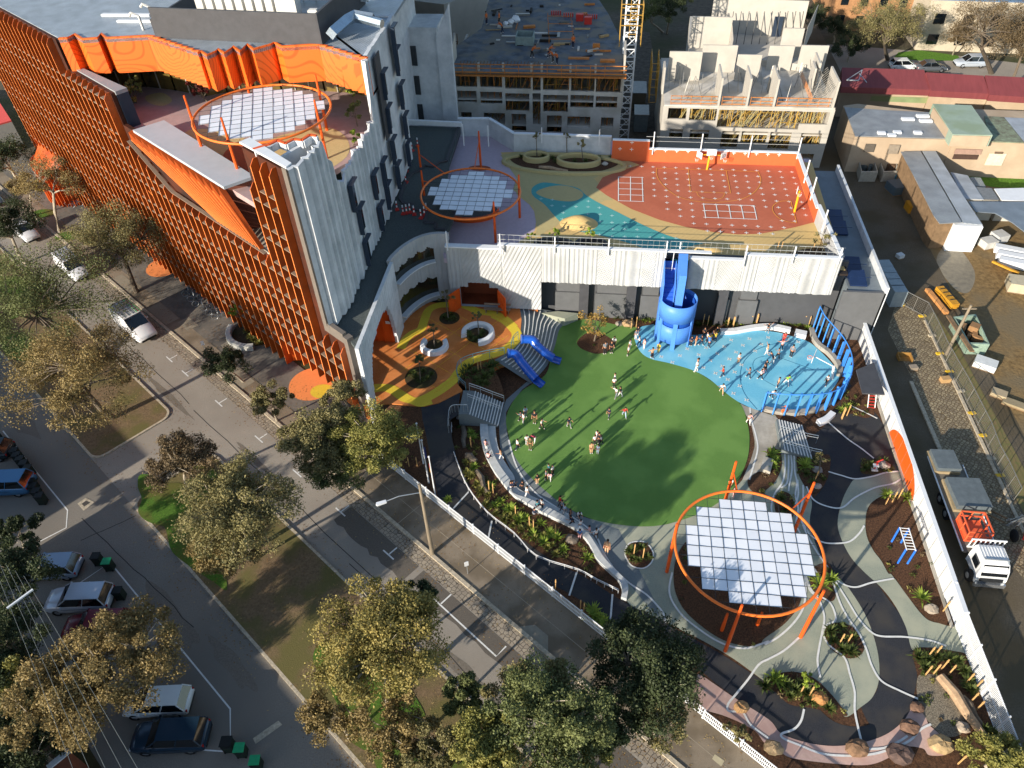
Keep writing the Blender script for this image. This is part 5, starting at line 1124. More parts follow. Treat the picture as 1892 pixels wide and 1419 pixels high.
bn=thing('long_bench','grey slatted bench against the ribbed wall beside the orange gates','bench',(zq('d1',1310,560,1.6).x,55.9,1.6))
b=MB();x,y,z=zq('d1',1310,560,1.6);y=55.9
for k in range(3):b.box((x,y-.15+k*.15,z+.42),(2.6,.1,.05))
part(b,'seat',M_shelf,bn);b=MB();b.box((x,y+.3,z+.7),(2.6,.05,.2));part(b,'backrest',M_shelf,bn)
for dx in(-1.1,0,1.1):b=MB();b.box((x+dx,y,z),(.06,.4,.42));part(b,'leg',M_shelf,bn)
lad=thing('monkey_bars','blue and white monkey bar frame standing on the bark bed','climbing frame',(23.0,32.6,.1));L4=[(22.72,33.56),(23.37,33.54),(22.71,31.75),(23.38,31.78)]
M_lb=mat('ladder_blue','2f6fd0',.4)
for x,y in L4:b=MB();b.tube([(x,y,.1),(x,y,1.85)],.07,8);part(b,'leg',M_lb,lad)
b=MB()
for x in(22.75,23.35):b.tube([(x,31.7,1.85),(x,33.6,1.85)],.04,6)
part(b,'side_rail',M_bd,lad)
for k in range(8):b=MB();b.tube([(22.75,31.8+k*.25,1.85),(23.35,31.8+k*.25,1.85)],.028,6);part(b,'rung',M_bd,lad)
def toy(name,label,cat,c,parts_):
 root=thing(name,label,cat,c)
 for nm,m,prims in parts_:
  b=MB()
  for pr in prims:
   if pr[0]=='b':b.box((c[0]+pr[1][0],c[1]+pr[1][1],c[2]+pr[1][2]),pr[2],pr[3]if len(pr)>3 else 0)
   elif pr[0]=='t':b.tube([(c[0]+a[0],c[1]+a[1],c[2]+a[2])for a in pr[1]],pr[2],6)
   elif pr[0]=='s':b.ball((c[0]+pr[1][0],c[1]+pr[1][1],c[2]+pr[1][2]),pr[2])
  part(b,nm,m,root)
 return root
M_red=mat('red_paint','b8322c',.45,.08,2)
c=tuple(zq('e4',770,180,.07));toy('climbing_ladder','red and white striped climbing ladder leaning by the white fence under the grey canopy','climbing frame',c,[('frame',M_bd,[('t',[(-.3,-.5,0),(-.3,.5,1.3)],.04),('t',[(.3,-.5,0),(.3,.5,1.3)],.04)]),('rungs',M_red,[('t',[(-.3,-.5+k*.16,k*.2),(.3,-.5+k*.16,k*.2)],.04)for k in range(7)])])
c=tuple(zq('e4',800,660,.09));toy('play_spinner','small red and white standing spinner in the planted patch by the orange round panel','play equipment',c,[('base',M_bd,[('b',(0,0,0),(.5,.4,.12))]),('post',M_red,[('t',[(0,0,0),(.12,.1,1.0)],.06)]),('handle',M_red,[('t',[(-.2,0,.8),(.4,.15,1.1)],.05)]),('seat',M_bd,[('b',(0,0,.45),(.4,.3,.1))])])
def picket(label,A,B,h,grp,panel=2.6,gap=.11,m=None,base=0.05):
 root=thing('fence',label,'fence',(A.x,A.y,base),group=grp);L=(B-A).length;d=(B-A)/L;n=int(L/gap);b=MB()
 for i in range(n):
  p=A+d*gap*i;b.box((p.x,p.y,base+.1),(.035,.035,h-.15),math.atan2(d.y,d.x))
 tag(part(b,'pickets',m or M_cap,root),kind='stuff')
 for z in(.12,h*.5,h-.08):b=MB();b.beam(A+Vector((0,0,z)),B+Vector((0,0,z)),.05,.06);part(b,'rail',m or M_cap,root)
 k=0
 while k*panel<=L+.01:p=A+d*k*panel;b=MB();b.box((p.x,p.y,0),(.09,.09,h+.12),math.atan2(d.y,d.x));part(b,'post',m or M_cap,root);k+=1
 return root
picket('white steel picket fence along the street from the big tree to the dark tree',W(38,20.55),W(5.0,20.55),1.15,'street picket fences')
picket('white steel picket fence continuing at the bottom of the picture past the dark tree',W(4.9,20.45),W(-8,20.45),1.15,'street picket fences')
wf=thing('fence','long solid white panel fence with round orange panel beside the lane','fence',(25.15,40,0))
b=MB();b.prism([(25.12,29.2),(25.2,29.2),(25.2,56.5),(25.12,56.5)],.05,2.1);part(b,'panel',mat('fence_white','d4d6d6',.5,.05,1),wf)
b=MB();b.prism([(25.0,27),(25.3,27),(25.3,56.5),(25.0,56.5)],2.1,2.16)
part(b,'top_cap',M_cap,wf)
b=MB()
for k in range(24):b.beam((25.1,29.5+k*1.15,.1),(25.1,29.5+k*1.15,2.1),.015,.05)
tag(part(b,'panel_joints',mat('joint_grey','8b8f90',.6),wf),kind='stuff')
b=MB();b.box((25.0,38,0),(.18,22,.22));part(b,'plinth',M_conc,wf)
b=MB();pts=[]
for k in range(25):
 a=math.pi*k/24;pts.append((40.9+3.55*math.cos(a),.1+1.95*math.sin(a)))
vs=[(25.09,y,z)for y,z in pts];b.face(vs);part(b,'round_panel',M_orange,wf)
b=MB();b.face([(24.9,y,.12)for y in(37.4,44.4)]+[(25.08,44.4,.12),(25.08,37.4,.12)]);part(b,'yellow_strip',M_yel,wf)
b=MB()
for k in range(7):b.box((25.27,30+k*3.8,1.9),(.08,.08,.08))
part(b,'bolts',M_dark,wf)
picket('white mesh fence continuing the boundary beside the lane at the lower right',Vector((25.2,29.2,0)),Vector((25.75,15.5,0)),2.1,'boundary mesh fences',2.2,.09)
picket('short white fence across the bottom right corner',Vector((25.75,15.5,0)),Vector((22.6,15.6,0)),1.2,'boundary mesh fences',1.6,.1)
M_pole=mat('pole_white','d5d8da',.4)
def flagpole(label,base,h,flag=None):
 root=thing('flagpole',label,'flagpole',base,group='flagpoles');x,y,z=base;b=MB();b.tube([(x,y,z),(x,y,z+h)],[.07,.04],8);part(b,'pole',M_pole,root);b=MB();b.ball((x,y,z+h+.06),.09);part(b,'finial',M_pole,root)
 if flag:
  m_,ln,dr,zt,dirv=flag;b=MB();n=12;m=4;ix=len(b.v)
  for i in range(n+1):
   for j in range(m+1):t=i/n;b.v.append((x+dirv[0]*ln*t,y+dirv[1]*ln*t+.12*math.sin(t*9)*t,z+zt-j/m*dr-.25*t*t+.05*math.sin(t*7)))
  for i in range(n):
   for j in range(m):b.f.append((i*(m+1)+j,(i+1)*(m+1)+j,(i+1)*(m+1)+j+1,i*(m+1)+j+1));b.mi.append(0 if j<m//2 or len(m_)<2 else 1)
  part(b,'flag',m_,root)
M_fg=[mat('flag_green','1f8f78',.6),mat('flag_blue','1f6fb4',.6)]
b1=pb('e2',1235,640);b2=pb('e2',1272,765);b3=pb('e2',1318,850)
flagpole('white flagpole flying a green and blue flag next to the big street tree',tuple(b1),HT(*q('e2',1235,640),*q('e2',1188,328)),(M_fg,1.55,.75,4.2,(-1,.05)))
flagpole('white flagpole with a furled dark blue flag, middle of three',tuple(b2),HT(*q('e2',1272,765),*q('e2',1226,450)),([mat('flag_navy','27306b',.6)],.28,1.3,4.6,(.6,.3)))
flagpole('white flagpole with a furled red and yellow flag closest to the fence',tuple(b3),HT(*q('e2',1318,850),*q('e2',1281,570)),([mat('flag_red','b3302b',.6),mat('flag_gold','d9a730',.6)],.28,1.0,4.0,(-.5,.2)))
M_tim=mat('weathered_timber','857a68',.85,.3,6,stretch=(1,1,.15))
def pole(label,base,h,arm=None,head=None,wires=None,grp='timber power poles',r=.16):
 root=thing('utility_pole',label,'pole',base,group=grp);x,y,z=base;b=MB();b.tube([(x,y,z),(x,y,z+h)],[r,r*.65],10);part(b,'pole',M_tim,root)
 if arm:b=MB();b.beam((x-arm[0]/2,y-arm[1]/2,z+h-.4),(x+arm[0]/2,y+arm[1]/2,z+h-.4),.1);part(b,'crossarm',M_tim,root)
 if head:
  hx,hy,hz=head;b=MB();b.tube([(x,y,z+h-.9),(x+hx*.6,y+hy*.6,z+hz+.1),(x+hx,y+hy,z+hz)],.035,6);part(b,'lamp_arm',M_rail,root)
  b=MB();an=math.atan2(hy,hx);b.prism([(x+hx+c*math.cos(an)-d*math.sin(an),y+hy+c*math.sin(an)+d*math.cos(an))for c,d in((-.1,-.1),(.55,-.13),(.6,0),(.55,.13),(-.1,.1))],z+hz-.08,z+hz+.06);part(b,'lamp_head',M_cap,root)
 return root
pbse=pb('e2',1297,1275,.05);hd=P(*q('e2',950,895),7.7);pole('weathered timber street pole with a white lamp reaching over the kerb beside the picket fence',tuple(pbse),8.3,None,(hd.x-pbse.x,hd.y-pbse.y,7.65))
yp=P(*KK and q('d6',450,565));pole('leaning grey timber pole behind the wire fence at the muddy yard',tuple(yp),5.8,(1.2,.1),None)
def sign(label,base,h,m,grp='parking signs'):
 root=thing('parking_sign',label,'sign',base,group=grp);x,y,z=base;b=MB();b.tube([(x,y,z),(x,y,z+h)],.03,6);part(b,'post',M_rail,root);b=MB();b.box((x,y-.04,z+h-.5),(.3,.03,.5),.5);part(b,'sign_plate',m,root)
sign('white parking sign on the nature strip below the picket fence',tuple(pb('e2',1555,1419,.05)),1.6,M_cap)
sign('white parking sign on the footpath beside the dark small tree',tuple(pb('b1',1510,1200,.05)),1.7,M_cap)
for(x,y)in((1895-470,0),):pass
M_pre=mat('precast_grey','c3bfb6',.85,.14,.6,bump=.1,bscale=12,patch='aca699',pscale=.4)
M_pre2=mat('precast_light','aeaaa1',.85,.1,.6)
M_form=mat('formwork_deck','59616a',.7,.4,.7,c2='3a424b',patch='6b675e',pscale=.5)
M_ply=mat('orange_timber','b5743a',.7,.25,3);M_scaf=mat('yellow_scaffold','9c7a34',.5,.15,2);M_prop=mat('galvanised_prop','8e8c86',.4,.2,3,metal=.5)
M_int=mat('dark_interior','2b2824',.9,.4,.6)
def holed_wall(name,Y,X0,X1,Z0,Z1,holes,root,m,th=.28):
 xs_=sorted({X0,X1,*[h[0]for h in holes],*[h[2]for h in holes]});zs_=sorted({Z0,Z1,*[h[1]for h in holes],*[h[3]for h in holes]})
 xs_=[x for x in xs_ if X0<=x<=X1];zs_=[z for z in zs_ if Z0<=z<=Z1];b=MB();G={}
 solid=lambda i,j:0<=i<len(xs_)-1 and 0<=j<len(zs_)-1 and not any(h[0]<=(xs_[i]+xs_[i+1])/2<=h[2]and h[1]<=(zs_[j]+zs_[j+1])/2<=h[3]for h in holes)
 for i in range(len(xs_)-1):
  for j in range(len(zs_)-1):
   if not solid(i,j):continue
   a,c,z,w=xs_[i],xs_[i+1],zs_[j],zs_[j+1]
   b.face([(a,Y,z),(c,Y,z),(c,Y,w),(a,Y,w)]);b.face([(c,Y+th,z),(a,Y+th,z),(a,Y+th,w),(c,Y+th,w)])
   if not solid(i-1,j):b.face([(a,Y+th,z),(a,Y,z),(a,Y,w),(a,Y+th,w)])
   if not solid(i+1,j):b.face([(c,Y,z),(c,Y+th,z),(c,Y+th,w),(c,Y,w)])
   if not solid(i,j-1):b.face([(a,Y+th,z),(c,Y+th,z),(c,Y,z),(a,Y,z)])
   if not solid(i,j+1):b.face([(a,Y,w),(c,Y,w),(c,Y+th,w),(a,Y+th,w)])
 return part(b,name,m,root)
def holes_px(k,Y,lst):
 o=[]
 for x0,y0,x1,y1 in lst:
  a,c=PY(*q(k,x0,y0),Y),PY(*q(k,x1,y1),Y);o.append((min(a.x,c.x),min(a.z,c.z),max(a.x,c.x),max(a.z,c.z)))
 return o
def props(name,X0,X1,Y0_,Y1_,Z0,Z1,n,m,root,rs,w=.05,diag=.3):
 b=MB()
 for i in range(n):
  x,y=rs.uniform(X0,X1),rs.uniform(Y0_,Y1_);r=rs.random()
  if r<.45:b.beam((x,y,Z0),(x,y,Z1),w)
  elif r<1-diag:z=rs.uniform(Z0+.3,Z1-.1);l=rs.uniform(1,2.4);b.beam((x,y,z),(min(X1,x+l),y,z),w)
  else:b.beam((x,y,Z0+rs.uniform(0,.5)),(min(X1,x+1.4),y+.4,Z1-rs.uniform(0,.5)),w)
 o=part(b,name,m,root);o['kind']='stuff';return o
rs=random.Random(5)
s1=thing('concrete_building','unfinished grey concrete building with a formwork deck and orange railings behind the gravel roof','building',(-8,80,0))
YA=90.0
X0,X1=PY(832,150,90).x,PY(1151,160,90).x;zS=PY(*q('c4',900,715),YA).z
H1=holes_px('c4',YA,[(90,700,325,845),(345,705,568,850),(590,705,845,865),(862,720,940,880),(962,725,1215,880),(1238,730,1460,890),(1482,740,1735,900),(125,880,322,995),(352,890,570,1010),(595,905,832,1080),(860,905,940,1210),(965,920,1203,1090),(1230,922,1450,1048),(1478,935,1680,1050),(165,1088,275,1185),(385,1095,597,1212),(657,1105,800,1275),(1000,1120,1142,1290),(1200,1130,1418,1245),(1528,1140,1643,1248),(228,1285,325,1350),(367,1290,440,1352)])
holed_wall('wall',YA,X0,X1,0,zS,H1,s1,M_pre)
for x in(X0,X1-.28):b=MB();b.prism([(x,YA+.29),(x+.28,YA+.29),(x+.28,YA+13),(x,YA+13)],0,zS-.02);part(b,'side_wall',M_pre,s1)
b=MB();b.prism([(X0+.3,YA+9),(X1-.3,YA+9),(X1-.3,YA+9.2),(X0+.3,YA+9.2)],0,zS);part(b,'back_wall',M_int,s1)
fl=sorted([h[1]for h in H1]);b=MB()
for z in(zS-3.35,zS-6.6,zS-9.9):b.prism([(X0+.3,YA+.3),(X1-.3,YA+.3),(X1-.3,YA+9),(X0+.3,YA+9)],z-.2,z)
part(b,'floor_slab',M_pre,s1)
for i,z in enumerate((zS-3.35,zS-6.6,zS-9.9)):
 props('scaffold_props',X0+.5,X1-.6,YA+.5,YA+4,z,z+3.0,100,M_scaf,s1,rs,.05);props('scaffold_props',X0+.5,X1-.6,YA+.4,YA+2,z,z+3.0,40,M_ply,s1,rs,.06)
slab1=[(X0+.35,YA-.35),(X1+.2,YA-.35),(X1+.2,YA+7.5)]+[tuple(P(1125,30,zS).xy),tuple(P(1105,0,zS).xy),tuple(P(905,-5,zS).xy),tuple(P(890,55,zS).xy),tuple(P(832,95,zS).xy)]
b=MB();b.prism(slab1,zS,zS+.2);part(b,'deck',M_form,s1)
zD=zS+.2
b=MB()
for z,w in((.55,.1),(1.0,.1),(.06,.14)):b.beam((X0-.3,YA-.5,zD+z),(X1+.3,YA-.5,zD+z),.05,w)
for k in range(12):b.beam((X0+k*1.72,YA-.55,zD-.3),(X0+k*1.72,YA-.55,zD+1.1),.06)
b.beam((X0-.3,YA-.5,zS-.1),(X1+.3,YA-.5,zS-.1),.5,.12);b.beam((X1-8,YA+.5,zD+.05),(X1,YA+.5,zD+.05),.5,.08)
part(b,'edge_railing',M_ply,s1)
b=MB()
for k in range(26):
 x=X0+1+k*.42;b.beam((x,YA+1.7,zD+.05),(x+.08,YA+2.4,zD+.3),.06)
part(b,'starter_bars',mat('rusty_bars','6b4a32',.8),s1)
b=MB()
for cx2,wz in((X0+.2,3.0),):b.prism([(X0,YA+.3),(X0+.2,YA+.3),(X0+.2,YA+4.4),(X0,YA+4.4)],zD,lambda p:zD+1.4+.35*(p[1]-YA));part(b,'upstand_wall',M_pre2,s1);b=MB()
b.prism([(X1-.1,YA-.2),(X1+.1,YA-.2),(X1+.1,YA+4.5),(X1-.1,YA+4.5)],zS-4,zD+2.2)
part(b,'upstand_wall',M_pre2,s1)
for x in(335,575,850,950,1230,1475):p=PY(*q('c4',x,640),YA);b=MB();b.box((p.x,YA+.1,zD),(.22,.4,.95));part(b,'upstand_pier',M_pre2,s1)
sk=[P(*q('c4',x,y),zD)for x,y in((690,500),(880,500),(890,330),(700,330))]
b=MB();c=sum(sk,Vector())/4
for(dx,dy,sx,sy)in((0,-1.1,2.2,.1),(-1.1,0,.1,2.2),(1.1,0,.1,2.2),(0,1.1,2.2,.1)):b.box((c.x+dx,c.y+dy,zD),(sx,sy,1.1))
part(b,'shaft_formwork',mat('grey_green_form','7e8f8c',.6),s1)
b=MB()
for(x,y,sx,sy,h,a)in((1310,570,2.6,.5,.15,0),(1590,600,1.8,.6,.25,0),(830,270,1.6,.6,.3,.2),(1500,500,3.2,.15,.2,0),(1480,470,.9,.4,.6,0)):
 p=P(*q('c4',x,y),zD);b.box((p.x,p.y,zD),(sx,sy,h),a)
part(b,'timber_stack',M_ply,s1)
b=MB();
for x,y in((1050,130),(1170,150),(1290,160),(1400,165)):
 p=P(*q('c4',x+40,y+15),zD)
 for t in range(5):b.box((p.x-.6+t*.3,p.y,zD),(.15,.3,.55))
part(b,'barrier',M_red,s1)
b=MB()
for x,y in((1320,200),(1400,230)):p=P(*q('c4',x,y),zD);b.box((p.x,p.y,zD),(1.0,.7,.9))
part(b,'tool_crate',M_red,s1)
b=MB()
for x,y,r in((700,190,.6),(650,215,.45),(600,230,.35)):p=P(*q('c4',x,y),zD+.3);b.ball((p.x,p.y,zD+.35),(r,r,r*.8),8,6,.2)
part(b,'wrapped_bag',M_cap,s1)
b=MB();
for k in range(4):p=P(*q('c4',1010+k*4,200+k*75),zD);b.beam((p.x,p.y,zD+.6),(p.x+3.2,p.y,zD+.6),.06);b.beam((p.x,p.y,zD),(p.x,p.y,zD+1),.06);b.beam((p.x+3.2,p.y,zD),(p.x+3.2,p.y,zD+1),.06)
part(b,'opening_guard',M_ply,s1)
for i in range(46):
 p=P(*q('c4',rs.uniform(380,1560),rs.uniform(30,560)),zD);b=MB();l=rs.uniform(.4,2.2);b.box((p.x,p.y,zD),(l,rs.uniform(.08,.5),rs.uniform(.06,.35)),rs.choice((0,0,.1,1.57,.6)));part(b,'site_material',rs.choice((M_ply,M_prop,M_form,M_pre,mat('pale_timber','a58c63',.8),M_int)),s1)
sc1=thing('scaffold_tower','rusty scaffold stair climbing the left side of the unfinished building','scaffold',(-22,96,0))
b=MB()
for i in range(5):
 for j in range(6):b.beam((-23.3+i*.8,91+j*2,0),(-23.3+i*.8,91+j*2,12),.07)
for z in range(1,12):
 for j in range(6):b.beam((-23.3,91+j*2,z),(-20.0,91+j*2,z),.06)
 for i in(0,2,4):b.beam((-23.3+i*.8,91,z),(-23.3+i*.8,101,z+.0),.06)
part(b,'tubes',mat('rusty_tube','7b5a3c',.7,.3,2),sc1)
b=MB()
for z in range(2,12,2):b.box((-21.7,96,z),(3.2,10,.06))
part(b,'planks',mat('planks','74644d',.8,.3,2),sc1)
cr=thing('tower_crane','white lattice crane mast with a yellow climbing frame between the two unfinished buildings','crane',(3.4,88,0))
b=MB();cx_,cy_,hw,zt=PY(1162,100,97).x,97,.75,30
for a in(-1,1):
 for e in(-1,1):b.beam((cx_+a*hw,cy_+e*hw,0),(cx_+a*hw,cy_+e*hw,zt),.13)
for k in range(22):
 z=k*1.5
 for(a,e,c,f)in((-1,-1,1,-1),(1,-1,1,1),(1,1,-1,1),(-1,1,-1,-1)):
  b.beam((cx_+a*hw,cy_+e*hw,z),(cx_+c*hw,cy_+f*hw,z),.09);b.beam((cx_+a*hw,cy_+e*hw,z),(cx_+c*hw,cy_+f*hw,z+1.5),.08)
part(b,'mast',M_cap,cr)
b=MB()
for z in(15,16.2,17.4):
 for s_ in(-1,1):b.beam((cx_-1.3,cy_+s_*1.3,z),(cx_+1.3,cy_+s_*1.3,z),.09);b.beam((cx_+s_*1.3,cy_-1.3,z),(cx_+s_*1.3,cy_+1.3,z),.09)
for a in(-1,1):
 for e in(-1,1):b.beam((cx_+a*1.3,cy_+e*1.3,12.5),(cx_+a*1.3,cy_+e*1.3,17.5),.09)
for k in range(7):b.beam((cx_-.2,cy_-1.35,14+k*.5),(cx_+.6,cy_-1.35,14+k*.5),.06)
b.beam((cx_-.2,cy_-1.35,13.5),(cx_-.2,cy_-1.35,18),.06);b.beam((cx_+.6,cy_-1.35,13.5),(cx_+.6,cy_-1.35,18),.06)
part(b,'climbing_frame',M_scaf,cr)
s2=thing('concrete_building','unfinished pale precast building with propped upright wall panels behind the terracotta court','building',(15,79,0))
YB=90.0;X0,X1=PY(1222,230,YB).x,PY(1527,262,YB).x
zS2=PY(*q('d4',900,565),YB).z
H2=holes_px('d4',YB,[(262,565,412,665),(452,570,672,680),(705,580,905,740),(935,585,1150,750),(1180,590,1392,755),(1415,598,1655,712),(272,750,378,835),(453,755,605,850),(732,765,858,915),(905,768,1110,880),(1155,775,1305,930),(1425,785,1580,890),(1425,965,1515,1040)])
holed_wall('wall',YB,X0,X1,0,zS2,H2,s2,M_pre2)
for x in(X0,X1-.28):b=MB();b.prism([(x,YB+.29),(x+.28,YB+.29),(x+.28,YB+15),(x,YB+15)],0,zS2-.02);part(b,'side_wall',M_pre2,s2)
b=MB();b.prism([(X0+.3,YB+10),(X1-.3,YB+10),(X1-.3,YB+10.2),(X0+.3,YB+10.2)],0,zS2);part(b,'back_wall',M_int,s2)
b=MB()
for z in(zS2-3.3,zS2-6.6):b.prism([(X0+.3,YB+.3),(X1-.3,YB+.3),(X1-.3,YB+10),(X0+.3,YB+10)],z-.2,z)
part(b,'floor_slab',M_pre,s2)
for z in(zS2-3.3,zS2-6.6):
 props('scaffold_props',X0+.5,X1-.6,YB+.5,YB+4,z,z+2.9,130,mat('bright_scaffold','a98a44',.5,.15,2),s2,rs,.055,.45);props('scaffold_props',X0+.5,X1-.6,YB+.4,YB+3,z,z+2.9,60,mat('pale_prop','a39a6e',.6),s2,rs,.06,.6)
b=MB();b.prism([(X0+.1,YB+.05),(X1-.05,YB+.05),(X1-.05,YB+15),(X0+.1,YB+15)],zS2,zS2+.18);part(b,'deck',M_pre,s2)
z2_=zS2+.18
def panel(name,A,B,z0,h,th=.22,slope=0.0):
 b=MB();d=(Vector(B)-Vector(A));L=d.length;d.normalize();n=Vector((-d.y,d.x))*th
 poly=[tuple(A),tuple(B),(B[0]+n.x,B[1]+n.y),(A[0]+n.x,A[1]+n.y)]
 b.prism(poly,z0,z0+h);return part(b,name,M_pre2,s2)
xq=lambda x,y:PY(*q('d4',x,y),YB).x
for x,y,l,h in((748,300,4.6,3.3),(1000,312,4.2,3.3),(1243,312,4.4,3.3)):X=xq(x,y);panel('upright_panel',(X,YB+.1),(X,YB+l),z2_,h)
X=xq(235,70);panel('upright_panel',(X0+.02,YB+.1+3),(X0+.02,YB+5.2),z2_,3.3)
panel('upright_panel',(X1-.25,YB+.1),(X1-.25,YB+4.8),zS2-3,6.3);panel('upright_panel',(X1-1.5,YB+5.4),(X1-1.4,YB+9),z2_,3.2);panel('upright_panel',(X1-2.1,YB+4.5),(X1-2.0,YB+7),z2_,2.9)
for xa,xb,yb,dY,h in((245,525,322,4.9,3.6),(830,1035,330,5.0,3.3),(1105,1320,235,7.5,3.1),(1375,1610,240,7.2,3.2),(530,830,250,8.5,3.4),(1120,1190,420,3.0,2.6)):
 a,c=P(*q('d4',xa,yb),z2_),P(*q('d4',xb,yb+5),z2_);panel('upright_panel',(a.x,a.y),(c.x,c.y),z2_,h)
b=MB()
for i in range(34):
 x,y=rs.uniform(X0+.8,X1-1),rs.uniform(YB+.8,YB+7);b.beam((x,y,z2_),(x+rs.uniform(-.7,.9),y+rs.uniform(.8,1.8),z2_+rs.uniform(1.6,2.7)),.06)
for i in range(12):y=YB+.8+i*.5;b.beam((X1-.4,y,z2_+2.4),(X1-2.4,y+.3,z2_),.06)
tag(part(b,'props',M_prop,s2),kind='stuff')
b=MB()
for(xa,xb)in((285,690),(735,940),(985,1180),(1220,1690)):
 a,c=xq(xa,500),xq(xb,500)
 for z in(.1,.5,.95):b.beam((a,YB+.35+z*.1,z2_+z),(c,YB+.35,z2_+z+.03),.05,.09)
 for k in range(int((c-a)/1.2)+1):b.beam((a+k*1.2,YB+.32,z2_),(a+k*1.2,YB+.32,z2_+1.1),.05)
for i in range(20):y=YB+1+i*.4;b.beam((X1-2.8,y,z2_+.2),(X1-2.7,y+.3,z2_+.9),.05)
part(b,'edge_railing',M_ply,s2)
b=MB()
for k in range(6):b.beam((X0-.5,YB+7+k,5),(X0-.5,YB+7+k,z2_+2),.07);b.beam((X0-1.4,YB+7+k,5),(X0-1.4,YB+7+k,z2_+2),.07)
for z in range(5,11):b.beam((X0-.5,YB+7,z),(X0-.5,YB+12,z),.06);b.beam((X0-1.4,YB+7,z),(X0-1.4,YB+12,z),.06);b.beam((X0-1.4,YB+7,z),(X0-.5,YB+7,z),.06)
tag(part(b,'scaffold',M_scaf,s2),kind='stuff')
s3=thing('concrete_building','rear unfinished wing with tall white braced panels at the top of the picture','building',(14,98,0))
zc=8.6;Bx=[P(1272,95,zc),P(1490,120,zc),P(1475,35,zc),P(1275,30,zc)]
b=MB();b.prism([(p.x,p.y)for p in Bx],0,zc);part(b,'block',M_pre2,s3)
for(u0,v0,u1,v1,h)in((1272,88,1345,90,4.0),(1310,60,1480,68,4.6),(1437,105,1475,106,3.6),(1345,85,1347,120,3.2),(1480,104,1500,60,3.6)):
 a,c=P(u0,v0,zc),P(u1,v1,zc);b=MB();b.prism([(a.x,a.y),(c.x,c.y),(c.x+.02,c.y+.25),(a.x+.02,a.y+.25)],zc,zc+h);part(b,'upright_panel',M_pre2,s3)
b=MB()
for k in range(12):p=P(1315+k*14,72,zc);b.beam((p.x,p.y-2,zc),(p.x+.3,p.y,zc+3.6),.09)
part(b,'props',mat('dark_prop','4a4a48',.6),s3)
b=MB();p=P(1405,60,zc);b.box((p.x,p.y-.2,zc),(1.6,.2,2.1));p=P(1432,66,zc);b.box((p.x,p.y-.3,zc),(1.2,.2,2.6));part(b,'opening',M_navy,s3)
for i,(x,y,sx,sy,h,c,lb)in enumerate(((5.0,100,1.8,3,2.4,'5e6a6d','grey site hut in the gap between the unfinished buildings'),(3.8,91,1.2,2.2,1.2,'35608a','blue machine on the ground in the gap between the unfinished buildings'),(4.6,108,2.2,4,2.2,'6f6654','brown site shed at the back of the gap between the unfinished buildings'))):
 t=thing('site_hut',lb,'site hut',(x,y,0));b=MB();b.box((x,y,.15),(sx,sy,h));part(b,'body',mat('hut_%d'%i,c,.7),t);b=MB();b.box((x,y,.15+h),(sx+.2,sy+.2,.12));part(b,'roof',M_prop,t)
M_redr=mat('red_metal_roof','743a3c',.55,.14,.5,stretch=(6,1,1));M_beige=mat('beige_render','ad9b84',.85,.12,.7,patch='a39079');M_gr=mat('green_metal','7f8f68',.6,.2,.6,patch='8b8f63')
M_corr=bandmat('corrugated_grey','a3a8ab','8a8f93',5.0,.5,rough=.5,metal=.3,direction='X',soft=.2,bump=.5);M_corr2=bandmat('corrugated_light','b3bbc2','98a1a9',4.0,.5,rough=.5,metal=.3,direction='Y',soft=.2,bump=.5)
M_grr=mat('green_grey_roof','93a494',.7,.12,.6,patch='87977f')
def zpoly(k,z,*xy):return[tuple(P(*p,z).xy)for p in qs(k,*xy)]
def gpoly(b,k,z0,zs,*xy):
 """prism with each top corner at its own height"""
 pp=[P(*q(k,xy[2*i],xy[2*i+1]),zs[i])for i in range(len(zs))];n=len(pp)
 vs=[(p.x,p.y,z0)for p in pp]+[tuple(p)for p in pp];b.add(vs,[(i,(i+1)%n,n+(i+1)%n,n+i)for i in range(n)]+[tuple(range(n,2*n)),tuple(range(n-1,-1,-1))])
rr=thing('terrace_building','long low building in three sections under dark red metal roofs along the far street','building',(40,95,0))
for i,c in enumerate(((85,240,900,262,962,462,80,432),(918,288,1492,322,1546,500,968,470),(1505,318,2300,360,2330,560,1552,512))):
 b=MB();gpoly(b,'c2',4.2,(6.2,6.2,5.0,5.0),*c);part(b,'roof',M_redr,rr)
 b=MB();gpoly(b,'c2',0,(4.3,4.3,4.2,4.2),*c);part(b,'wall',M_beige,rr)
for c in((95,440,950,465,925,545,320,520,90,500),(962,475,1535,500,1540,575,925,545),(1555,520,1785,545,1790,600,1540,570)):
 b=MB();gpoly(b,'c2',2.4,tuple([3.7]*2+[3.1]*(len(c)//2-2)),*c);part(b,'awning',M_gr,rr)
b=MB()
for k in range(9):p=P(*q('c2',340+k*75,610-(k*3)),1.0);b.box((p.x,p.y+.6,.3),(.9,.1,2.1))
part(b,'window',mat('dull_brown_window','5d5348',.5),rr)  # plain dull brown window panes
b=MB();a,c=P(*q('c2',130,365),6.4),P(*q('c2',250,370),6.4);b.beam(a,c,.12);b.beam(c,P(*q('c2',285,265),6.9),.1);b.beam(a,P(*q('c2',285,265),6.9),.08);b.beam(P(*q('c2',255,300),6.6),P(*q('c2',330,390),6.2),.08);part(b,'antenna',M_rail,rr)
wh=thing('warehouse','low beige warehouse with grey corrugated roof and small white skylights','warehouse',(40,85,0))
b=MB();gpoly(b,'c2',0,(4.6,)*6,95,620,240,600,985,690,1192,958,400,936,212,930);part(b,'wall',M_beige,wh)
b=MB();b.prism(zpoly('c2',4.62,105,640,540,672,985,692,1190,950,400,930,215,926),4.62,4.7);part(b,'roof',M_corr,wh)
b=MB();pA=[P(*q('c2',212,935),4.6),P(*q('c2',1195,962),4.6),P(*q('c2',2400,1010),4.6)]
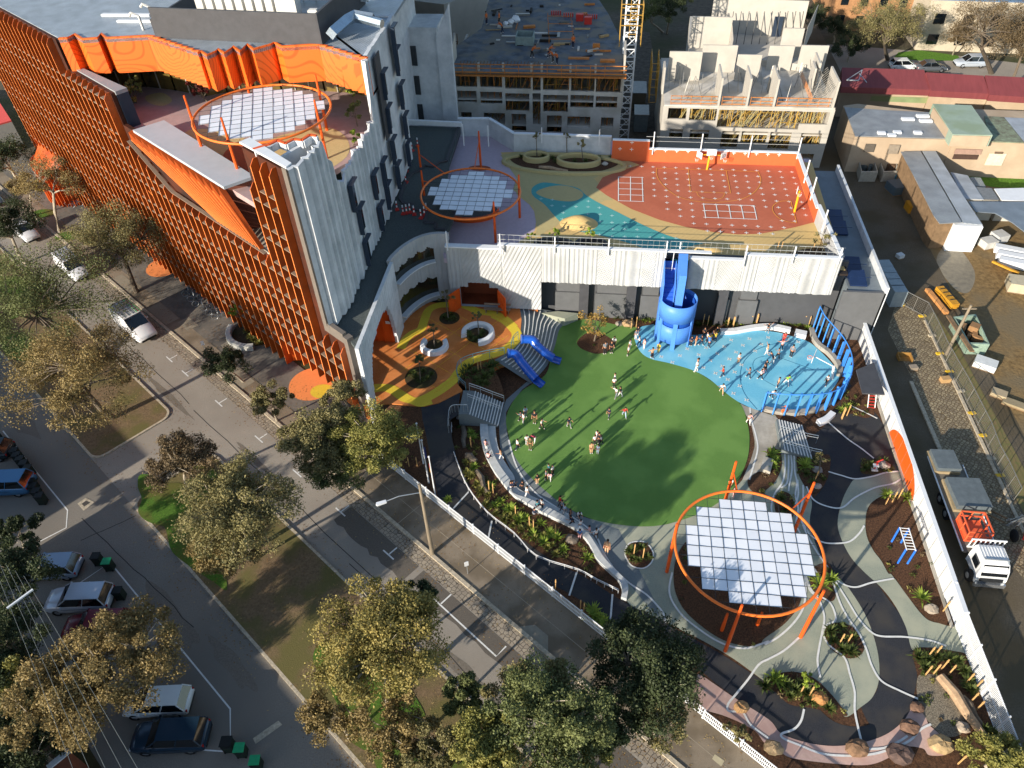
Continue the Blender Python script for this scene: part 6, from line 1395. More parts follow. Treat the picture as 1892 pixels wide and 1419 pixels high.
b.prism([(pA[1].x,pA[1].y),(pA[2].x,pA[2].y),(pA[2].x,pA[2].y+9),(pA[1].x,pA[1].y+9)],0,4.59);part(b,'wall',M_beige,wh)
b=MB();gpoly(b,'c2',4.62,(4.75,)*4,1500,722,1690,732,1895,985,1555,972);part(b,'roof',mat('mossy_roof','7e8b74',.8,.3,1.4,c2='5f5a4c'),wh)
b=MB();gpoly(b,'c2',4.62,(4.72,)*4,1700,735,2300,760,2400,1000,1900,985);part(b,'roof',M_corr2,wh)
b=MB();gpoly(b,'c2',4.5,(5.9,)*4,985,600,1372,615,1582,912,1186,905);part(b,'raised_roof',M_grr,wh)
b=MB();gpoly(b,'c2',4.5,(5.8,)*4,990,640,1365,645,1560,925,1190,918);part(b,'raised_wall',M_beige,wh)
for x,y in((885,725),(915,773),(475,893),(632,886),(835,890),(578,915),(738,755)):p=P(*q('c2',x,y),4.75);b=MB();b.box((p.x,p.y,4.7),(1.5 if y<800 else.9,.55,.22));part(b,'skylight',M_cap,wh)
Yw=pA[0].y-.02
for x0,y0,x1,y1,c in((1212,1045,1455,1100,'9b8072'),(1195,1100,1420,1150,'4a3830'),(1545,1085,1660,1205,'cfc4ae'),(325,1005,395,1085,'5a544c'),(560,1010,635,1100,'8a7f70'),(1600,1070,1672,1090,'6b5a4a')):
 a,c_=PY(*q('c2',x0,y0),Yw-.2),PY(*q('c2',x1,y1),Yw-.2);b=MB();t_=(a.x-pA[0].x)/(pA[2].x-pA[0].x);yy=pA[0].y+(pA[2].y-pA[0].y)*t_-.04;b.box(((a.x+c_.x)/2,yy,max(0,c_.z)),(abs(c_.x-a.x),.12,a.z-max(0,c_.z)));part(b,'door',mat('door_'+c,c,.7),wh)
def shed(name,label,cat,k,zt,c,m,wallm=None,z0=0,grp=None,th=.08,inset=True,zs=None):
 p0=P(*q(k,c[0],c[1]),0);t=thing(name,label,cat,(p0 .x,p0 .y,0),group=grp);n=len(c)//2;b=MB();gpoly(b,k,zt-th if zs is None else min(zs)-th,zs or(zt,)*n,*c);part(b,'roof',m,t)
 if wallm:
  pp=[P(*q(k,c[2*i],c[2*i+1]),zt)for i in range(n)];ce=sum(pp,Vector())/n;b=MB();b.prism([((p.x-ce.x)*.95+ce.x,(p.y-ce.y)*.95+ce.y)for p in pp],z0,zt-th-.01);part(b,'wall',wallm,t)
 return t
M_bw=mat('timber_brown_wall','7d664c',.85,.3,2)
shed('long_shed','long narrow shed with pale corrugated roof split by a dark gutter, beside the lane','shed','d5',3.4,(500,0,715,-5,1165,772,925,785,860,700,640,260),M_corr,M_bw)
shed('long_shed','second pale corrugated shed roof with a white end wall and faint lettering','shed','d5',3.3,(735,-5,880,-5,1180,480,1393,800,1185,778),M_corr2,M_pre2)
a,c=P(*q('d5',1085,788),3.2),P(*q('d5',1393,803),3.2);t=thing('site_container','white container front with small dark lettering under the shed roof','container',(a.x,a.y,0));b=MB();b.prism([(a.x,a.y-.3),(c.x,c.y-.3),(c.x,c.y+1.2),(a.x,a.y+1.2)],0,3.15);part(b,'body',M_cap,t)
b=MB();p=P(*q('d5',1335,828),2.6)
for k in range(7):b.box((c.x-1.25+k*.13,a.y-.33,2.5),(.09,.02,.12+.04*(k%2)))
part(b,'lettering',M_dark,t)
shed('lean_to','wide lean-to with blue grey corrugated roof at the right edge','shed','d5',2.9,(1240,545,2100,548,2100,1000,1845,870,1720,775,1530,672,1315,655),bandmat('corrugated_blue','8d99a5','75818d',5,.5,rough=.5,metal=.3,direction='X',rot=.3,soft=.2,bump=.5),None)
shed('shed','grey flat roofed shed stepping down beside the long shed','shed','d5',2.8,(1045,225,1230,260,1405,522,1185,515),M_corr2,M_pre)
shed('shed','small pale roofed shed with stained sheeting','shed','d5',2.7,(1308,385,1492,400,1575,528,1400,522),M_prop,M_pre)
shed('shed','white sheeted shed roof with a brown edge board','shed','d5',2.7,(1520,405,1900,395,1960,540,1603,530),M_cap,M_pre)
shed('site_container','small container with a ribbed dark lid on the grass edge','container','d5',2.2,(1255,280,1372,285,1428,385,1297,376),bandmat('lid','59605f','a7adac',8,.5),M_cap)
b=MB()
def yardfence(label,pts,h,grp,m=M_prop,gap=1.6):
 root=thing('wire_fence',label,'fence',pts[0],group=grp);b=MB();w=MB()
 for a,c in zip(pts[:-1],pts[1:]):
  L=(c-a).length;n=max(1,int(L/gap))
  for k in range(n+1):p=a+(c-a)*k/n;b.beam(p,p+Vector((0,0,h)),.06)
  for z in(.15,h*.5,h):w.beam(a+Vector((0,0,z)),c+Vector((0,0,z)),.03)
  for k in range(int(L/.22)):p=a+(c-a)*k*.22/L;w.beam(p+Vector((0,0,.1)),p+Vector((0,0,h)),.012)
 part(b,'posts',m,root);tag(part(w,'mesh',m,root),kind='stuff')
yardfence('wire fence in front of the beige warehouse above the grass',[P(*q('c2',x,y),.02)for x,y in((1120,1190),(1500,1215),(1900,1260))],1.9,'yard wire fences')
def block(name,label,cat,pts_,z0,h,m,win=None,roofm=None):
 t=thing(name,label,cat,(pts_[0].x,pts_[0].y,0));b=MB();b.prism([(p.x,p.y)for p in pts_],z0,h);part(b,'wall',m,t)
 b=MB();b.prism([(p.x,p.y)for p in pts_],h,h+.15);part(b,'roof',roofm or M_corr2,t)
 if win:
  a,c=pts_[0],pts_[1]
  for r in range(win[0]):
   for k in range(win[1]):
    p=a+(c-a)*((k+.5)/win[1]);b=MB();b.box((p.x,p.y-.05,1.0+r*3.1),(win[2],.16,1.5));part(b,'window',M_glass,t)
 return t
mk=lambda z,*uv:[P(uv[i],uv[i+1],z)for i in range(0,len(uv),2)]
A_=P(1530,55,0);block('apartment_building','orange brick apartment block half hidden by trees at the top','building',[Vector((A_.x,A_.y,0)),Vector((A_.x+15,A_.y-2,0)),Vector((A_.x+15,A_.y+14,0)),Vector((A_.x,A_.y+16,0))],0,12,mat('orange_brick','9c7450',.85,.2,2),(3,5,1.2))
A_=P(1690,92,0);B_=P(1830,100,0);block('shop_building','cream painted two storey building with barred windows and a blue grey roof','building',[A_,Vector((B_.x+18,B_.y-1,0)),Vector((B_.x+18,B_.y+16,0)),Vector((A_.x,A_.y+16,0))],0,7.5,mat('cream_render','b5ab97',.85,.08,1),(2,7,1.6),mat('slate_blue_roof','5f7690',.5,.1,1))
A_=P(-160,240,0);
t=thing('shop_building','corner of a red roofed shop with a yellow sign at the left edge','building',(A_.x,A_.y,0));p=mk(4,-260,170,-20,160,22,225,-100,260)
b=MB();b.prism([(v.x,v.y)for v in p],0,4);part(b,'wall',M_pre2,t);b=MB();b.prism([(v.x,v.y)for v in p],4,4.2);part(b,'roof',mat('coral_roof','d9574f',.6,.06,1),t)
b=MB();v=P(10,240,3);b.box((v.x-1.2,v.y-.8,2.4),(2.2,.1,1.0),.3);part(b,'sign',mat('yellow_sign','e3c22b',.5),t)
p=mk(16,90,-8,310,22,480,-5,480,-80,100,-80);t=thing('hall_building','pale sheet roofed hall behind the school roof at the top left','building',(p[0].x,p[0].y,0));b=MB();b.prism([(v.x,v.y)for v in p],0,16);part(b,'body',bandmat('pale_sheet','bfc0ba','aaaba5',3,.5,rough=.6,direction='X'),t)
b=MB();v=P(190,30,16.3);b.lathe((v.x,v.y-4,16),[(2.4,0),(2.3,.5),(1.6,1.0),(.6,1.2)],16);part(b,'dome',M_prop,t)
p=mk(10,590,-20,820,8,900,-20,900,-120,590,-120);t=thing('concrete_building','pale concrete slab building at the top middle behind the scaffold','building',(p[0].x,p[0].y,0));b=MB();b.prism([(v.x,v.y)for v in p],0,10);part(b,'body',M_pre2,t)
p=mk(3,905,-2,1140,-2,1170,-60,880,-60)
for nm,s0,s1,n0,n1,h in(('row of town houses left of the picture shading the car park',2,49.3,-34,-20.8,7.9),('town house block left of the picture beyond the side street',51.8,96,-34,-15.0,7.2)):
 t=thing('town_house',nm,'house',tuple(W(s0,n0)));b=MB();b.prism([W(s0,n0).xy,W(s1,n0).xy,W(s1,n1).xy,W(s0,n1).xy],0,h);part(b,'wall',mat('brick_red','7d4c38',.85,.2,2),t)
 b=MB();b.prism([W(s0,n0).xy,W(s1,n0).xy,W(s1,n1).xy,W(s0,n1).xy],h,h+.2);part(b,'roof',mat('tile_roof','5d4a40',.8,.2,2),t)
t=thing('cottage','corner of a small cottage roof with a pale gutter at the bottom left','house',tuple(P(100,1419)))
b=MB();p=mk(3,85,1419,125,1385,140,1440,120,1480,60,1480);b.prism([(v.x,v.y)for v in p],0,3);part(b,'wall',mat('brick_red','7d4c38'),t)
b=MB();b.beam(P(88,1419,3.05),P(128,1386,3.05),.35,.1);part(b,'gutter',M_cap,t)
M_tyre=mat('tyre','1b1b1c',.85,.2,10);M_rim=mat('alloy','a3a6a8',.35,.1,4,metal=.6);M_cglass=mat('car_glass','10151a',.06,.2,1,spec=.9);M_plast=mat('black_plastic','202224',.6)
M_lamp=mat('lamp_clear','d9dde0',.15);M_tail=mat('lamp_red','a0201c',.2)
def paint(name,c,metal=.25):return mat('paint_'+name,c,.22,.04,.7,metal=metal,spec=.6)
def wheel(root,x,y,r=.33,w=.22):
 t=MB();n=18
 def disc(mb,r0,r1,w0):
  base=len(mb.v)
  for s_ in(-1,1):
   for rr in(r0,r1):
    for k in range(n):g=2*math.pi*k/n;mb.v.append((x+rr*math.cos(g),y+s_*w0/2,r+rr*math.sin(g)))
  for k in range(n):
   j=(k+1)%n;A,B,C,D=base,base+n,base+2*n,base+3*n
   for f in((B+k,B+j,D+j,D+k),(A+k,A+j,B+j,B+k),(C+k,D+k,D+j,C+j),(A+k,C+k,C+j,A+j)):mb.f.append(f);mb.mi.append(0)
 disc(t,r*.62,r,w);o=t.build('wheel',M_tyre,root,False)
 m=MB();sgn=1 if y>0 else-1;yc=y+sgn*w*.35
 m.v+=[(x,yc,r)]+[(x+r*.62*math.cos(2*math.pi*k/n),yc,r+r*.62*math.sin(2*math.pi*k/n))for k in range(n)];m.f+=[(0,1+k,1+(k+1)%n)for k in range(n)];m.mi+=[0]*n
 rim=m.build('rim',M_rim,o)
def car(label,c_front,heading,kind,col,group,loc=None,metal=.25):
 """x forward; origin at ground centre. body lofted from cross sections"""
 L,Wd,H,wb=dict(hatch=(4.2,1.78,1.48,2.6),suv=(4.65,1.88,1.68,2.7),sedan=(4.6,1.8,1.45,2.7),van=(5.1,1.95,1.98,3.1),ute=(5.2,1.85,1.75,3.1))[kind]
 root=thing({'van':'parked_van','ute':'utility_truck'}.get(kind,'parked_car'),label,{'van':'van','ute':'ute'}.get(kind,'car'),tuple(loc),heading,group)
 pm=paint(col[0],col[1],metal);h2=L/2
 if kind=='van':prof=[(-h2,.45,1.75,.9),(-h2+.08,.3,1.8,.97),(-1.2,.25,1.82,1),(.3,.25,1.8,1),(1.35,.25,1.25,1),(1.9,.25,1.08,.97),(h2-.15,.28,.85,.9),(h2,.4,.7,.78)]
 elif kind=='ute':prof=[(-h2,.5,1.0,.95),(-h2+.05,.4,1.05,.98),(-.4,.3,1.08,1),(.2,.28,1.08,1),(1.0,.28,1.08,1),(1.7,.28,1.03,.97),(h2-.2,.3,.9,.92),(h2,.4,.72,.8)]
 else:
  bz=H*.62;prof=[(-h2,.42,bz-.18,.82),(-h2+.12,.28,bz-.02,.93),(-h2+.6,.22,bz+.02,.99),(-.5,.2,bz,1),(.6,.2,bz-.02,1),(1.15,.2,bz-.05,.99),(h2-.5,.22,bz-.16,.95),(h2-.12,.28,bz-.28,.86),(h2,.4,bz-.42,.72)]
 b=MB();sec=9;base=0
 for x,z0,z1,wf in prof:
  hw=Wd/2*wf
  ring_=[(-hw*.9,z0),(-hw,z0+.14),(-hw*1.0,(z0+z1)/2),(-hw*.95,z1-.08),(-hw*.8,z1),(0,z1+.035),(hw*.8,z1),(hw*.95,z1-.08),(hw*1.0,(z0+z1)/2),(hw,z0+.14),(hw*.9,z0)]
  for y,z in ring_:b.v.append((x,y,z))
 m=11
 for i in range(len(prof)-1):
  for j in range(m):b.f.append((i*m+j,(i+1)*m+j,(i+1)*m+(j+1)%m,i*m+(j+1)%m));b.mi.append(0)
 b.f+=[tuple(range(m)),tuple((len(prof)-1)*m+j for j in range(m-1,-1,-1))];b.mi+=[0,0]
 body=b.build('body',pm,root,True)
 if kind=='van':g0,g1,r0,r1,zb,zt=.35,1.45,-h2+.1,.55,1.25,H
 elif kind=='ute':g0,g1,r0,r1,zb,zt=-.45,1.3,-.35,.55,1.06,H
 elif kind=='suv':g0,g1,r0,r1,zb,zt=-h2+.12,1.15,-h2+.42,.35,H*.62-.02,H
 elif kind=='sedan':g0,g1,r0,r1,zb,zt=-h2+.55,1.2,-h2+1.25,.3,H*.62-.02,H
 else:g0,g1,r0,r1,zb,zt=-h2+.12,1.25,-h2+.5,.35,H*.62-.02,H
 wb_,wt=Wd/2*.93,Wd/2*.74
 if kind!='van':
  g=MB();g.add([(g0,-wb_,zb),(g1,-wb_*.96,zb),(g1,wb_*.96,zb),(g0,wb_,zb),(r0,-wt,zt-.05),(r1,-wt,zt-.05),(r1,wt,zt-.05),(r0,wt,zt-.05)],[(0,1,5,4),(1,2,6,5),(2,3,7,6),(3,0,4,7),(4,5,6,7)])
  g.build('glass',M_cglass,root)
  r=MB();rs_=[(r0-.05,-wt*.98),(r1+.06,-wt*.96),(r1+.06,wt*.96),(r0-.05,wt*.98)];r.prism(rs_,zt-.055,zt)
  for y in(-1,1):
   for xa,xb in((g1,r1),(g0,r0),((g0+g1)/2-.1,(r0+r1)/2-.1)):r.beam((xa,y*wb_*.98,zb),(xb,y*wt*1.0,zt-.03),.07,.05)
  r.build('roof',pm,root)
 else:
  g=MB();g.add([(1.5,-.84,1.2),(1.5,.84,1.2),(.55,.74,1.88),(.55,-.74,1.88)],[(0,1,2,3)])
  for y in(-1,1):g.add([(.3,y*.965,1.15),(1.25,y*.945,1.15),(.62,y*.85,1.72),(.3,y*.87,1.75)],[(0,1,2,3)if y<0 else(3,2,1,0)])
  g.build('glass',M_cglass,root)
  r=MB();r.add([(-h2+.05,-.95,1.72),(.5,-.93,1.74),(.5,.93,1.74),(-h2+.05,.95,1.72),(-h2+.15,-.82,1.96),(.5,-.8,1.95),(.5,.8,1.95),(-h2+.15,.82,1.96),(1.55,-.88,1.12),(1.55,.88,1.12)],[(4,5,6,7),(0,1,5,4),(2,3,7,6),(3,0,4,7),(1,8,5),(9,2,6)]);r.build('roof',pm,root)
  k=MB()
  for x in[-h2+.3+i*.42 for i in range(7)]:k.beam((x,-.78,2.06),(x,.78,2.06),.035)
  for y in(-.78,-.4,0,.4,.78):k.beam((-h2+.2,y,2.05),(.35,y,2.05),.035)
  k.build('roof_rack',mat('rack_steel','6c7072',.4),root)
 if kind=='ute':
  k=MB();k.box((-1.6,0,1.09),(1.7,1.5,.03));k.build('tray_cover',M_plast,root)
 for y in(-1,1):
  for x in(-wb/2,wb/2):wheel(root,x,y*(Wd/2-.12))
  k=MB();k.box((h2-.16,y*Wd*.33,prof[-1][2]-.12),(.2,.34,.16));k.build('headlight',M_lamp,root)
  k=MB();k.box((-h2+.06,y*Wd*.4,prof[1][2]-.28),(.08,.12,.2));k.build('tail_light',M_tail,root)
  k=MB();k.box((.75,y*(Wd/2+.06),H*.62),(.1,.16,.12));k.build('mirror',pm,root)
  k=MB();k.beam((-.9,y*Wd*.497,.75),(.9,y*Wd*.497,.75),.012,.02);k.build('door_trim',M_plast,root)
 k=MB();k.box((h2-.04,0,.3),(.1,Wd*.7,.2));k.build('grille',M_plast,root);k=MB();k.box((-h2+.03,0,.34),(.08,Wd*.72,.16));k.build('bumper',M_plast,root)
 return root
def hd_(a,b):d=P(*b)-P(*a);return math.atan2(d.y,d.x)
def mid(*uv):c=[P(uv[i],uv[i+1])for i in range(0,len(uv),2)];return sum(c,Vector())/len(c)+Vector((0,0,.03))
ang_st=math.atan2((W(0,0)-W(1,0)).y,(W(0,0)-W(1,0)).x)
def stp(s,n):p=W(s,n);p.z=.03;return p
van1=car('white van with a roof rack and green ladder parked at the kerb nearest the fins',None,ang_st,'van',('white','d6d8da'),'vehicles parked along the street',stp(SN(P(266,604))[0],15.1),0)
van1 .scale=(1.1,1.1,1.1);c0=van1 .location;b=MB();d=Vector((math.cos(ang_st),math.sin(ang_st),0));nn=Vector((-d.y,d.x,0))
A=Vector(c0)+nn*.55-d*2.4+Vector((0,0,2.33));B=Vector(c0)+nn*.55+d*.7+Vector((0,0,2.33))
lad_=thing('ladder','green and orange ladder lying on the white van roof','ladder',tuple(A));b.beam(A,B,.05);b.beam(A+nn*.32,B+nn*.32,.05);part(b,'rail',mat('ladder_green','4fae6a',.5),lad_);b=MB()
for k in range(9):p=A.lerp(B,(k+.5)/9);b.beam(p,p+nn*.32,.035)
part(b,'rungs',mat('ladder_orange','d77a3a',.5),lad_)
car('white van with roof rack half under the tree, second along the street',None,ang_st,'van',('white','d6d8da'),'vehicles parked along the street',stp(SN(P(148,500))[0],15.3),0)
car('silver white pickup with a dark tray parked beside the grass verge',None,ang_st,'ute',('pearl','cfd0d2'),'vehicles parked along the street',stp(SN(P(66,428))[0],14.8),.1)
car('grey blue car at the left edge under the street trees',None,ang_st,'sedan',('slate','5f7684'),'vehicles parked along the street',stp(SN(P(0,368))[0],15.1))
ang_p=math.atan2((P(119,1122)-P(188,1119)).y,(P(119,1122)-P(188,1119)).x)
G_cp='cars nose in at the car park'
car('bright blue SUV with silver roof rails beside the hedge at the left edge',None,ang_p,'suv',('blue','44739a'),G_cp,mid(-14,898,48,915,20,905)-Vector((.2,-.1,0)))
car('silver blue hatchback partly under branches, topmost of the lower car row',None,ang_p,'hatch',('silverblue','8ea3b8'),G_cp,mid(70,1060,135,1052))
car('silver SUV second from the top in the lower car row',None,ang_p,'suv',('silver','b5c0cc'),G_cp,mid(119,1118,190,1112))
car('dark red SUV half hidden by the golden tree',None,ang_p,'suv',('maroon','6b1f2c'),G_cp,mid(150,1170,225,1160),.1)
car('white hatchback poking out from under the golden tree',None,ang_p,'hatch',('white2','ced6d8'),G_cp,mid(265,1308,332,1300),0)
car('dark navy SUV with roof rails, lowest in the car park row',None,ang_p,'suv',('navy','22384a'),G_cp,mid(285,1372,358,1362))
car('dark green car nose at the left edge above the blue SUV',None,ang_p,'hatch',('dark','2b3438'),G_cp,mid(-30,842,-5,840))
xa=0.05
car('silver SUV driving along the far street at the top right',None,math.pi+.05,'suv',('silver','b5c0cc'),'cars on the far street',P(1790,122,.03),.2)
car('white car behind the red roof at the top right',None,.05,'hatch',('white2','ced6d8'),'cars on the far street',P(1667,127,.03),0)
car('dark grey car behind the red roof beside the street light',None,.05,'sedan',('grey','5a6066'),'cars on the far street',P(1718,130,.03))
tr=thing('tray_truck','white cab tray truck facing the camera carrying an orange work basket in the lane','truck',(28.2,32,0))
pm=paint('truck_white','d2d5d6',0)
def TB(name,m,prims,smooth=False):
 b=MB()
 for pr in prims:
  if pr[0]=='b':b.box((28.2+pr[1][0],32+pr[1][1],pr[1][2]),pr[2],pr[3]if len(pr)>3 else 0)
  elif pr[0]=='t':b.tube([(28.2+a[0],32+a[1],a[2])for a in pr[1]],pr[2],6)
  elif pr[0]=='p':b.prism([(28.2+a,32+c)for a,c in pr[1]],pr[2],pr[3])
  elif pr[0]=='f':b.face([(28.2+a[0],32+a[1],a[2])for a in pr[1]])
 return part(b,name,m,tr,smooth)
b=MB();ys=[(-1.55,.55,1.15,.95),(-1.62,.6,1.35,1.0),(-1.45,.6,1.9,.98),(-1.2,.6,2.35,.9),(-.9,.6,2.45,.9),(.1,.6,2.45,.9),(.25,.6,2.4,.95)]
for y,z0,z1,w in ys:
 for x,z in((-w,z0),(-w*1.02,(z0+z1)/2),(-w*.97,z1-.1),(-w*.8,z1),(w*.8,z1),(w*.97,z1-.1),(w*1.02,(z0+z1)/2),(w,z0)):b.v.append((28.2+x,32+y,z))
for i in range(len(ys)-1):
 for j in range(8):b.f.append((i*8+j,i*8+(j+1)%8,(i+1)*8+(j+1)%8,(i+1)*8+j));b.mi.append(0)
b.f+=[tuple(range(7,-1,-1)),tuple(6*8+j for j in range(8))];b.mi+=[0,0]
part(b,'cab',pm,tr)
TB('windscreen',M_cglass,[('f',[(-.86,-1.63,1.42),(.86,-1.63,1.42),(.8,-1.27,2.25),(-.8,-1.27,2.25)])]);TB('side_window',M_cglass,[('b',(-1.0,-.7,1.45),(.06,.8,.6))]);TB('side_window',M_cglass,[('b',(1.0,-.7,1.45),(.06,.8,.6))])
TB('bumper',mat('chrome','b8bcc0',.2,.05,2,metal=.8),[('b',(0,-1.75,.4),(2.0,.2,.35))]);TB('grille',M_plast,[('b',(0,-1.66,.85),(1.5,.08,.25))]);TB('light_bar',M_rail,[('b',(0,-1.0,2.5),(1.6,.08,.07))])
for k in range(9):pass
TB('roof_ribs',pm,[('b',(-.8+k*.2,-.45,2.45),(.05,1.0,.03))for k in range(9)])
TB('headboard',M_bd,[('b',(0,.55,2.5),(2.3,.08,.1)),('b',(0,.55,1.6),(2.3,.08,.1))]+[('b',(-1.1+k*.31,.55,1.6),(.06,.06,.95))for k in range(8)])
TB('tray',mat('tray_timber','6f6a60',.8,.3,2),[('b',(0,4.6,.95),(2.3,8.2,.14))]);TB('side_rail',M_cap,[('t',[(-1.25,.5,1.15),(-1.25,9.2,1.15)],.06)]);TB('side_rail',M_cap,[('t',[(1.2,.5,1.1),(1.2,8.6,1.1)],.05)])
for x in(-1.0,1.0):
 for y in(-1.0,4.2,5.6):
  b=MB();b.v=[];n=16
  for s_ in(-1,1):
   for k in range(n):g=2*math.pi*k/n;b.v.append((28.2+x+s_*.15,32+y+.45*math.cos(g),.46+.45*math.sin(g)))
  b.f=[(k,(k+1)%n,n+(k+1)%n,n+k)for k in range(n)]+[tuple(range(n-1,-1,-1)),tuple(range(n,2*n))];b.mi=[0]*len(b.f);o=part(b,'wheel',M_tyre,tr)
  b=MB();b.ball((28.2+x*1.16,32+y,.46),(.04,.24,.24),10,4);part(b,'hub',M_rim,tr)
bk=thing('work_basket','orange man lift basket standing on the truck tray','work basket',(28.1,34.3,1.1));b=MB()
for z in(1.15,1.7,2.2):
 for(x0,y0,x1,y1)in((-.8,-.9,.8,-.9),(.8,-.9,.8,.9),(.8,.9,-.8,.9),(-.8,.9,-.8,-.9)):b.beam((28.1+x0,34.3+y0,z),(28.1+x1,34.3+y1,z),.08)
for x in(-.8,0,.8):
 for y in(-.9,0,.9):
  if x or y:b.beam((28.1+x,34.3+y,1.1),(28.1+x,34.3+y,2.2),.07)
part(b,'cage',mat('basket_orange','d9603a',.5,.1,2),bk);b=MB();b.box((28.1,34.3,1.1),(1.6,1.8,.08));b.box((27.4,34.3,1.15),(.1,1.7,.5));part(b,'floor',mat('basket_orange','d9603a'),bk)
for i,(x,y,sx,sy,h,lb)in enumerate(((27.9,40.6,1.9,2.1,.6,'upper stack of grey sheets in a timber frame on the truck tray'),(28.6,37.4,2.6,2.9,.7,'wide stack of dark sheets and boards on the truck tray behind the basket'))):
 t=thing('sheet_stack',lb,'sheet stack',(x,y,1.09));b=MB();b.box((x,y,1.09),(sx,sy,.25));part(b,'boards',mat('board_edge','9a8a6c',.8,.2,3),t);b=MB();b.box((x+.05,y,1.34),(sx*.92,sy*.92,h-.25),.04);part(b,'sheets',mat('blue_grey_sheet','5d666a',.6,.2,2),t)
M_bike=mat('bike_frame','3b4a5c',.4)
def bike(label,loc,rz,grp,m=None):
 root=thing('bicycle',label,'bicycle',loc,rz,grp)
 for x in(-.5,.5):b=MB();b.tube([(x+.33*math.cos(t),0,.34+.33*math.sin(t))for t in[k*math.pi/8 for k in range(16)]],.022,5,closed=True);b.build('wheel',M_rim,root)
 b=MB();
 for a,c in(((-.5,0,.34),(-.1,0,.3)),((-.1,0,.3),(-.22,0,.85)),((-.22,0,.8),(.35,0,.85)),((-.1,0,.3),(.38,0,.8)),((.5,0,.34),(.36,0,.95)),((-.5,0,.34),(-.22,0,.75))):b.beam(a,c,.035)
 b.build('frame',m or M_bike,root);b=MB();b.box((-.24,0,.86),(.25,.12,.05));b.build('saddle',M_plast,root);b=MB();b.beam((.34,-.26,.98),(.34,.26,.98),.03);b.build('handlebar',M_plast,root)
 return root
b0=bike('black and silver bicycle in the racks beside the fin screen',(0,0,0),0,'bicycles in the racks');locs=[(353,545),(363,555),(372,563),(387,572),(397,580),(408,588),(120,372),(135,378),(142,383),(645,795),(652,783)]
for i,(u,v)in enumerate(locs):
 p=P(u,v,.07);o=b0 if i==0 else dup(b0,tuple(p),math.radians(30+ru(-8,8)),group='bicycles in the racks')
 o['label']='silver wheeled bicycle in the racks by the fin screen' if i<6 else('bicycle in the upper racks next to the grass verge' if i<9 else 'pale bicycle under the big street tree at the prow')
 if i==0:o.location=p;o.rotation_euler=(0,0,math.radians(30))
r0=None
for i,(u,v)in enumerate([(350,541),(360,550),(376,567),(392,577),(404,584),(127,375)]):
 p=P(u,v,.06)
 if r0 is None:
  r0=thing('bike_rack','steel hoop bicycle rack between parked bicycles','bike rack',tuple(p),math.radians(-60),'hoop bike racks');b=MB();b.tube([(.4*math.cos(t),0,.42+.42*math.sin(t))for t in[k*math.pi/8 for k in range(9)]],.03,6);b.build('hoop',M_rail,r0)
  b=MB();b.beam((-.4,0,0),(-.4,0,.44),.05);b.beam((.4,0,0),(.4,0,.44),.05);b.build('leg',M_rail,r0)
 else:dup(r0,tuple(p),math.radians(-60))
def bin_(label,u,v,lid,grp='wheelie bins',s=1.0):
 p=P(u,v,.03);t=thing('wheelie_bin',label,'bin',tuple(p),ang_p,grp);b=MB();b.prism([(-.26*s,-.25*s),(.26*s,-.25*s),(.3*s,.27*s),(-.3*s,.27*s)],0,.95*s);b.build('body',mat('bin_green','1d2b25',.6),t)
 b=MB();b.prism([(-.3*s,-.28*s),(.3*s,-.28*s),(.33*s,.3*s),(-.33*s,.3*s)],.955*s,1.02*s);b.build('lid',lid,t);b=MB();b.beam((-.25*s,.33*s,.9*s),(.25*s,.33*s,.9*s),.04);b.build('handle',M_plast,t)
 for x in(-.24,.24):b=MB();b.tube([(x*s-.03,.24*s,.1*s),(x*s+.03,.24*s,.1*s)],.1*s,10);b.build('wheel',M_tyre,t)
M_lk,M_lg=mat('lid_black','141716',.5),mat('lid_green','1d8f5e',.5)
for i,(u,v)in enumerate([(35,845),(40,853),(46,860),(53,868),(60,877),(66,902),(70,910),(76,920),(82,928)]):bin_('dark wheelie bin in the line along the car park edge',u,v,M_lk)
bin_('black wheelie bin beside the silver SUV tail',186,1040,M_lk);bin_('green lidded bin in the upper pair by the car park line',206,1050,M_lg);bin_('dark bin left of the small shadowed post near the silver SUV',226,1103,M_lk)
bin_('open black bin below the white line corner',427,1382,M_lk,s=1.1);bin_('green bin standing in the sunlit strip',450,1392,M_lg);bin_('green bin lid at the bottom edge of the car park',478,1415,M_lg);bin_('yellow lidded bin at the left edge',-2,812,mat('lid_yellow','c9c21f',.5))
def skip(label,corners,z,h,m,fill=None,cat='skip bin',name='skip_bin',grp=None):
 c=sum(corners,Vector())/len(corners);t=thing(name,label,cat,(c.x,c.y,0),group=grp);n=len(corners);b=MB()
 for i in range(n):
  a,e=corners[i],corners[(i+1)%n];ai,ei=c+(a-c)*.9,c+(e-c)*.9
  b.add([(a.x,a.y,z),(e.x,e.y,z),(e.x,e.y,z+h),(a.x,a.y,z+h),(ai.x,ai.y,z),(ei.x,ei.y,z),(ei.x,ei.y,z+h),(ai.x,ai.y,z+h)],[(0,1,2,3),(5,4,7,6),(3,2,6,7),(0,4,5,1)])
 part(b,'wall',m,t);b=MB();b.face([(p.x,p.y,z+.3)for p in corners]);part(b,'floor',M_int,t)
 if fill:
  for k in range(fill[0]):
   b=MB();x,y=c.x+ru(-.6,.6),c.y+ru(-.8,.8);b.box((x,y,z+.35),(ru(.4,1),ru(.3,.8),ru(.3,h*.8)),ru(0,3));part(b,'rubble',fill[1],t)
 return t
g0=lambda k,z,*xy:[P(*p,z)for p in qs(k,*xy)]
skip('long green trimmed skip full of timber beside the leaning pole',g0('d6',.05,470,350,590,560,745,565,640,330),.05,1.25,mat('skip_green','8aa08f',.6,.3,3),(6,mat('timber_waste','8a6a48',.8)))
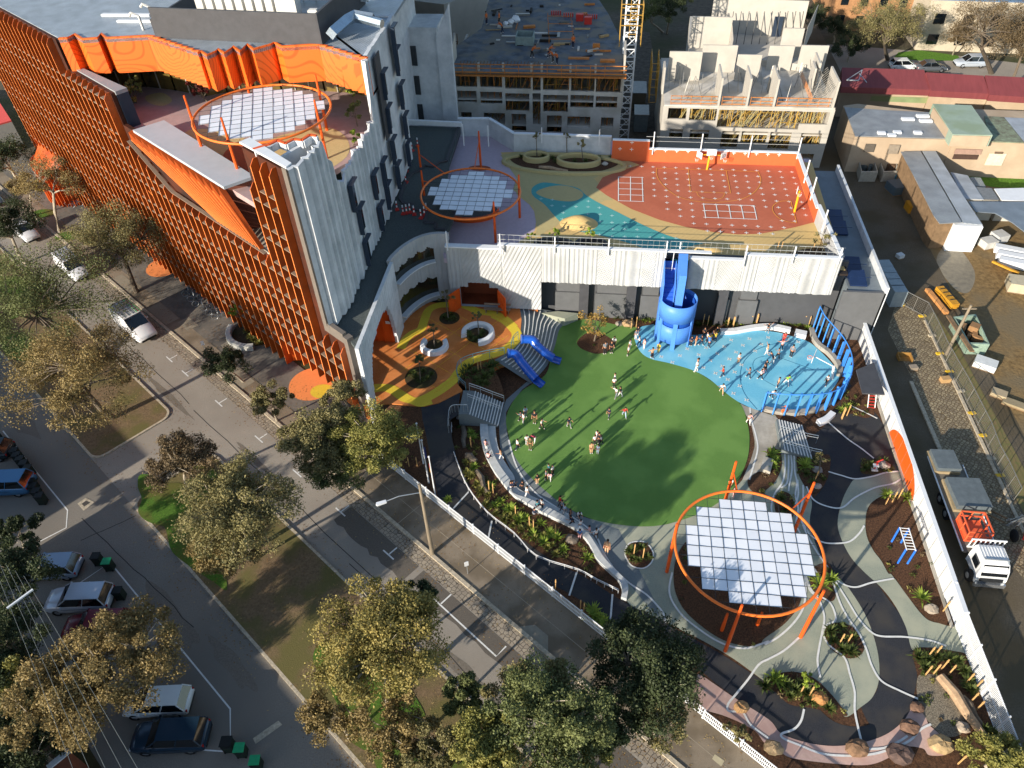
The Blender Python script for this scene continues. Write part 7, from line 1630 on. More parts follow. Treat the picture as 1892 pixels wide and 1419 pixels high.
b=MB();t=thing('timber_beam','long brown timber beam lying across the skip','timber',tuple(P(*q('d6',480,270))));
for dx in(0,.14,.28):b.beam(Vector((dx,0,0))+P(*q('d6',455,265),1.35),Vector((dx,0,0))+P(*q('d6',640,540),1.35),.12)
part(b,'beam',M_bw,t)
t=thing('beam_stack','stack of yellow beams with dark straps lying in the mud','beam stack',tuple(P(*q('d6',430,150))))
b=MB();A,B=P(*q('d6',365,75),.05),P(*q('d6',490,215),.05);d=(B-A).normalized();nn=Vector((-d.y,d.x,0))
for r in range(3):
 for k in range(4):b.beam(A+nn*k*.2+Vector((0,0,.1+r*.2)),B+nn*k*.2+Vector((0,0,.1+r*.2)),.18)
part(b,'beams',mat('beam_yellow','bd8a2a',.6,.2,2),t);b=MB()
for f in(.2,.4,.6,.8):p=A.lerp(B,f);b.beam(p-nn*.12+Vector((0,0,.72)),p+nn*.75+Vector((0,0,.72)),.06,.03)
part(b,'straps',M_plast,t)
t=thing('plywood_stack','long orange plywood sheets beside the yellow beams','plywood',tuple(P(*q('d6',330,80))));b=MB();b.beam(P(*q('d6',305,60),.2),P(*q('d6',455,245),.2),.45,.3);part(b,'sheets',mat('plywood','c98f57',.8,.15,2),t)
for i,(k,x,y,sx,sy,h,rz,c,lb,nm)in enumerate((('d5',1430,1040,1.5,1.2,.8,.4,'bdbcb6','lower wrapped white pallet beside the white container','wrapped_pallet'),('d5',1550,980,1.4,1.3,.9,.4,'b9bab8','wrapped pallet with black top beside the lean-to','wrapped_pallet'),('d5',1200,975,1.1,.8,.7,.1,'c6c4b0','cream crate by the white container','crate'),('d6',740,660,1.8,1.2,.6,-.5,'c9cdcc','white wrapped bundle below the skip','wrapped_pallet'),('d6',1000,60,2.2,1.8,1.0,-.2,'b3a990','wrapped brick pallet at the right edge of the yard','wrapped_pallet'),('d6',850,880,1.2,.9,.3,-.5,'a39478','flat timber pallet lying in the yard shade','timber_pallet'),('d6',435,775,.8,.5,.4,.2,'b08f63','small timber box against the wire fence foot','timber_box'),('d6',980,960,2.0,.8,.2,-.5,'8f8266','pile of grey planks near the wire fence','plank_pile'),('d5',610,650,1.3,1.4,.9,.1,'b8801c','yellow open topped tub beside the teal crates','site_tub'),('d5',430,440,1.6,2.0,1.0,.3,'4c5a62','dark grey covered machine by the teal crates','covered_machine'),('d6',190,680,.7,.5,.3,.2,'8d8273','small grey pallet on the lane kerb','timber_pallet'),('d5',480,1165,.7,.6,.4,.5,'c2c7c8','white bag lying in the shaded lane','bag'))):
 p=P(*q(k,x,y),0);t=thing(nm,lb,nm.replace('_',' '),tuple(p));b=MB();b.box((p.x,p.y,.12),(sx,sy,h),rz);part(b,'load',mat('yard_'+c,c,.6,.15,2),t);b=MB();b.box((p.x,p.y,.02),(sx*1.02,sy*1.02,.1),rz);part(b,'base',M_bw,t)
for i in range(5):
 p=P(*q('d5',480+i*38,340+i*48),0);t=thing('teal_crate','teal steel crate in the row against the long shed','crate',tuple(p),group='teal crates by the shed');b=MB();b.box((p.x,p.y,.05),(1.1,.75,.9),-.9);part(b,'body',mat('teal_crate','1f6f80',.5,.15,2),t);b=MB();b.box((p.x,p.y,.96),(.9,.55,.04),-.9);part(b,'lid',mat('teal_lid','185a66',.5),t)
skip('left open cage skip by the beige warehouse',g0('d5',.05,35,330,215,330,150,110,-10,110),.05,1.3,mat('skip_pale','9d9b90',.7,.2,3),(5,M_gravelg),grp='cage skips');skip('right open cage skip by the long shed',g0('d5',.05,275,330,450,325,370,110,205,110),.05,1.3,mat('skip_pale','9d9b90'),(5,mat('rubble_brown','5d4a3a',.9)),grp='cage skips')
t=thing('mini_digger','small yellow loader parked at the end of the long shed','loader',tuple(P(*q('d5',800,900))));c=P(*q('d5',800,880));b=MB();b.box((c.x,c.y,.35),(1.1,1.7,.6),.4);b.box((c.x-.1,c.y+.3,.95),(.9,.8,.7),.4);part(b,'body',M_yp,t);b=MB();b.box((c.x,c.y+.3,1.65),(.95,.85,.06),.4);part(b,'roof',M_plast,t)
b=MB();b.beam((c.x+.3,c.y-.7,.5),(c.x+.6,c.y-1.7,.3),.15);b.box((c.x+.65,c.y-1.85,.1),(1.0,.35,.4),.4);part(b,'bucket',M_yp,t)
for dx,dy in((-.5,-.5),(.5,-.5),(-.5,.7),(.5,.7)):b=MB();b.ball((c.x+dx,c.y+dy,.32),(.14,.32,.32),10,6);part(b,'wheel',M_tyre,t)
t=thing('block_stack','tall pallet stack of grey blocks wrapped in plastic in the shaded lane','block stack',tuple(P(1655,540)))
A,B=P(*q('d3',870,430),0),P(*q('d3',800,190),2.0);
for i in range(5):p=P(*q('d3',890-i*27,345-i*46),1.9);b=MB();b.box((p.x-.3,p.y-.5,.05),(1.3,1.15,1.85),.12);part(b,'pallet_load',mat('block_wrap','8b979d',.5,.15,2),t)
t=thing('yellow_loader_bucket','worn yellow loader bucket lying on the cobbled lane','bucket',tuple(P(*q('d6',120,580))));c=P(*q('d6',125,600));b=MB();b.prism([(c.x-.55,c.y-.3),(c.x+.55,c.y-.3),(c.x+.6,c.y+.4),(c.x-.55,c.y+.4)],0,.08);b.box((c.x,c.y+.4,0),(1.2,.08,.5));b.box((c.x-.55,c.y,0),(.08,.8,.4));b.box((c.x+.6,c.y,0),(.08,.8,.4));part(b,'shell',mat('worn_yellow','94703a',.6,.3,3),t)
t=thing('large_pallet_wrap','big bundle of white wrapped panels with black straps at the right edge','wrapped bundle',tuple(P(*q('d5',1700,1120))))
for i in range(3):p=P(*q('d5',1680+i*25,1060+i*70),.8);b=MB();b.box((p.x+.6,p.y,.1),(3.6,.8,.75),-.32);part(b,'bundle',M_cap,t)
t=thing('beam_stack','short stack of yellow beams in front of the wrapped panels','beam stack',tuple(P(*q('d5',1650,1270))));b=MB()
for k in range(4):b.beam(P(*q('d5',1500,1200),.2+.2*k),P(*q('d5',1790,1330),.2+.2*k),.25,.18)
part(b,'beams',mat('beam_yellow','d99a1e'),t);
t=thing('red_loader','red and grey telehandler nose with forks at the right edge','telehandler',tuple(P(1880,990)));c=P(*q('d7',1300,850));b=MB();b.box((c.x+.9,c.y-.4,.6),(1.6,1.0,.5),-.5);part(b,'body',M_red,t);b=MB();b.ball((c.x-.4,c.y-.1,.5),(.2,.5,.5),12,8);part(b,'wheel',M_tyre,t);b=MB();b.beam((c.x-.6,c.y+1.1,.4),(c.x-1.6,c.y+1.8,.4),.1);b.beam((c.x-.3,c.y+1.5,.4),(c.x-1.3,c.y+2.2,.4),.1);part(b,'forks',M_bw,t)
b=MB();
for k in range(14):b.tube([(c.x-.5+ru(-.3,.3),c.y+.6+ru(-.3,.5),.6+k*.04),(c.x+.5+ru(-.2,.4),c.y+1.3+ru(-.3,.3),.6+k*.04)],.05,5)
part(b,'pipe_load',M_prop,t)
tf=[P(*q('d6',x,y),.02)for x,y in((110,185),(270,270),(345,422),(405,560),(480,700),(565,850),(650,1020),(735,1192),(800,1370),(870,1500),(960,1700))]
b0=None
for i,(a,c)in enumerate(zip(tf[:-1],tf[1:])):
 t=thing('temporary_fence','wire mesh temporary fence panel on a block foot beside the cobbled lane','fence',tuple(a),group='temporary fence panels');b=MB();h=1.7
 for p in(a,c,(a+c)/2):b.beam(p+Vector((0,0,.02)),p+Vector((0,0,h)),.045)
 b.beam(a+Vector((0,0,h)),c+Vector((0,0,h)),.045);b.beam(a+Vector((0,0,.15)),c+Vector((0,0,.15)),.04);part(b,'frame',M_prop,t);b=MB();L=(c-a).length
 for k in range(int(L/.16)):p=a+(c-a)*k*.16/L;b.beam(p+Vector((0,0,.15)),p+Vector((0,0,h)),.01)
 for k in range(9):b.beam(a+Vector((0,0,.2+k*.18)),c+Vector((0,0,.2+k*.18)),.01)
 tag(part(b,'mesh',M_prop,t),kind='stuff');b=MB();b.box((a.x-.05,a.y,.0),(.65,.28,.16),.2);part(b,'foot',mat('foot_yellow' if i%3!=2 else 'foot_pale','d5b02f' if i%3!=2 else 'b5ab94',.7),t)
L_ol=leafmat('leaf_olive','a29868','58563a','80794f');L_gr=leafmat('leaf_green','8c905a','485030','6c7448');L_br=leafmat('leaf_brown','ae9866','645636','8c7b4f');L_dk=leafmat('leaf_dark','586240','2a3422','424c30');L_ye=leafmat('leaf_yellow_green','aca25e','626632','8a8748')
L_go=leafmat('leaf_golden','b8a25c','666030','92874e');L_rd=leafmat('leaf_russet','8c7858','4e4230','6e5f46');L_lime=leafmat('leaf_lime','a8b848','5c7428','86983a');L_auto=leafmat('leaf_autumn','b99c58','7a6234','9c8044');L_low=leafmat('leaf_low','76803e','2f3a1c','525e2c')
M_bark=mat('pale_bark','a89d8a',.85,.35,5,stretch=(1,1,.3));M_bark2=mat('grey_brown_bark','6f6456',.9,.35,5,stretch=(1,1,.3))
NR=np.random.default_rng(3)
def leaves(name,m,root,cl,per,size,org,flat=1.0):
 """leaf sized faces scattered through every clump (cx,cy,cz,r)"""
 cl=np.array(cl);n=len(cl)*per;ci=np.repeat(np.arange(len(cl)),per)
 d=NR.normal(size=(n,3));d/=np.linalg.norm(d,axis=1)[:,None];rr=NR.uniform(.25,1.0,n)**.55*cl[ci,3]*NR.uniform(.75,1.15,n)
 c=cl[ci,:3]+d*rr[:,None]*np.array([1,1,.8*flat]);a=NR.normal(size=(n,3));a/=np.linalg.norm(a,axis=1)[:,None];b=np.cross(a,d+NR.normal(size=(n,3))*.6);b/=np.linalg.norm(b,axis=1)[:,None]+1e-9
 s=size*NR.uniform(.6,1.35,n)[:,None];a=a*s*.62;b=b*s*.36;v=np.stack([c-a,c-b*1.0,c+a,c+b],1).reshape(-1,3)-np.array(org)
 me=bpy.data.meshes.new(name);me.vertices.add(4*n);me.vertices.foreach_set('co',v.ravel());me.loops.add(4*n);me.loops.foreach_set('vertex_index',np.arange(4*n,dtype=np.int32));me.polygons.add(n)
 me.polygons.foreach_set('loop_start',np.arange(0,4*n,4,dtype=np.int32));me.materials.append(m);me.update(calc_edges=True)
 o=bpy.data.objects.new(name,me);COL.objects.link(o);o.parent=root;return o
def tree(label,u,v,zc,rp,lm,base=None,h=.62,K=30,per=190,size=.135,bark=None,grp=None,ex=1.0,z0=0.0,name='gum_tree',open_=.0,cat='tree'):
 c=P(u,v,zc);R=rp*(c-Vector((0,0,CH))).length/CF;b0=P(*base,z0)if base else Vector((c.x+ru(-.4,.4),c.y+ru(-.4,.2),z0))
 root=thing(name,label,cat,tuple(b0),group=grp);rs=random.Random(int(u*7+v));cl=[]
 if grp==SG:K=int(K*2.0);per=int(per*2.0);R*=1.13;size=.125
 for i in range(K):
  th=rs.uniform(0,2*math.pi);ph=math.acos(rs.uniform(-.55,1));f=rs.uniform(.12,.95)**.7
  cl.append((c.x+R*f*ex*math.sin(ph)*math.cos(th),c.y+R*f*math.sin(ph)*math.sin(th),c.z+R*h*f*math.cos(ph),R*rs.uniform(.13,.28)*(1-.25*open_)))
 t=MB();fk=b0 .lerp(Vector((c.x,c.y,c.z-R*h*.7)),1.0);fk.z=max(fk.z,b0 .z+(c.z-b0 .z)*.35);rt=max(.05,R*.042);m1=b0 .lerp(fk,.5)+Vector((ru(-.1,.1),ru(-.1,.1),0))*R*.5
 t.tube([b0,m1,fk],[rt*1.25,rt,rt*.8],8)
 main=[fk+(Vector(x[:3])-fk)*.55 for x in cl[::max(1,K//6)]]
 for p in main:t.tube([fk,fk.lerp(p,.5)+Vector((ru(-.2,.2),ru(-.2,.2),R*.06)),p],[rt*.6,rt*.42,rt*.28],5,cap=False)
 for x in cl:
  p=Vector(x[:3]);a=min(main,key=lambda k:(k-p).length);t.tube([a,a.lerp(p,.5)+Vector((0,0,R*.04)),p],[rt*.28,rt*.2,rt*.08],4,cap=False)
 part(t,'trunk',bark or(M_bark2 if R>4.4 else M_bark),root);leaves('crown',lm,root,cl,per,size,b0);return root
SG='street gum trees'
for a in[('large grey green gum at the left edge above the car park',70,560,6,108,L_gr,(170,690),dict(K=44)),('orange brown gum on the upper median island corner',140,690,6.5,98,L_br,(210,773),dict(K=40)),('brown green gum in front of the fin screen beside the second van',212,440,6.5,76,L_ol,(252,540),dict(K=34)),('dark gum at the left edge beside the pickup',8,415,5,48,L_dk,None,dict(K=22)),('dark evergreen at the left edge below the portal',8,290,5,46,L_dk,None,dict(K=22)),('thin brown crowned tree by the upper bike racks',85,330,6,50,L_br,(110,430),dict(K=20,per=110)),('slim pale trunk tree left of the thin brown one',48,345,5,26,L_br,(60,400),dict(K=12,per=90)),('small round olive tree on the footpath above the parking marks',500,740,3.6,35,L_ol,(512,778),dict(K=16,per=150,size=.2)),('small dark tree beside the curved stone bench',415,668,3,38,L_dk,(450,706),dict(K=18,per=110,size=.2)),('big yellow green gum right of the pair at the prow',690,812,6.3,72,L_ye,(668,890),dict(K=36,per=210)),('big olive gum left of the pair at the prow',588,808,6.3,66,L_ol,(640,872),dict(K=34,per=200)),('smaller olive gum rising against the prow corner',638,735,5.5,38,L_ol,(655,800),dict(K=18,per=150)),('low green gum filling in below the pair at the prow',625,862,4.5,50,L_gr,(640,890),dict(K=20)),('russet olive gum at the head of the lower median',330,848,5.5,55,L_rd,(345,900),dict(K=28,per=160)),('tall brown gum in the middle of the lower median',438,935,7,90,L_ol,(465,1020),dict(K=46,per=190)),('lower lobe tree joined under the tall brown gum',420,1010,5,58,L_br,(470,1035),dict(K=20)),('golden gum hanging over the car park row',235,1205,6,84,L_br,(175,1290),dict(K=36)),('golden brown gum at the lower left below the maroon car',120,1295,5.5,74,L_br,(170,1290),dict(K=30)),('broad golden green gum at the lower middle with visible trunk',700,1180,7.6,104,L_go,(715,1305),dict(K=50,per=200,h=.5)),('brown lower lobe gum beside the car park kerb',620,1310,4.5,56,L_br,None,dict(K=18,per=120)),('golden brown low gum under the broad one',725,1340,4.5,62,L_br,None,dict(K=20,per=120)),('dark green tree behind the broad golden gum',765,1125,6,46,L_dk,(770,1180),dict(K=20)),('dense dark green tree over the fence at the bottom',1195,1235,5.2,92,L_dk,(1195,1300),dict(K=46,per=240,h=.7)),('golden tinted lower side of the dense dark tree',1215,1300,4.2,60,L_ol,None,dict(K=20,per=150)),('greyish green gum at the bottom centre',1010,1330,6.5,100,L_gr,(1020,1400),dict(K=44)),('golden gum top at the bottom edge centre left',905,1385,6,66,L_ye,None,dict(K=28)),('pale stemmed small gum at the street edge',1015,1262,6,40,L_ol,(1018,1300),dict(K=16,per=120)),('golden gum at the bottom edge under the dark tree',1060,1405,5,62,L_ye,None,dict(K=24)),('green gum beside the kerb below the broad gum',860,1290,4,40,L_gr,(870,1330),dict(K=14)),('olive gum filling the median left of the dark tree',955,1290,5,56,L_ol,None,dict(K=20)),('grey green tree by the kerb under the dark tree',1120,1340,4.5,50,L_gr,None,dict(K=18)),('olive gum low at the bottom of the median',790,1400,4,56,L_ol,None,dict(K=18)),('dark garden tree at the lower left edge',20,1060,4.5,58,L_dk,None,dict(K=22)),('dark hedge tree at the left edge beside the golden gum',10,1190,4,66,L_dk,None,dict(K=24)),('yellow green tree at the far lower left',-5,1265,4,40,L_ye,None,dict(K=14)),('dark tree in the lower left corner',50,1370,4,72,L_dk,None,dict(K=26)),('dark shrub tree by the dark garden near the blue SUV',30,985,2.5,34,L_dk,None,dict(K=12)),('yellow shrub tree in the bottom right corner',1850,1400,1.6,44,L_ye,None,dict(K=20,size=.18)),('pale trunk gum behind the formwork deck at the top',828,18,6,34,L_ol,(835,70),dict(K=18)),('green tree at the top between crane and rear wing',1205,22,5,34,L_gr,(1225,60),dict(K=18)),('dark olive tree beside the crane mast top',1240,8,6,30,L_dk,(1232,62),dict(K=16)),('large olive gum over the far street',1645,45,7,55,L_ol,(1640,110),dict(K=34)),('reddish brown gum at the top right corner',1830,50,8,62,L_rd,(1832,136),dict(K=34,per=150)),('russet gum beyond the right corner',1900,75,7,40,L_rd,None,dict(K=20)),('green bush behind the rear wing',1545,50,2.5,24,L_dk,None,dict(K=14)),('dark tree left of the orange apartments',1500,30,4,32,L_dk,None,dict(K=16)),('olive tree at the top beside white braced panels',1440,8,5,30,L_ol,None,dict(K=16)),('dark hedge tree at the corner of the far street',1575,85,2.5,26,L_dk,None,dict(K=14)),('small russet street tree by the cream shop',1772,72,3,18,L_rd,(1760,102),dict(K=10))]:
 tree(*a[:6],base=a[6],grp=SG,**a[7])
for a in[('bare golden crowned tree in the round bed on the lawn',1103,598,2.6,36,L_auto,(1098,631),dict(K=22,per=45,size=.14)),('young tree with a grey green crown in the far courtyard planter',824,550,3.6,15,L_ol,(829,594),dict(K=9,per=60,size=.14,z0=1.6)),('slim young tree behind the half ring bench',800,606,3.4,13,L_ol,(803,640),dict(K=8,per=50,size=.14,z0=1.6)),('thin young tree inside the C-shaped bench',882,583,3.4,11,L_gr,(885,622),dict(K=7,per=45,size=.13,z0=1.6)),('conical dark green young tree in the near courtyard bed',774,665,3.6,15,L_gr,(777,706),dict(K=12,per=80,size=.15,z0=1.6)),('small tree on the forecourt planter beside the fins',440,578,2.5,16,L_lime,(452,610),dict(K=10,per=80,size=.16)),('left small round tree in the olive ring planter',991,251,9.3,10,L_ol,(992,290),dict(K=7,per=40,size=.14,z0=7.1)),('middle small tree in the deck planter',1047,250,9.3,9,L_ol,(1048,290),dict(K=6,per=40,size=.13,z0=7.1)),('right small round tree in the long ring planter',1075,265,9.2,12,L_ol,(1078,300),dict(K=8,per=50,size=.14,z0=7.1)),('first yellow green sapling at the deck parapet',980,434,8.8,9,L_lime,(980,450),dict(K=6,per=50,size=.14,z0=7.1)),('second taller yellow green sapling at the deck parapet',1025,428,9.0,11,L_lime,(1026,448),dict(K=8,per=60,size=.14,z0=7.1)),('third yellow green sapling at the deck parapet',1093,432,9.0,12,L_lime,(1094,452),dict(K=8,per=60,size=.14,z0=7.1)),('sparse tree in the deck corner planter',1525,440,8.8,22,L_ol,(1520,462),dict(K=10,per=35,size=.14,z0=7.1)),('yellow green shrub on the upper terrace by the screen',245,165,18.6,22,L_ye,None,dict(K=14,per=60,size=.18,z0=17.2)),('tall yellow shrub beside the terrace doors',651,172,19.2,10,L_lime,None,dict(K=8,per=60,size=.15,z0=17.2)),('dark green shrubs in the terrace bed',655,205,18.6,18,L_gr,None,dict(K=12,per=70,size=.16,z0=17.2)),('lime shrub at the end of the terrace bed',655,252,18.0,12,L_lime,None,dict(K=8,per=60,size=.15,z0=17.2)),('dark red leafed shrub by the terrace glazing',370,165,18.4,22,leafmat('leaf_red','7a2c26','3c1614'),None,dict(K=12,per=60,size=.15,z0=17.2)),('grey green young tree beside the right stairs bed',1518,846,2.0,13,L_ol,(1512,880),dict(K=8,per=60,size=.13)),('small bushy tree in the pink path corner',1365,1350,1.8,22,L_ol,(1368,1385),dict(K=12,per=60,size=.14)),('bright green shrub behind the lower island bed',1494,1255,1.6,18,L_lime,(1496,1275),dict(K=10,per=60,size=.14)),('small palm like sapling beside the dark tree',1150,1160,2,10,L_gr,(1153,1188),dict(K=5,per=60,size=.15))]:
 tree(*a[:6],base=a[6],grp='young garden trees',name='young_tree',bark=M_bark2,h=.9,**a[7])
def tuftmesh(m,n=26,r=.55,up=.5):
 b=MB()
 for i in range(n):
  a=2*math.pi*i/n+ru(-.1,.1);e=ru(.25,1.25);L=r*ru(.75,1.15);d=Vector((math.cos(a)*math.cos(e),math.sin(a)*math.cos(e),math.sin(e)*up*1.6));s_=Vector((-math.sin(a),math.cos(a),0))*.035
  p0=Vector((0,0,.05));p1=p0+d*L*.55+Vector((0,0,.04));p2=p0+d*L+Vector((0,0,-.1*(1.2-e)));b.add([p0-s_*.6,p0+s_*.6,p1+s_,p1-s_,p2],[(0,1,2,3),(3,2,4)])
 me=bpy.data.meshes.new('spiky_plant');me.from_pydata(b.v,[],b.f);me.materials.append(m);return me
TM={'l':[tuftmesh(L_lime)for _ in range(3)],'g':[tuftmesh(L_low,34,.5,.6)for _ in range(3)],'y':[tuftmesh(L_ye,40,.42,.8)for _ in range(2)]}
def tufts(label,grp,k,kind,pts,z=.1,s=1.0,rnd_=0):
 for i in range(0,len(pts),2):
  p=P(*(q(k,pts[i],pts[i+1])if k else(pts[i],pts[i+1])),z);o=bpy.data.objects.new('spiky_plant',TM[kind][i//2%len(TM[kind])]);COL.objects.link(o);o.location=p;o.rotation_euler=(0,0,ru(0,6));f=s*ru(.8,1.25);o.scale=(f,f,f);tag(o,label,'plant',grp)
tufts('bright spiky plant in the planting strip outside the seating steps','tufts in the curved planting strip','e2','l',(1790,900,1850,960,1750,930,1600,650,1580,400,1560,300,1180,600,1410,890,1590,440,1720,790),0,1.3)
tufts('bright spiky plant in the planting strip outside the seating steps','tufts in the curved planting strip','e3','l',(20,960,130,1020,230,1060,300,1130,400,1250,570,1310,70,1040,180,1150,260,1200,350,1170),0,1.3)
tufts('low golden tuft among the curved planting strip','low tufts in the curved planting strip','e3','y',[w for x,y in((30,1080),(90,1110),(150,1090),(200,1110),(250,1150),(320,1220),(60,1010),(190,1180),(280,1240),(340,1290),(120,1160),(10,1020))for w in(x,y)],0,1)
tufts('low golden tuft among the curved planting strip','low tufts in the curved planting strip','e2','y',(1540,620,1580,720,1620,780,1700,860,1650,830,1760,1000,1820,1040,1870,1010,1690,930,1600,560,1550,700),0,1.1)
tufts('green flax clump in the planted bank above the left stairs','flax on the planted bank','c3','g',(460,800,510,740,590,860,640,890,680,830,720,720,760,780,560,790,620,760,450,850,700,900,780,700),1.25,1.5)
tufts('bright spiky plant by the picket fence at the bottom','tufts by the picket fence','f3','l',(610,300,690,370,640,330,700,400),0,1.5)
tufts('lime spiky plant in the bed left of the striped path','tufts beside the right stairs','e4','l',(50,560,80,600,60,640,300,620,290,650,1030,880,600,220,560,240,890,860),0,1.5)
tufts('lime spiky plant at the tip of the bark bed by the lane fence','tufts in the bark bed','f4','l',(1140,190,120,790,70,780,480,60,400,90),0,1.6)
tufts('low green clump in a small garden island','clumps in the garden islands','f4','g',(480,430,560,560,620,580,500,500,640,470,560,400,160,830,220,860,260,820,180,900,300,880,340,940,400,900,460,990,1120,620,1180,640,1250,620,1340,640,1400,650,1450,720,1170,690,1600,1150,1660,1180,1480,800,1500,860,0,830),0,1.3)
tufts('low green clump in a small garden island','clumps in the garden islands','e4','g',(120,880,150,960,120,1000,380,600,300,700,350,760,760,640,730,660,860,620,880,660),0,1.2)
tufts('low clump in the round white edged bed','clumps in the white edged bed','e3','g',(890,1260,940,1330,1000,1300,900,1320,960,1240),0,1.1)
tufts('green clump in the bed under the charcoal wall','plants along the charcoal wall','d2','g',(660,650,690,620,780,640,960,640,1010,660,1060,650,1420,700,1500,690,1560,700,1640,690,1700,700,1750,670,1830,680,620,620,850,690),0,1.3)
tufts('bright green clump in the bed behind the blue court','plants behind the blue court','c5','l',(790,150,820,165,900,170,1140,180,1180,170,1260,180,1290,170,1340,210,40,150,90,140),0,1.1)
tufts('flax clump under a courtyard tree','clumps under courtyard trees','d1','g',(900,680,930,700,970,690,950,660,680,1130,720,1150,770,1140,800,1110,660,1100,740,1090,1090,830,1130,850,1170,820,1080,800,1180,800),1.65,1.0)
tufts('tuft in the forecourt planter','tufts in the forecourt planter',None,'y',(462,625,470,632,455,615,480,638),.1,1.2)
tufts('low plant in the rooftop deck planter','plants in the deck planters','a3','g',(90,1150,320,1160,340,1180,480,1180,660,1160,740,1150,560,1180,250,1150),7.15,.9)
def inbed(poly,rs):
 xs_=[p.x for p in poly];ys_=[p.y for p in poly];pp=[(p.x,p.y)for p in poly]
 for _ in range(60):
  p=(rs.uniform(min(xs_),max(xs_)),rs.uniform(min(ys_),max(ys_)))
  if inside(p,pp):return p
rs=random.Random(9);gc={0:[],1:[],2:[]}
for i,(pts,z)in enumerate(BEDS):
 A=abs(sum(pts[k].x*pts[(k+1)%len(pts)].y-pts[(k+1)%len(pts)].x*pts[k].y for k in range(len(pts))))/2
 den=.35 if i in(2,7,0)else(1.9 if i==len(BEDS)-1 or A<12 else 1.1)
 for k in range(int(A*den)):
  p=inbed(pts,rs)
  if p:gc[rs.choice((0,0,1,2))].append((p[0],p[1],z+.06,rs.uniform(.12,.3)))
for k,(m_,nm)in enumerate(((L_low,'ground_cover'),(L_ye,'ground_cover'),(L_rd,'ground_cover'))):
 o=leaves(nm,m_,None,gc[k],34,.11,(0,0,0),.7);tag(o,('low green','low golden','low brownish')[k]+' ground cover scattered through the garden beds','ground cover',kind='stuff')
lt=[(*(lambda w:(w.x,w.y))(W(rs.uniform(0,100),rs.choice((rs.uniform(4.4,11.4),rs.gauss(4.2,.25),rs.gauss(11.7,.25),rs.gauss(16.4,.5),rs.uniform(17.2,21))))),.13,.3)for _ in range(900)]
def litter(name,cl,per,size,m):
 b=MB()
 for x,y,z,r in cl:
  s_,n_=SN((x,y));isl=4.4<n_<11.5 and not 47.5<s_<53.8;z=.15 if isl else(.075 if n_>17 else.024)
  for _ in range(per):
   a=rs.uniform(0,6.28);px_,py_=x+rs.gauss(0,r*2.2),y+rs.gauss(0,r*2.2);l=size*rs.uniform(.5,1.3);c,s=math.cos(a)*l,math.sin(a)*l
   b.add([(px_-c,py_-s,z),(px_+s*.4,py_-c*.4,z+.01),(px_+c,py_+s,z+.004),(px_-s*.4,py_+c*.4,z+.012)],[(0,1,2,3)])
 return b.build(name,m)
tag(litter('leaf_litter',lt[::2],14,.07,mat('dry_leaf','7d5f38',.9,.4,3)),'brown fallen leaves scattered along the kerbs and median islands','leaf litter',kind='stuff')
tag(litter('leaf_litter',lt[1::2],12,.06,mat('pale_leaf','a58d5c',.9,.4,3)),'pale fallen leaves scattered along the kerbs and median islands','leaf litter',kind='stuff')
def rock(label,k,x,y,s,c='9a8a76',grp='garden boulders',z=0):
 p=P(*q(k,x,y),z);t=MB();t.ball((p.x,p.y,p.z+s*.35),(s,s*.8,s*.6),9,6,.14);o=t.build('boulder',mat('rock_'+c,c,.9,.35,3,bump=.6));tag(o,label,'boulder',grp)
for lb,k,x,y,s,c in(('brown boulder at the top of the pebble pit','f4',1210,270,.5,'9a8f80'),('boulder at the end of the pebble pit','f4',1440,1130,.45,'a89a88'),('large tan boulder below the pebble pit','f4',1280,1260,.75,'a08a66'),('dark flat boulder on the pink path end','f4',980,1330,.8,'5a4a44'),('brown rock at the tip of the pebble pit','f4',1105,985,.45,'6f5646'),('brown flat rock on the pink path','f4',1050,1130,.6,'6f5646'),('brown round rock at the start of the white double line','f4',670,1285,.7,'7a604a'),('sandstone boulder in the bottom island bed','f4',400,920,.55,'b07f4e'),('tan rock at the left end of the pink path','f4',60,1280,.6,'a08a6a'),('orange rock on the pink path near the dark tree','f3',1690,985,.5,'b08a5e'),('boulder in the bed by the right stairs','e4',385,790,.35,'a0968c'),('pale block rock by the spinner','e4',870,640,.5,'a0968c'),('grey rock between the stairs beds','e4',385,670,.4,'8f8a84'),('boulder under the bare golden tree side','d2',790,690,.45,'8d8478'),('tan rock at the foot of the planted wall','d2',860,690,.7,'a48a68'),('grey block boulder in the planting strip end','e3',460,1180,.55,'6f665c'),('sandstone blocks at the courtyard corner','e2',1180,245,.7,'b09a84'),('boulder beside the green flag','e2',1010,420,.55,'8a8074'),('pale rock on the deck planter','a3',700,1200,.35,'a8a49c'),('round white stone at the stair landing','e2',1488,287,.25,'c9c6c0')):
 rock(lb,k,x,y,s,c,z=7.2 if k=='a3' else 0)
def log(label,A,B,r,m=None):
 t=MB();t.tube([A,A.lerp(B,.35)+Vector((.05,.1,.05)),A.lerp(B,.7)+Vector((-.08,0,.02)),B],[r,r*1.2,r,r*.7],8);o=t.build('fallen_log',m or mat('log_wood','a98f72',.85,.3,4));tag(o,label,'log','garden logs')
log('long pale fallen log beside the pebble pit',P(*q('f4',1280,750),.3),P(*q('f4',1600,1180),.3),.3);log('grey log behind the pale one at the pebble pit',P(*q('f4',1440,900),.2),P(*q('f4',1590,1110),.2),.2,M_bark2)
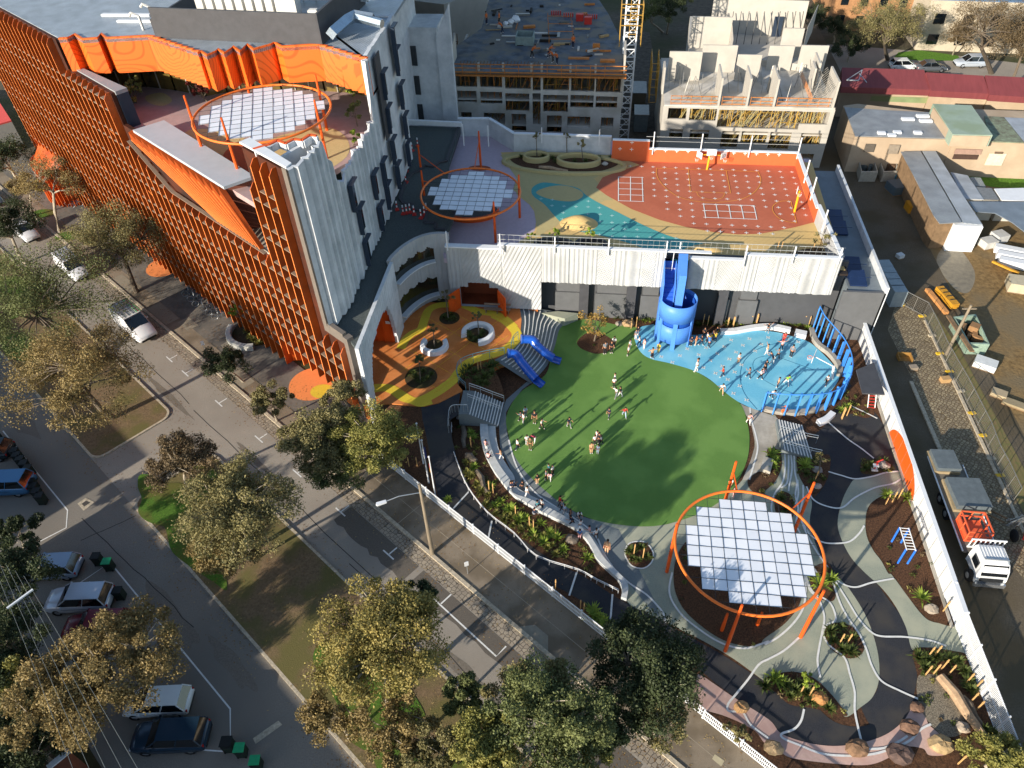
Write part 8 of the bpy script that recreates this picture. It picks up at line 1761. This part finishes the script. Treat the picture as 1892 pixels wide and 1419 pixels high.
log('grey trunk lying in the planting strip',P(*q('e2',1620,670),.25),P(*q('e2',1700,830),.25),.2,M_bark2);log('short weathered log near the stairs in the planting strip',P(*q('e2',1520,350),.2),P(*q('e2',1530,500),.2),.2,M_bark2);log('dark stump log in the planting strip',P(*q('e2',1540,560),.2),P(*q('e2',1620,600),.2),.28,M_bark2);log('pale log lying in the deck planter',P(*q('a3',220,1218),7.3),P(*q('a3',430,1245),7.3),.18)
M_stake=mat('stake_timber','c79f68',.8,.2,4);st=None
for k,z,pts in(('f4',.05,(545,515,600,515,1190,610,1240,600,1170,745,1230,735,1290,700,1340,740,1470,800,1530,845,1500,940,1540,1000,265,870,325,895,1300,280,1410,1390)),('e4',.05,(565,295,600,270,365,750,880,920,930,900,970,880)),('e3',.05,(910,1280,975,1310,50,1000,150,1080,180,1100,340,1140)),('d2',.05,(700,600,745,600,885,720,925,710,1455,690,1490,700,1650,715,1690,710,1835,690,1880,690)),('c5',.05,(700,200,750,195,890,165,930,170,1310,175,1345,190,1610,915)),('c3',1.3,(615,760,645,740)),('e2',.05,(1130,650,1190,650,1580,500,1710,820,1740,840)),('f3',.05,(790,480,840,520,520,270,545,290,340,120)),('c1',7.15,(1350,985,1380,985,1640,965,1690,950))):
 for i in range(0,len(pts),2):
  p=P(*q(k,pts[i],pts[i+1]),z)
  if st is None:b=MB();b.box((0,0,0),(.06,.06,1.35));b.box((0,0,1.05),(.09,.09,.1));me=b.build('tree_stake',M_stake);st=me;o=me
  else:o=st.copy();COL.objects.link(o)
  o.location=p;tag(o,'pale timber stake supporting young garden planting','stake','timber tree stakes')
tw_=thing('power_line','bundle of overhead wires crossing the lower left corner with a timber crossarm','power line',tuple(P(40,1100,9)))
for i in range(5):a,c=P(-20+i*16,1040+i*10-16,9),P(150+i*32,1460,8.4);b=MB();b.tube([a,a.lerp(c,.5)-Vector((0,0,.15)),c],.01,4);part(b,'wire',mat('wire_grey','5c6568',.5),tw_)
b=MB();b.beam(P(13,1124,9.02),P(61,1089,9.02),.1);part(b,'crossarm',M_cap,tw_)
def skin(name,V_,E_,R_,m,lvl=1,sx=1.0):
 me=bpy.data.meshes.new(name);me.from_pydata(V_,E_,[]);o=bpy.data.objects.new(name,me);COL.objects.link(o);md=o.modifiers.new('s','SKIN');md.use_smooth_shade=True
 for i,r in enumerate(R_):v=me.skin_vertices[0].data[i];v.radius=(r,r)if not isinstance(r,tuple)else r;v.use_root=(i==0)
 s=o.modifiers.new('d','SUBSURF');s.levels=lvl;s.render_levels=lvl
 dg=bpy.context.evaluated_depsgraph_get();dg.update();nm=bpy.data.meshes.new_from_object(o.evaluated_get(dg));nm.name=name;nm.materials.clear();nm.materials.append(m);bpy.data.objects.remove(o);return nm
M_skin=mat('skin','b98566',.6,.08,5);M_hair=mat('hair_dark','241a14',.6,.2,9);M_shoe=mat('shoe_white','c9c9c6',.6)
def figure(stride,arms,lean=0.0,sit=False,adult=False):
 """joints for a 1.3 m child / 1.7 m adult facing +Y, unit height 1"""
 hz=.52 if not sit else.27;sh=.80 if not sit else.57;f=(lambda z:(lean*(z-hz),z))
 hip=(0,0,hz);ch=(0,lean*.2,hz+.17);nk=(0,lean*.3,sh+.02);hd0=(0,lean*.36+.005,sh+.06);hd=(0,lean*.4+.01,sh+.125);tp=(0,lean*.42,sh+.175)
 V_=[hip,ch,nk,hd0,hd,tp];E_=[(0,1),(1,2),(2,3),(3,4),(4,5)];R_=[(.075,.058),(.082,.055),(.032,.032),(.04,.045),(.058,.066),(.035,.04)]
 legs=[];
 for s_,st in((-1,stride),(1,-stride)):
  b0=len(V_)
  if sit:pts=[(s_*.05,.01,hz-.02),(s_*.06,.22,hz+.0),(s_*.06,.25,.06),(s_*.06,.32,.03)]
  else:pts=[(s_*.05,0,hz-.03),(s_*.052,st*.10+.02,.28),(s_*.052,st*.2,.05),(s_*.055,st*.2+.07,.022)]
  V_+=pts;E_+=[(0,b0),(b0,b0+1),(b0+1,b0+2),(b0+2,b0+3)];R_+=[.05,.036,.025,.02];legs.append(b0)
 arm=[]
 for s_,(ax,ay,az,bx,by,bz)in((-1,arms[0]),(1,arms[1])):
  b0=len(V_);S=(s_*.105,lean*.28,sh-.005);e=(s_*(.105+ax),lean*.28+ay,sh+az);w=(s_*(.105+bx),lean*.28+by,sh+bz);d=(Vector(w)-Vector(e)).normalized()
  h=tuple(Vector(w)+d*.05);V_+=[S,e,w,h];E_+=[(1,b0),(b0,b0+1),(b0+1,b0+2),(b0+2,b0+3)];R_+=[.032,.025,.017,.019];arm.append(b0)
  hb=len(V_)
  for k,(dx,L)in enumerate(((-.012,.035),(-.004,.045),(.004,.047),(.011,.04),(.022,.022))):
   o_=Vector((dx,0,0))if abs(d.z)>.5 else Vector((dx,0,.0));V_.append(tuple(Vector(h)+d*(L if k<4 else.01)+o_*1.4+Vector((0,.008,-.004))));E_.append((b0+3,hb+k));R_.append(.0055)
 body=skin('body',V_,E_,R_,M_skin)
 g=1.18;a0,a1=arm
 tv=[V_[0],V_[1],(0,lean*.28,sh-.01),V_[a0],V_[a0+1],V_[a1],V_[a1+1]]
 tv[0]=(0,0,hz+.0);top=skin('shirt',tv,[(0,1),(1,2),(1,3),(3,4),(1,5),(5,6)],[(.092,.074),(.099,.07),(.045,.045),.043,.034,.043,.034],M_white)
 l0,l1=legs;bot=skin('trousers',[(0,0,hz+.02),V_[l0],V_[l0+1],V_[l0+2],V_[l1],V_[l1+1],V_[l1+2]],[(0,1),(1,2),(2,3),(0,4),(4,5),(5,6)],[(.09,.072),.06,.045,.036,.06,.045,.036],M_white)
 b=MB();b.ball((0,lean*.4-.012,sh+.14),(.064,.07,.062),10,6);b.v=[v for v in b.v];hm=bpy.data.meshes.new('hair');hm.from_pydata(b.v,[],b.f);hm.materials.append(M_hair)
 sm=[]
 for l in legs:
  p,t=Vector(V_[l+2]),Vector(V_[l+3]);b=MB();b.ball(((p.x+t.x)/2,(p.y+t.y)/2,.028),(.03,.062,.03),8,5);m_=bpy.data.meshes.new('shoe');m_.from_pydata(b.v,[],b.f);m_.materials.append(M_shoe);sm.append(m_)
 fm=[]
 for x in(-.02,.02):b=MB();b.ball((x,lean*.4+.068,sh+.125),.006,6,4);m_=bpy.data.meshes.new('eye');m_.from_pydata(b.v,[],b.f);m_.materials.append(M_hair);fm.append(m_)
 return dict(body=body,shirt=top,trousers=bot,hair=hm,shoe=sm,eye=fm)
dn=(.02,.01,-.17,.03,.05,-.31);fw=(.02,.1,-.12,.0,.22,-.1);ot=(.13,.02,-.05,.24,.04,0.0);up=(.1,.02,.08,.12,.05,.24)
POSE={'s':figure(.05,(dn,dn)),'w':figure(.75,(fw,dn),.12),'r':figure(1.1,(fw,ot),.3),'o':figure(.5,(ot,ot),.05),'u':figure(.3,(up,dn),.0),'b':figure(.5,(fw,fw),.7),'t':figure(.05,(fw,fw),.1,True)}
CM={}
def cloth(c):
 if c not in CM:CM[c]=mat('cloth_'+c,c,.85,.1,12)
 return CM[c]
CN={'w':'d8d8d6','n':'20283e','k':'26262a','g':'7a7f86','r':'c03a34','m':'b8325e','b':'4f7fb8','y':'c9b53a','c':'c8a07c','o':'cf6a32','l':'8fd04a','e':'5d5a3a','p':'d8a8a8','t':'3a6f7a','s':'9fb4c8'}
WN={'w':'white','n':'navy','k':'black','g':'grey','r':'red','m':'magenta','b':'blue','y':'yellow','c':'tan','o':'orange','l':'lime green','e':'olive','p':'pink','t':'teal','s':'pale blue'}
PN={'s':'standing','w':'walking','r':'running','o':'with arms spread','u':'with one arm raised','b':'bending forward','t':'sitting'}
SEEN={}
def person(k,x,y,pose,deg,top,bot,where,z=.1,h=1.28,grp='children in the playground'):
 p=P(*(q(k,x,y)if k else(x,y)),z);lb='person in %s top and %s trousers %s %s'%(WN[top],WN[bot],PN[pose],where)
 if len(lb.split())>16:lb='person in %s top and %s trousers %s'%(WN[top],WN[bot],where)
 if len(lb.split())>16:lb='person in %s top %s'%(WN[top],where)
 root=thing('person',lb,'person',tuple(p),math.radians(deg),grp);root.scale=(h,h,h);M_=POSE[pose]
 for nm,me,c in(('body',M_['body'],None),('shirt',M_['shirt'],top),('trousers',M_['trousers'],bot),('hair',M_['hair'],None),('shoe',M_['shoe'][0],None),('shoe',M_['shoe'][1],None),('eye',M_['eye'][0],None),('eye',M_['eye'][1],None)):
  o=bpy.data.objects.new(nm,me);COL.objects.link(o);o.parent=root
  if c:o.material_slots[0].link='OBJECT';o.material_slots[0].material=cloth(CN[c])
AD='adults in the playground'
for a in[('e3',108,322,'s',120,'w','g','in the left group on the lawn'),('e3',90,310,'w',60,'g','k','at the far left of the lawn group'),('e3',122,275,'s',200,'s','g','at the back of the left lawn group'),('e3',188,322,'s',180,'k','e','right of the left lawn group',.1,1.6),('e3',238,362,'w',250,'w','k','below the left lawn group'),('e3',437,350,'w',220,'n','g','alone at the middle left of the lawn'),('e3',62,512,'w',300,'w','n','on the lawn edge by the steps'),('e3',133,480,'s',20,'w','w','with the trio on the left lawn'),('e3',157,515,'s',180,'e','e','as the tallest of the trio on the lawn',.1,1.62),('e3',190,460,'b',150,'m','w','beside the trio on the left lawn'),('e3',600,540,'s',200,'c','c','left in the central cluster on the lawn',.1,1.35),('e3',648,542,'s',160,'s','s','front in the central cluster on the lawn',.1,1.1),('e3',625,480,'s',30,'w','k','at the back left of the central lawn cluster'),('e3',655,475,'s',330,'k','k','in the middle of the central lawn cluster',.1,1.5),('e3',672,480,'w',100,'g','k','right in the central lawn cluster'),('e3',640,450,'u',120,'w','n','behind the central lawn cluster'),('e3',728,282,'w',160,'n','n','right of centre on the lawn'),('e3',840,272,'r',200,'r','s','farthest right of the lawn pair'),('e3',782,130,'r',150,'w','g','running near the top of the lawn'),('e3',812,130,'w',70,'k','w','beside the runner at the top of the lawn'),('e3',765,62,'s',10,'w','k','at the upper middle of the lawn'),('e3',208,765,'s',40,'k','c','on the lower left lawn edge'),('e3',272,735,'s',90,'g','k','in the lower left lawn cluster'),('e3',300,735,'b',180,'p','w','in front of the lower left lawn cluster'),('e3',290,690,'s',300,'t','k','behind the lower left lawn cluster'),('e3',318,700,'s',240,'w','k','right of the lower left lawn cluster'),('e3',100,812,'s',30,'k','k','on the grey apron by the steps'),('e3',130,855,'w',300,'w','w','coming down the seating steps',.2),('e3',15,800,'t',-45,'n','w','on the upper seating step',.42),('e3',205,940,'t',-45,'t','n','on the seating steps near the middle',.42),('e3',242,945,'s',-45,'w','k','on the seating steps beside a teal top',.22),('e3',185,995,'t',-45,'n','g','at the back of the seating steps',.42),('e3',370,925,'w',300,'r','k','leading the line along the steps'),('e3',385,955,'w',300,'g','k','second in the line along the steps'),('e3',402,985,'w',310,'s','g','third in the line along the steps'),('e3',447,1020,'s',250,'k','k','at the bend of the steps',.1),('e3',505,1015,'b',200,'w','k','bending beside the bend of the steps'),('e3',462,1068,'r',90,'n','k','at the outer bend of the steps'),('e3',522,1095,'s',40,'w','s','on the end of the steps'),('e3',515,1165,'s',10,'b','p','beside the block boulder below the steps'),('e3',588,1140,'w',90,'p','g','in the path group after the steps'),('e3',635,1160,'o',40,'w','k','at the right of the path group after the steps'),('e3',712,1265,'s',170,'c','c','alone on the path by the round bed',.1,1.66),('e2',1690,515,'s',-20,'p','w','highest on the seating steps',.42),('e2',1705,590,'t',-20,'p','n','just below the highest on the seating steps',.42),('e2',1800,585,'w',100,'c','w','on the lowest seating step',.15),('e2',1880,800,'t',-40,'n','k','in the shaded middle of the steps',.42),('b3',700,1200,'s',30,'g','k','left adult beside the round mulch bed',.1,1.66),('b3',745,1190,'s',200,'k','k','beside the round mulch bed',.1,1.55),('b3',765,1150,'s',170,'w','k','behind the adults at the round mulch bed',.1,1.4),('b3',868,1210,'s',100,'w','k','on the lawn near the blue tip',.1),('b3',880,1165,'s',60,'w','w','behind on the lawn near the blue tip',.1),('b3',770,1410,'s',90,'w','g','between lawn centre and the mulch bed'),('b3',925,1090,'s',40,'g','w','leftmost at the blue tip'),('b3',950,1140,'w',80,'w','n','second from left at the blue tip'),('b3',938,1065,'s',10,'k','g','behind at the blue tip'),('b3',985,1160,'s',120,'p','w','beside the tower legs left side'),('b3',1042,1225,'o',200,'c','k','in front of the tower left leg'),('b3',1088,1190,'s',150,'y','y','by the tower front leg'),('b3',1325,1140,'s',10,'n','k','right of the tower legs'),('b3',1360,1135,'s',90,'o','c','in orange right of the tower'),('b3',1402,1135,'w',70,'k','n','walking behind the crowd right of the tower'),('b3',1440,1110,'s',100,'w','k','in the crowd behind the white seat left'),('b3',1460,1120,'s',200,'y','k','in the crowd in yellow'),('b3',1480,1100,'s',300,'n','n','in the crowd at its back'),('b3',1500,1110,'u',30,'y','n','in the crowd at its right'),('b3',1420,1075,'s',0,'k','k','at the rear left of the crowd'),('b3',1455,1150,'b',0,'b','n','in front of the crowd'),('b3',1510,1070,'s',50,'k','y','at the rear right of the crowd'),('c5',105,432,'s',60,'c','n','on the blue court left end'),('c5',457,545,'u',80,'w','w','on the lawn line of the blue court',.1,1.72),('c5',655,712,'r',190,'w','c','running off the blue court onto the lawn'),('c5',665,585,'w',100,'r','n','in red on the middle of the blue court'),('c5',790,475,'s',40,'w','c','among the blue court crosses'),('c5',870,595,'w',30,'g','n','left inside the blue court arc'),('c5',965,605,'w',60,'w','k','front of the group in the blue court middle'),('c5',990,565,'s',40,'k','p','second of the group in the blue court middle'),('c5',1000,530,'w',200,'k','n','third of the group in the blue court middle'),('c5',1060,480,'b',50,'n','w','bent over in the blue court middle'),('c5',1100,440,'w',30,'g','k','behind the bent one on the blue court'),('c5',1015,405,'o',90,'c','w','at the top of the blue court arc'),('c5',1130,370,'o',10,'p','n','under the red top on the blue court'),('c5',1148,310,'s',0,'r','r','at the back in red on the blue court'),('c5',1205,430,'s',330,'g','k','tall right of the blue court middle',.1,1.6),('c5',1020,235,'o',20,'k','g','climbing the white seat behind the blue court',.3),('c5',1170,645,'r',200,'l','w','in bright green on the blue court'),('c5',1100,670,'s',80,'c','n','left of the bright green one on the blue court'),('c5',1050,750,'b',200,'w','k','at the near end of the blue court'),('c5',1165,870,'t',100,'o','o','on the retaining wall among blue posts',.35),('c5',1485,650,'w',150,'w','k','under the hoop on the blue court'),('c5',868,955,'w',200,'p','w','on the concrete below the blue court'),('e3',1610,790,'s',120,'w','g','behind the canopy post',.1),('e3',1635,865,'s',100,'p','p','at the canopy ring edge',.1)]:
 person(*a)
GW='site workers'
for x,y,ps,b_ in((415,235,'s','n'),(540,235,'s','k'),(570,320,'b','n'),(1255,465,'s','n'),(855,560,'b','k'),(1018,560,'b','n'),(1060,605,'b','k'),(1100,625,'b','n')):
 SEEN[(x,y)]=1;person('c4',x,y,ps,ru(0,360),'o',b_,{415:'at the left edge of the formwork deck',540:'left of the white bags on the deck',570:'below the white bags on the deck',1255:'at the deck middle near the timber',855:'bending over steel bars at the deck front',1018:'left in the front trio on the deck',1060:'middle of the front trio on the deck',1100:'right in the front trio on the deck'}[x],zD,1.7,GW)
bp0=None
for k,x,y in(('b2',1085,180),('b2',1110,175),('b2',1135,170),('b2',1165,185),('b2',1240,190),('b2',1215,210),('b2',1040,150),('b2',1255,165),('a2',1110,1250),('a2',1105,1215),('a2',1150,1100),('a2',1190,1065),('a2',1105,1330)):
 p=P(*q(k,x,y),8.8)
 if bp0 is None:
  bp0=thing('barrier_post','red and white barrier post standing on the dark gravel roof','barrier post',tuple(p),group='barrier posts on the gravel roof')
  for i in range(4):b=MB();b.tube([(0,0,.1+i*.22),(0,0,.32+i*.22)],.07,8);b.build('band',M_red if i%2==0 else M_cap,bp0)
  b=MB();b.box((0,0,0),(.4,.4,.1));b.build('base',M_red,bp0)
 else:dup(bp0,tuple(p),ru(0,3))
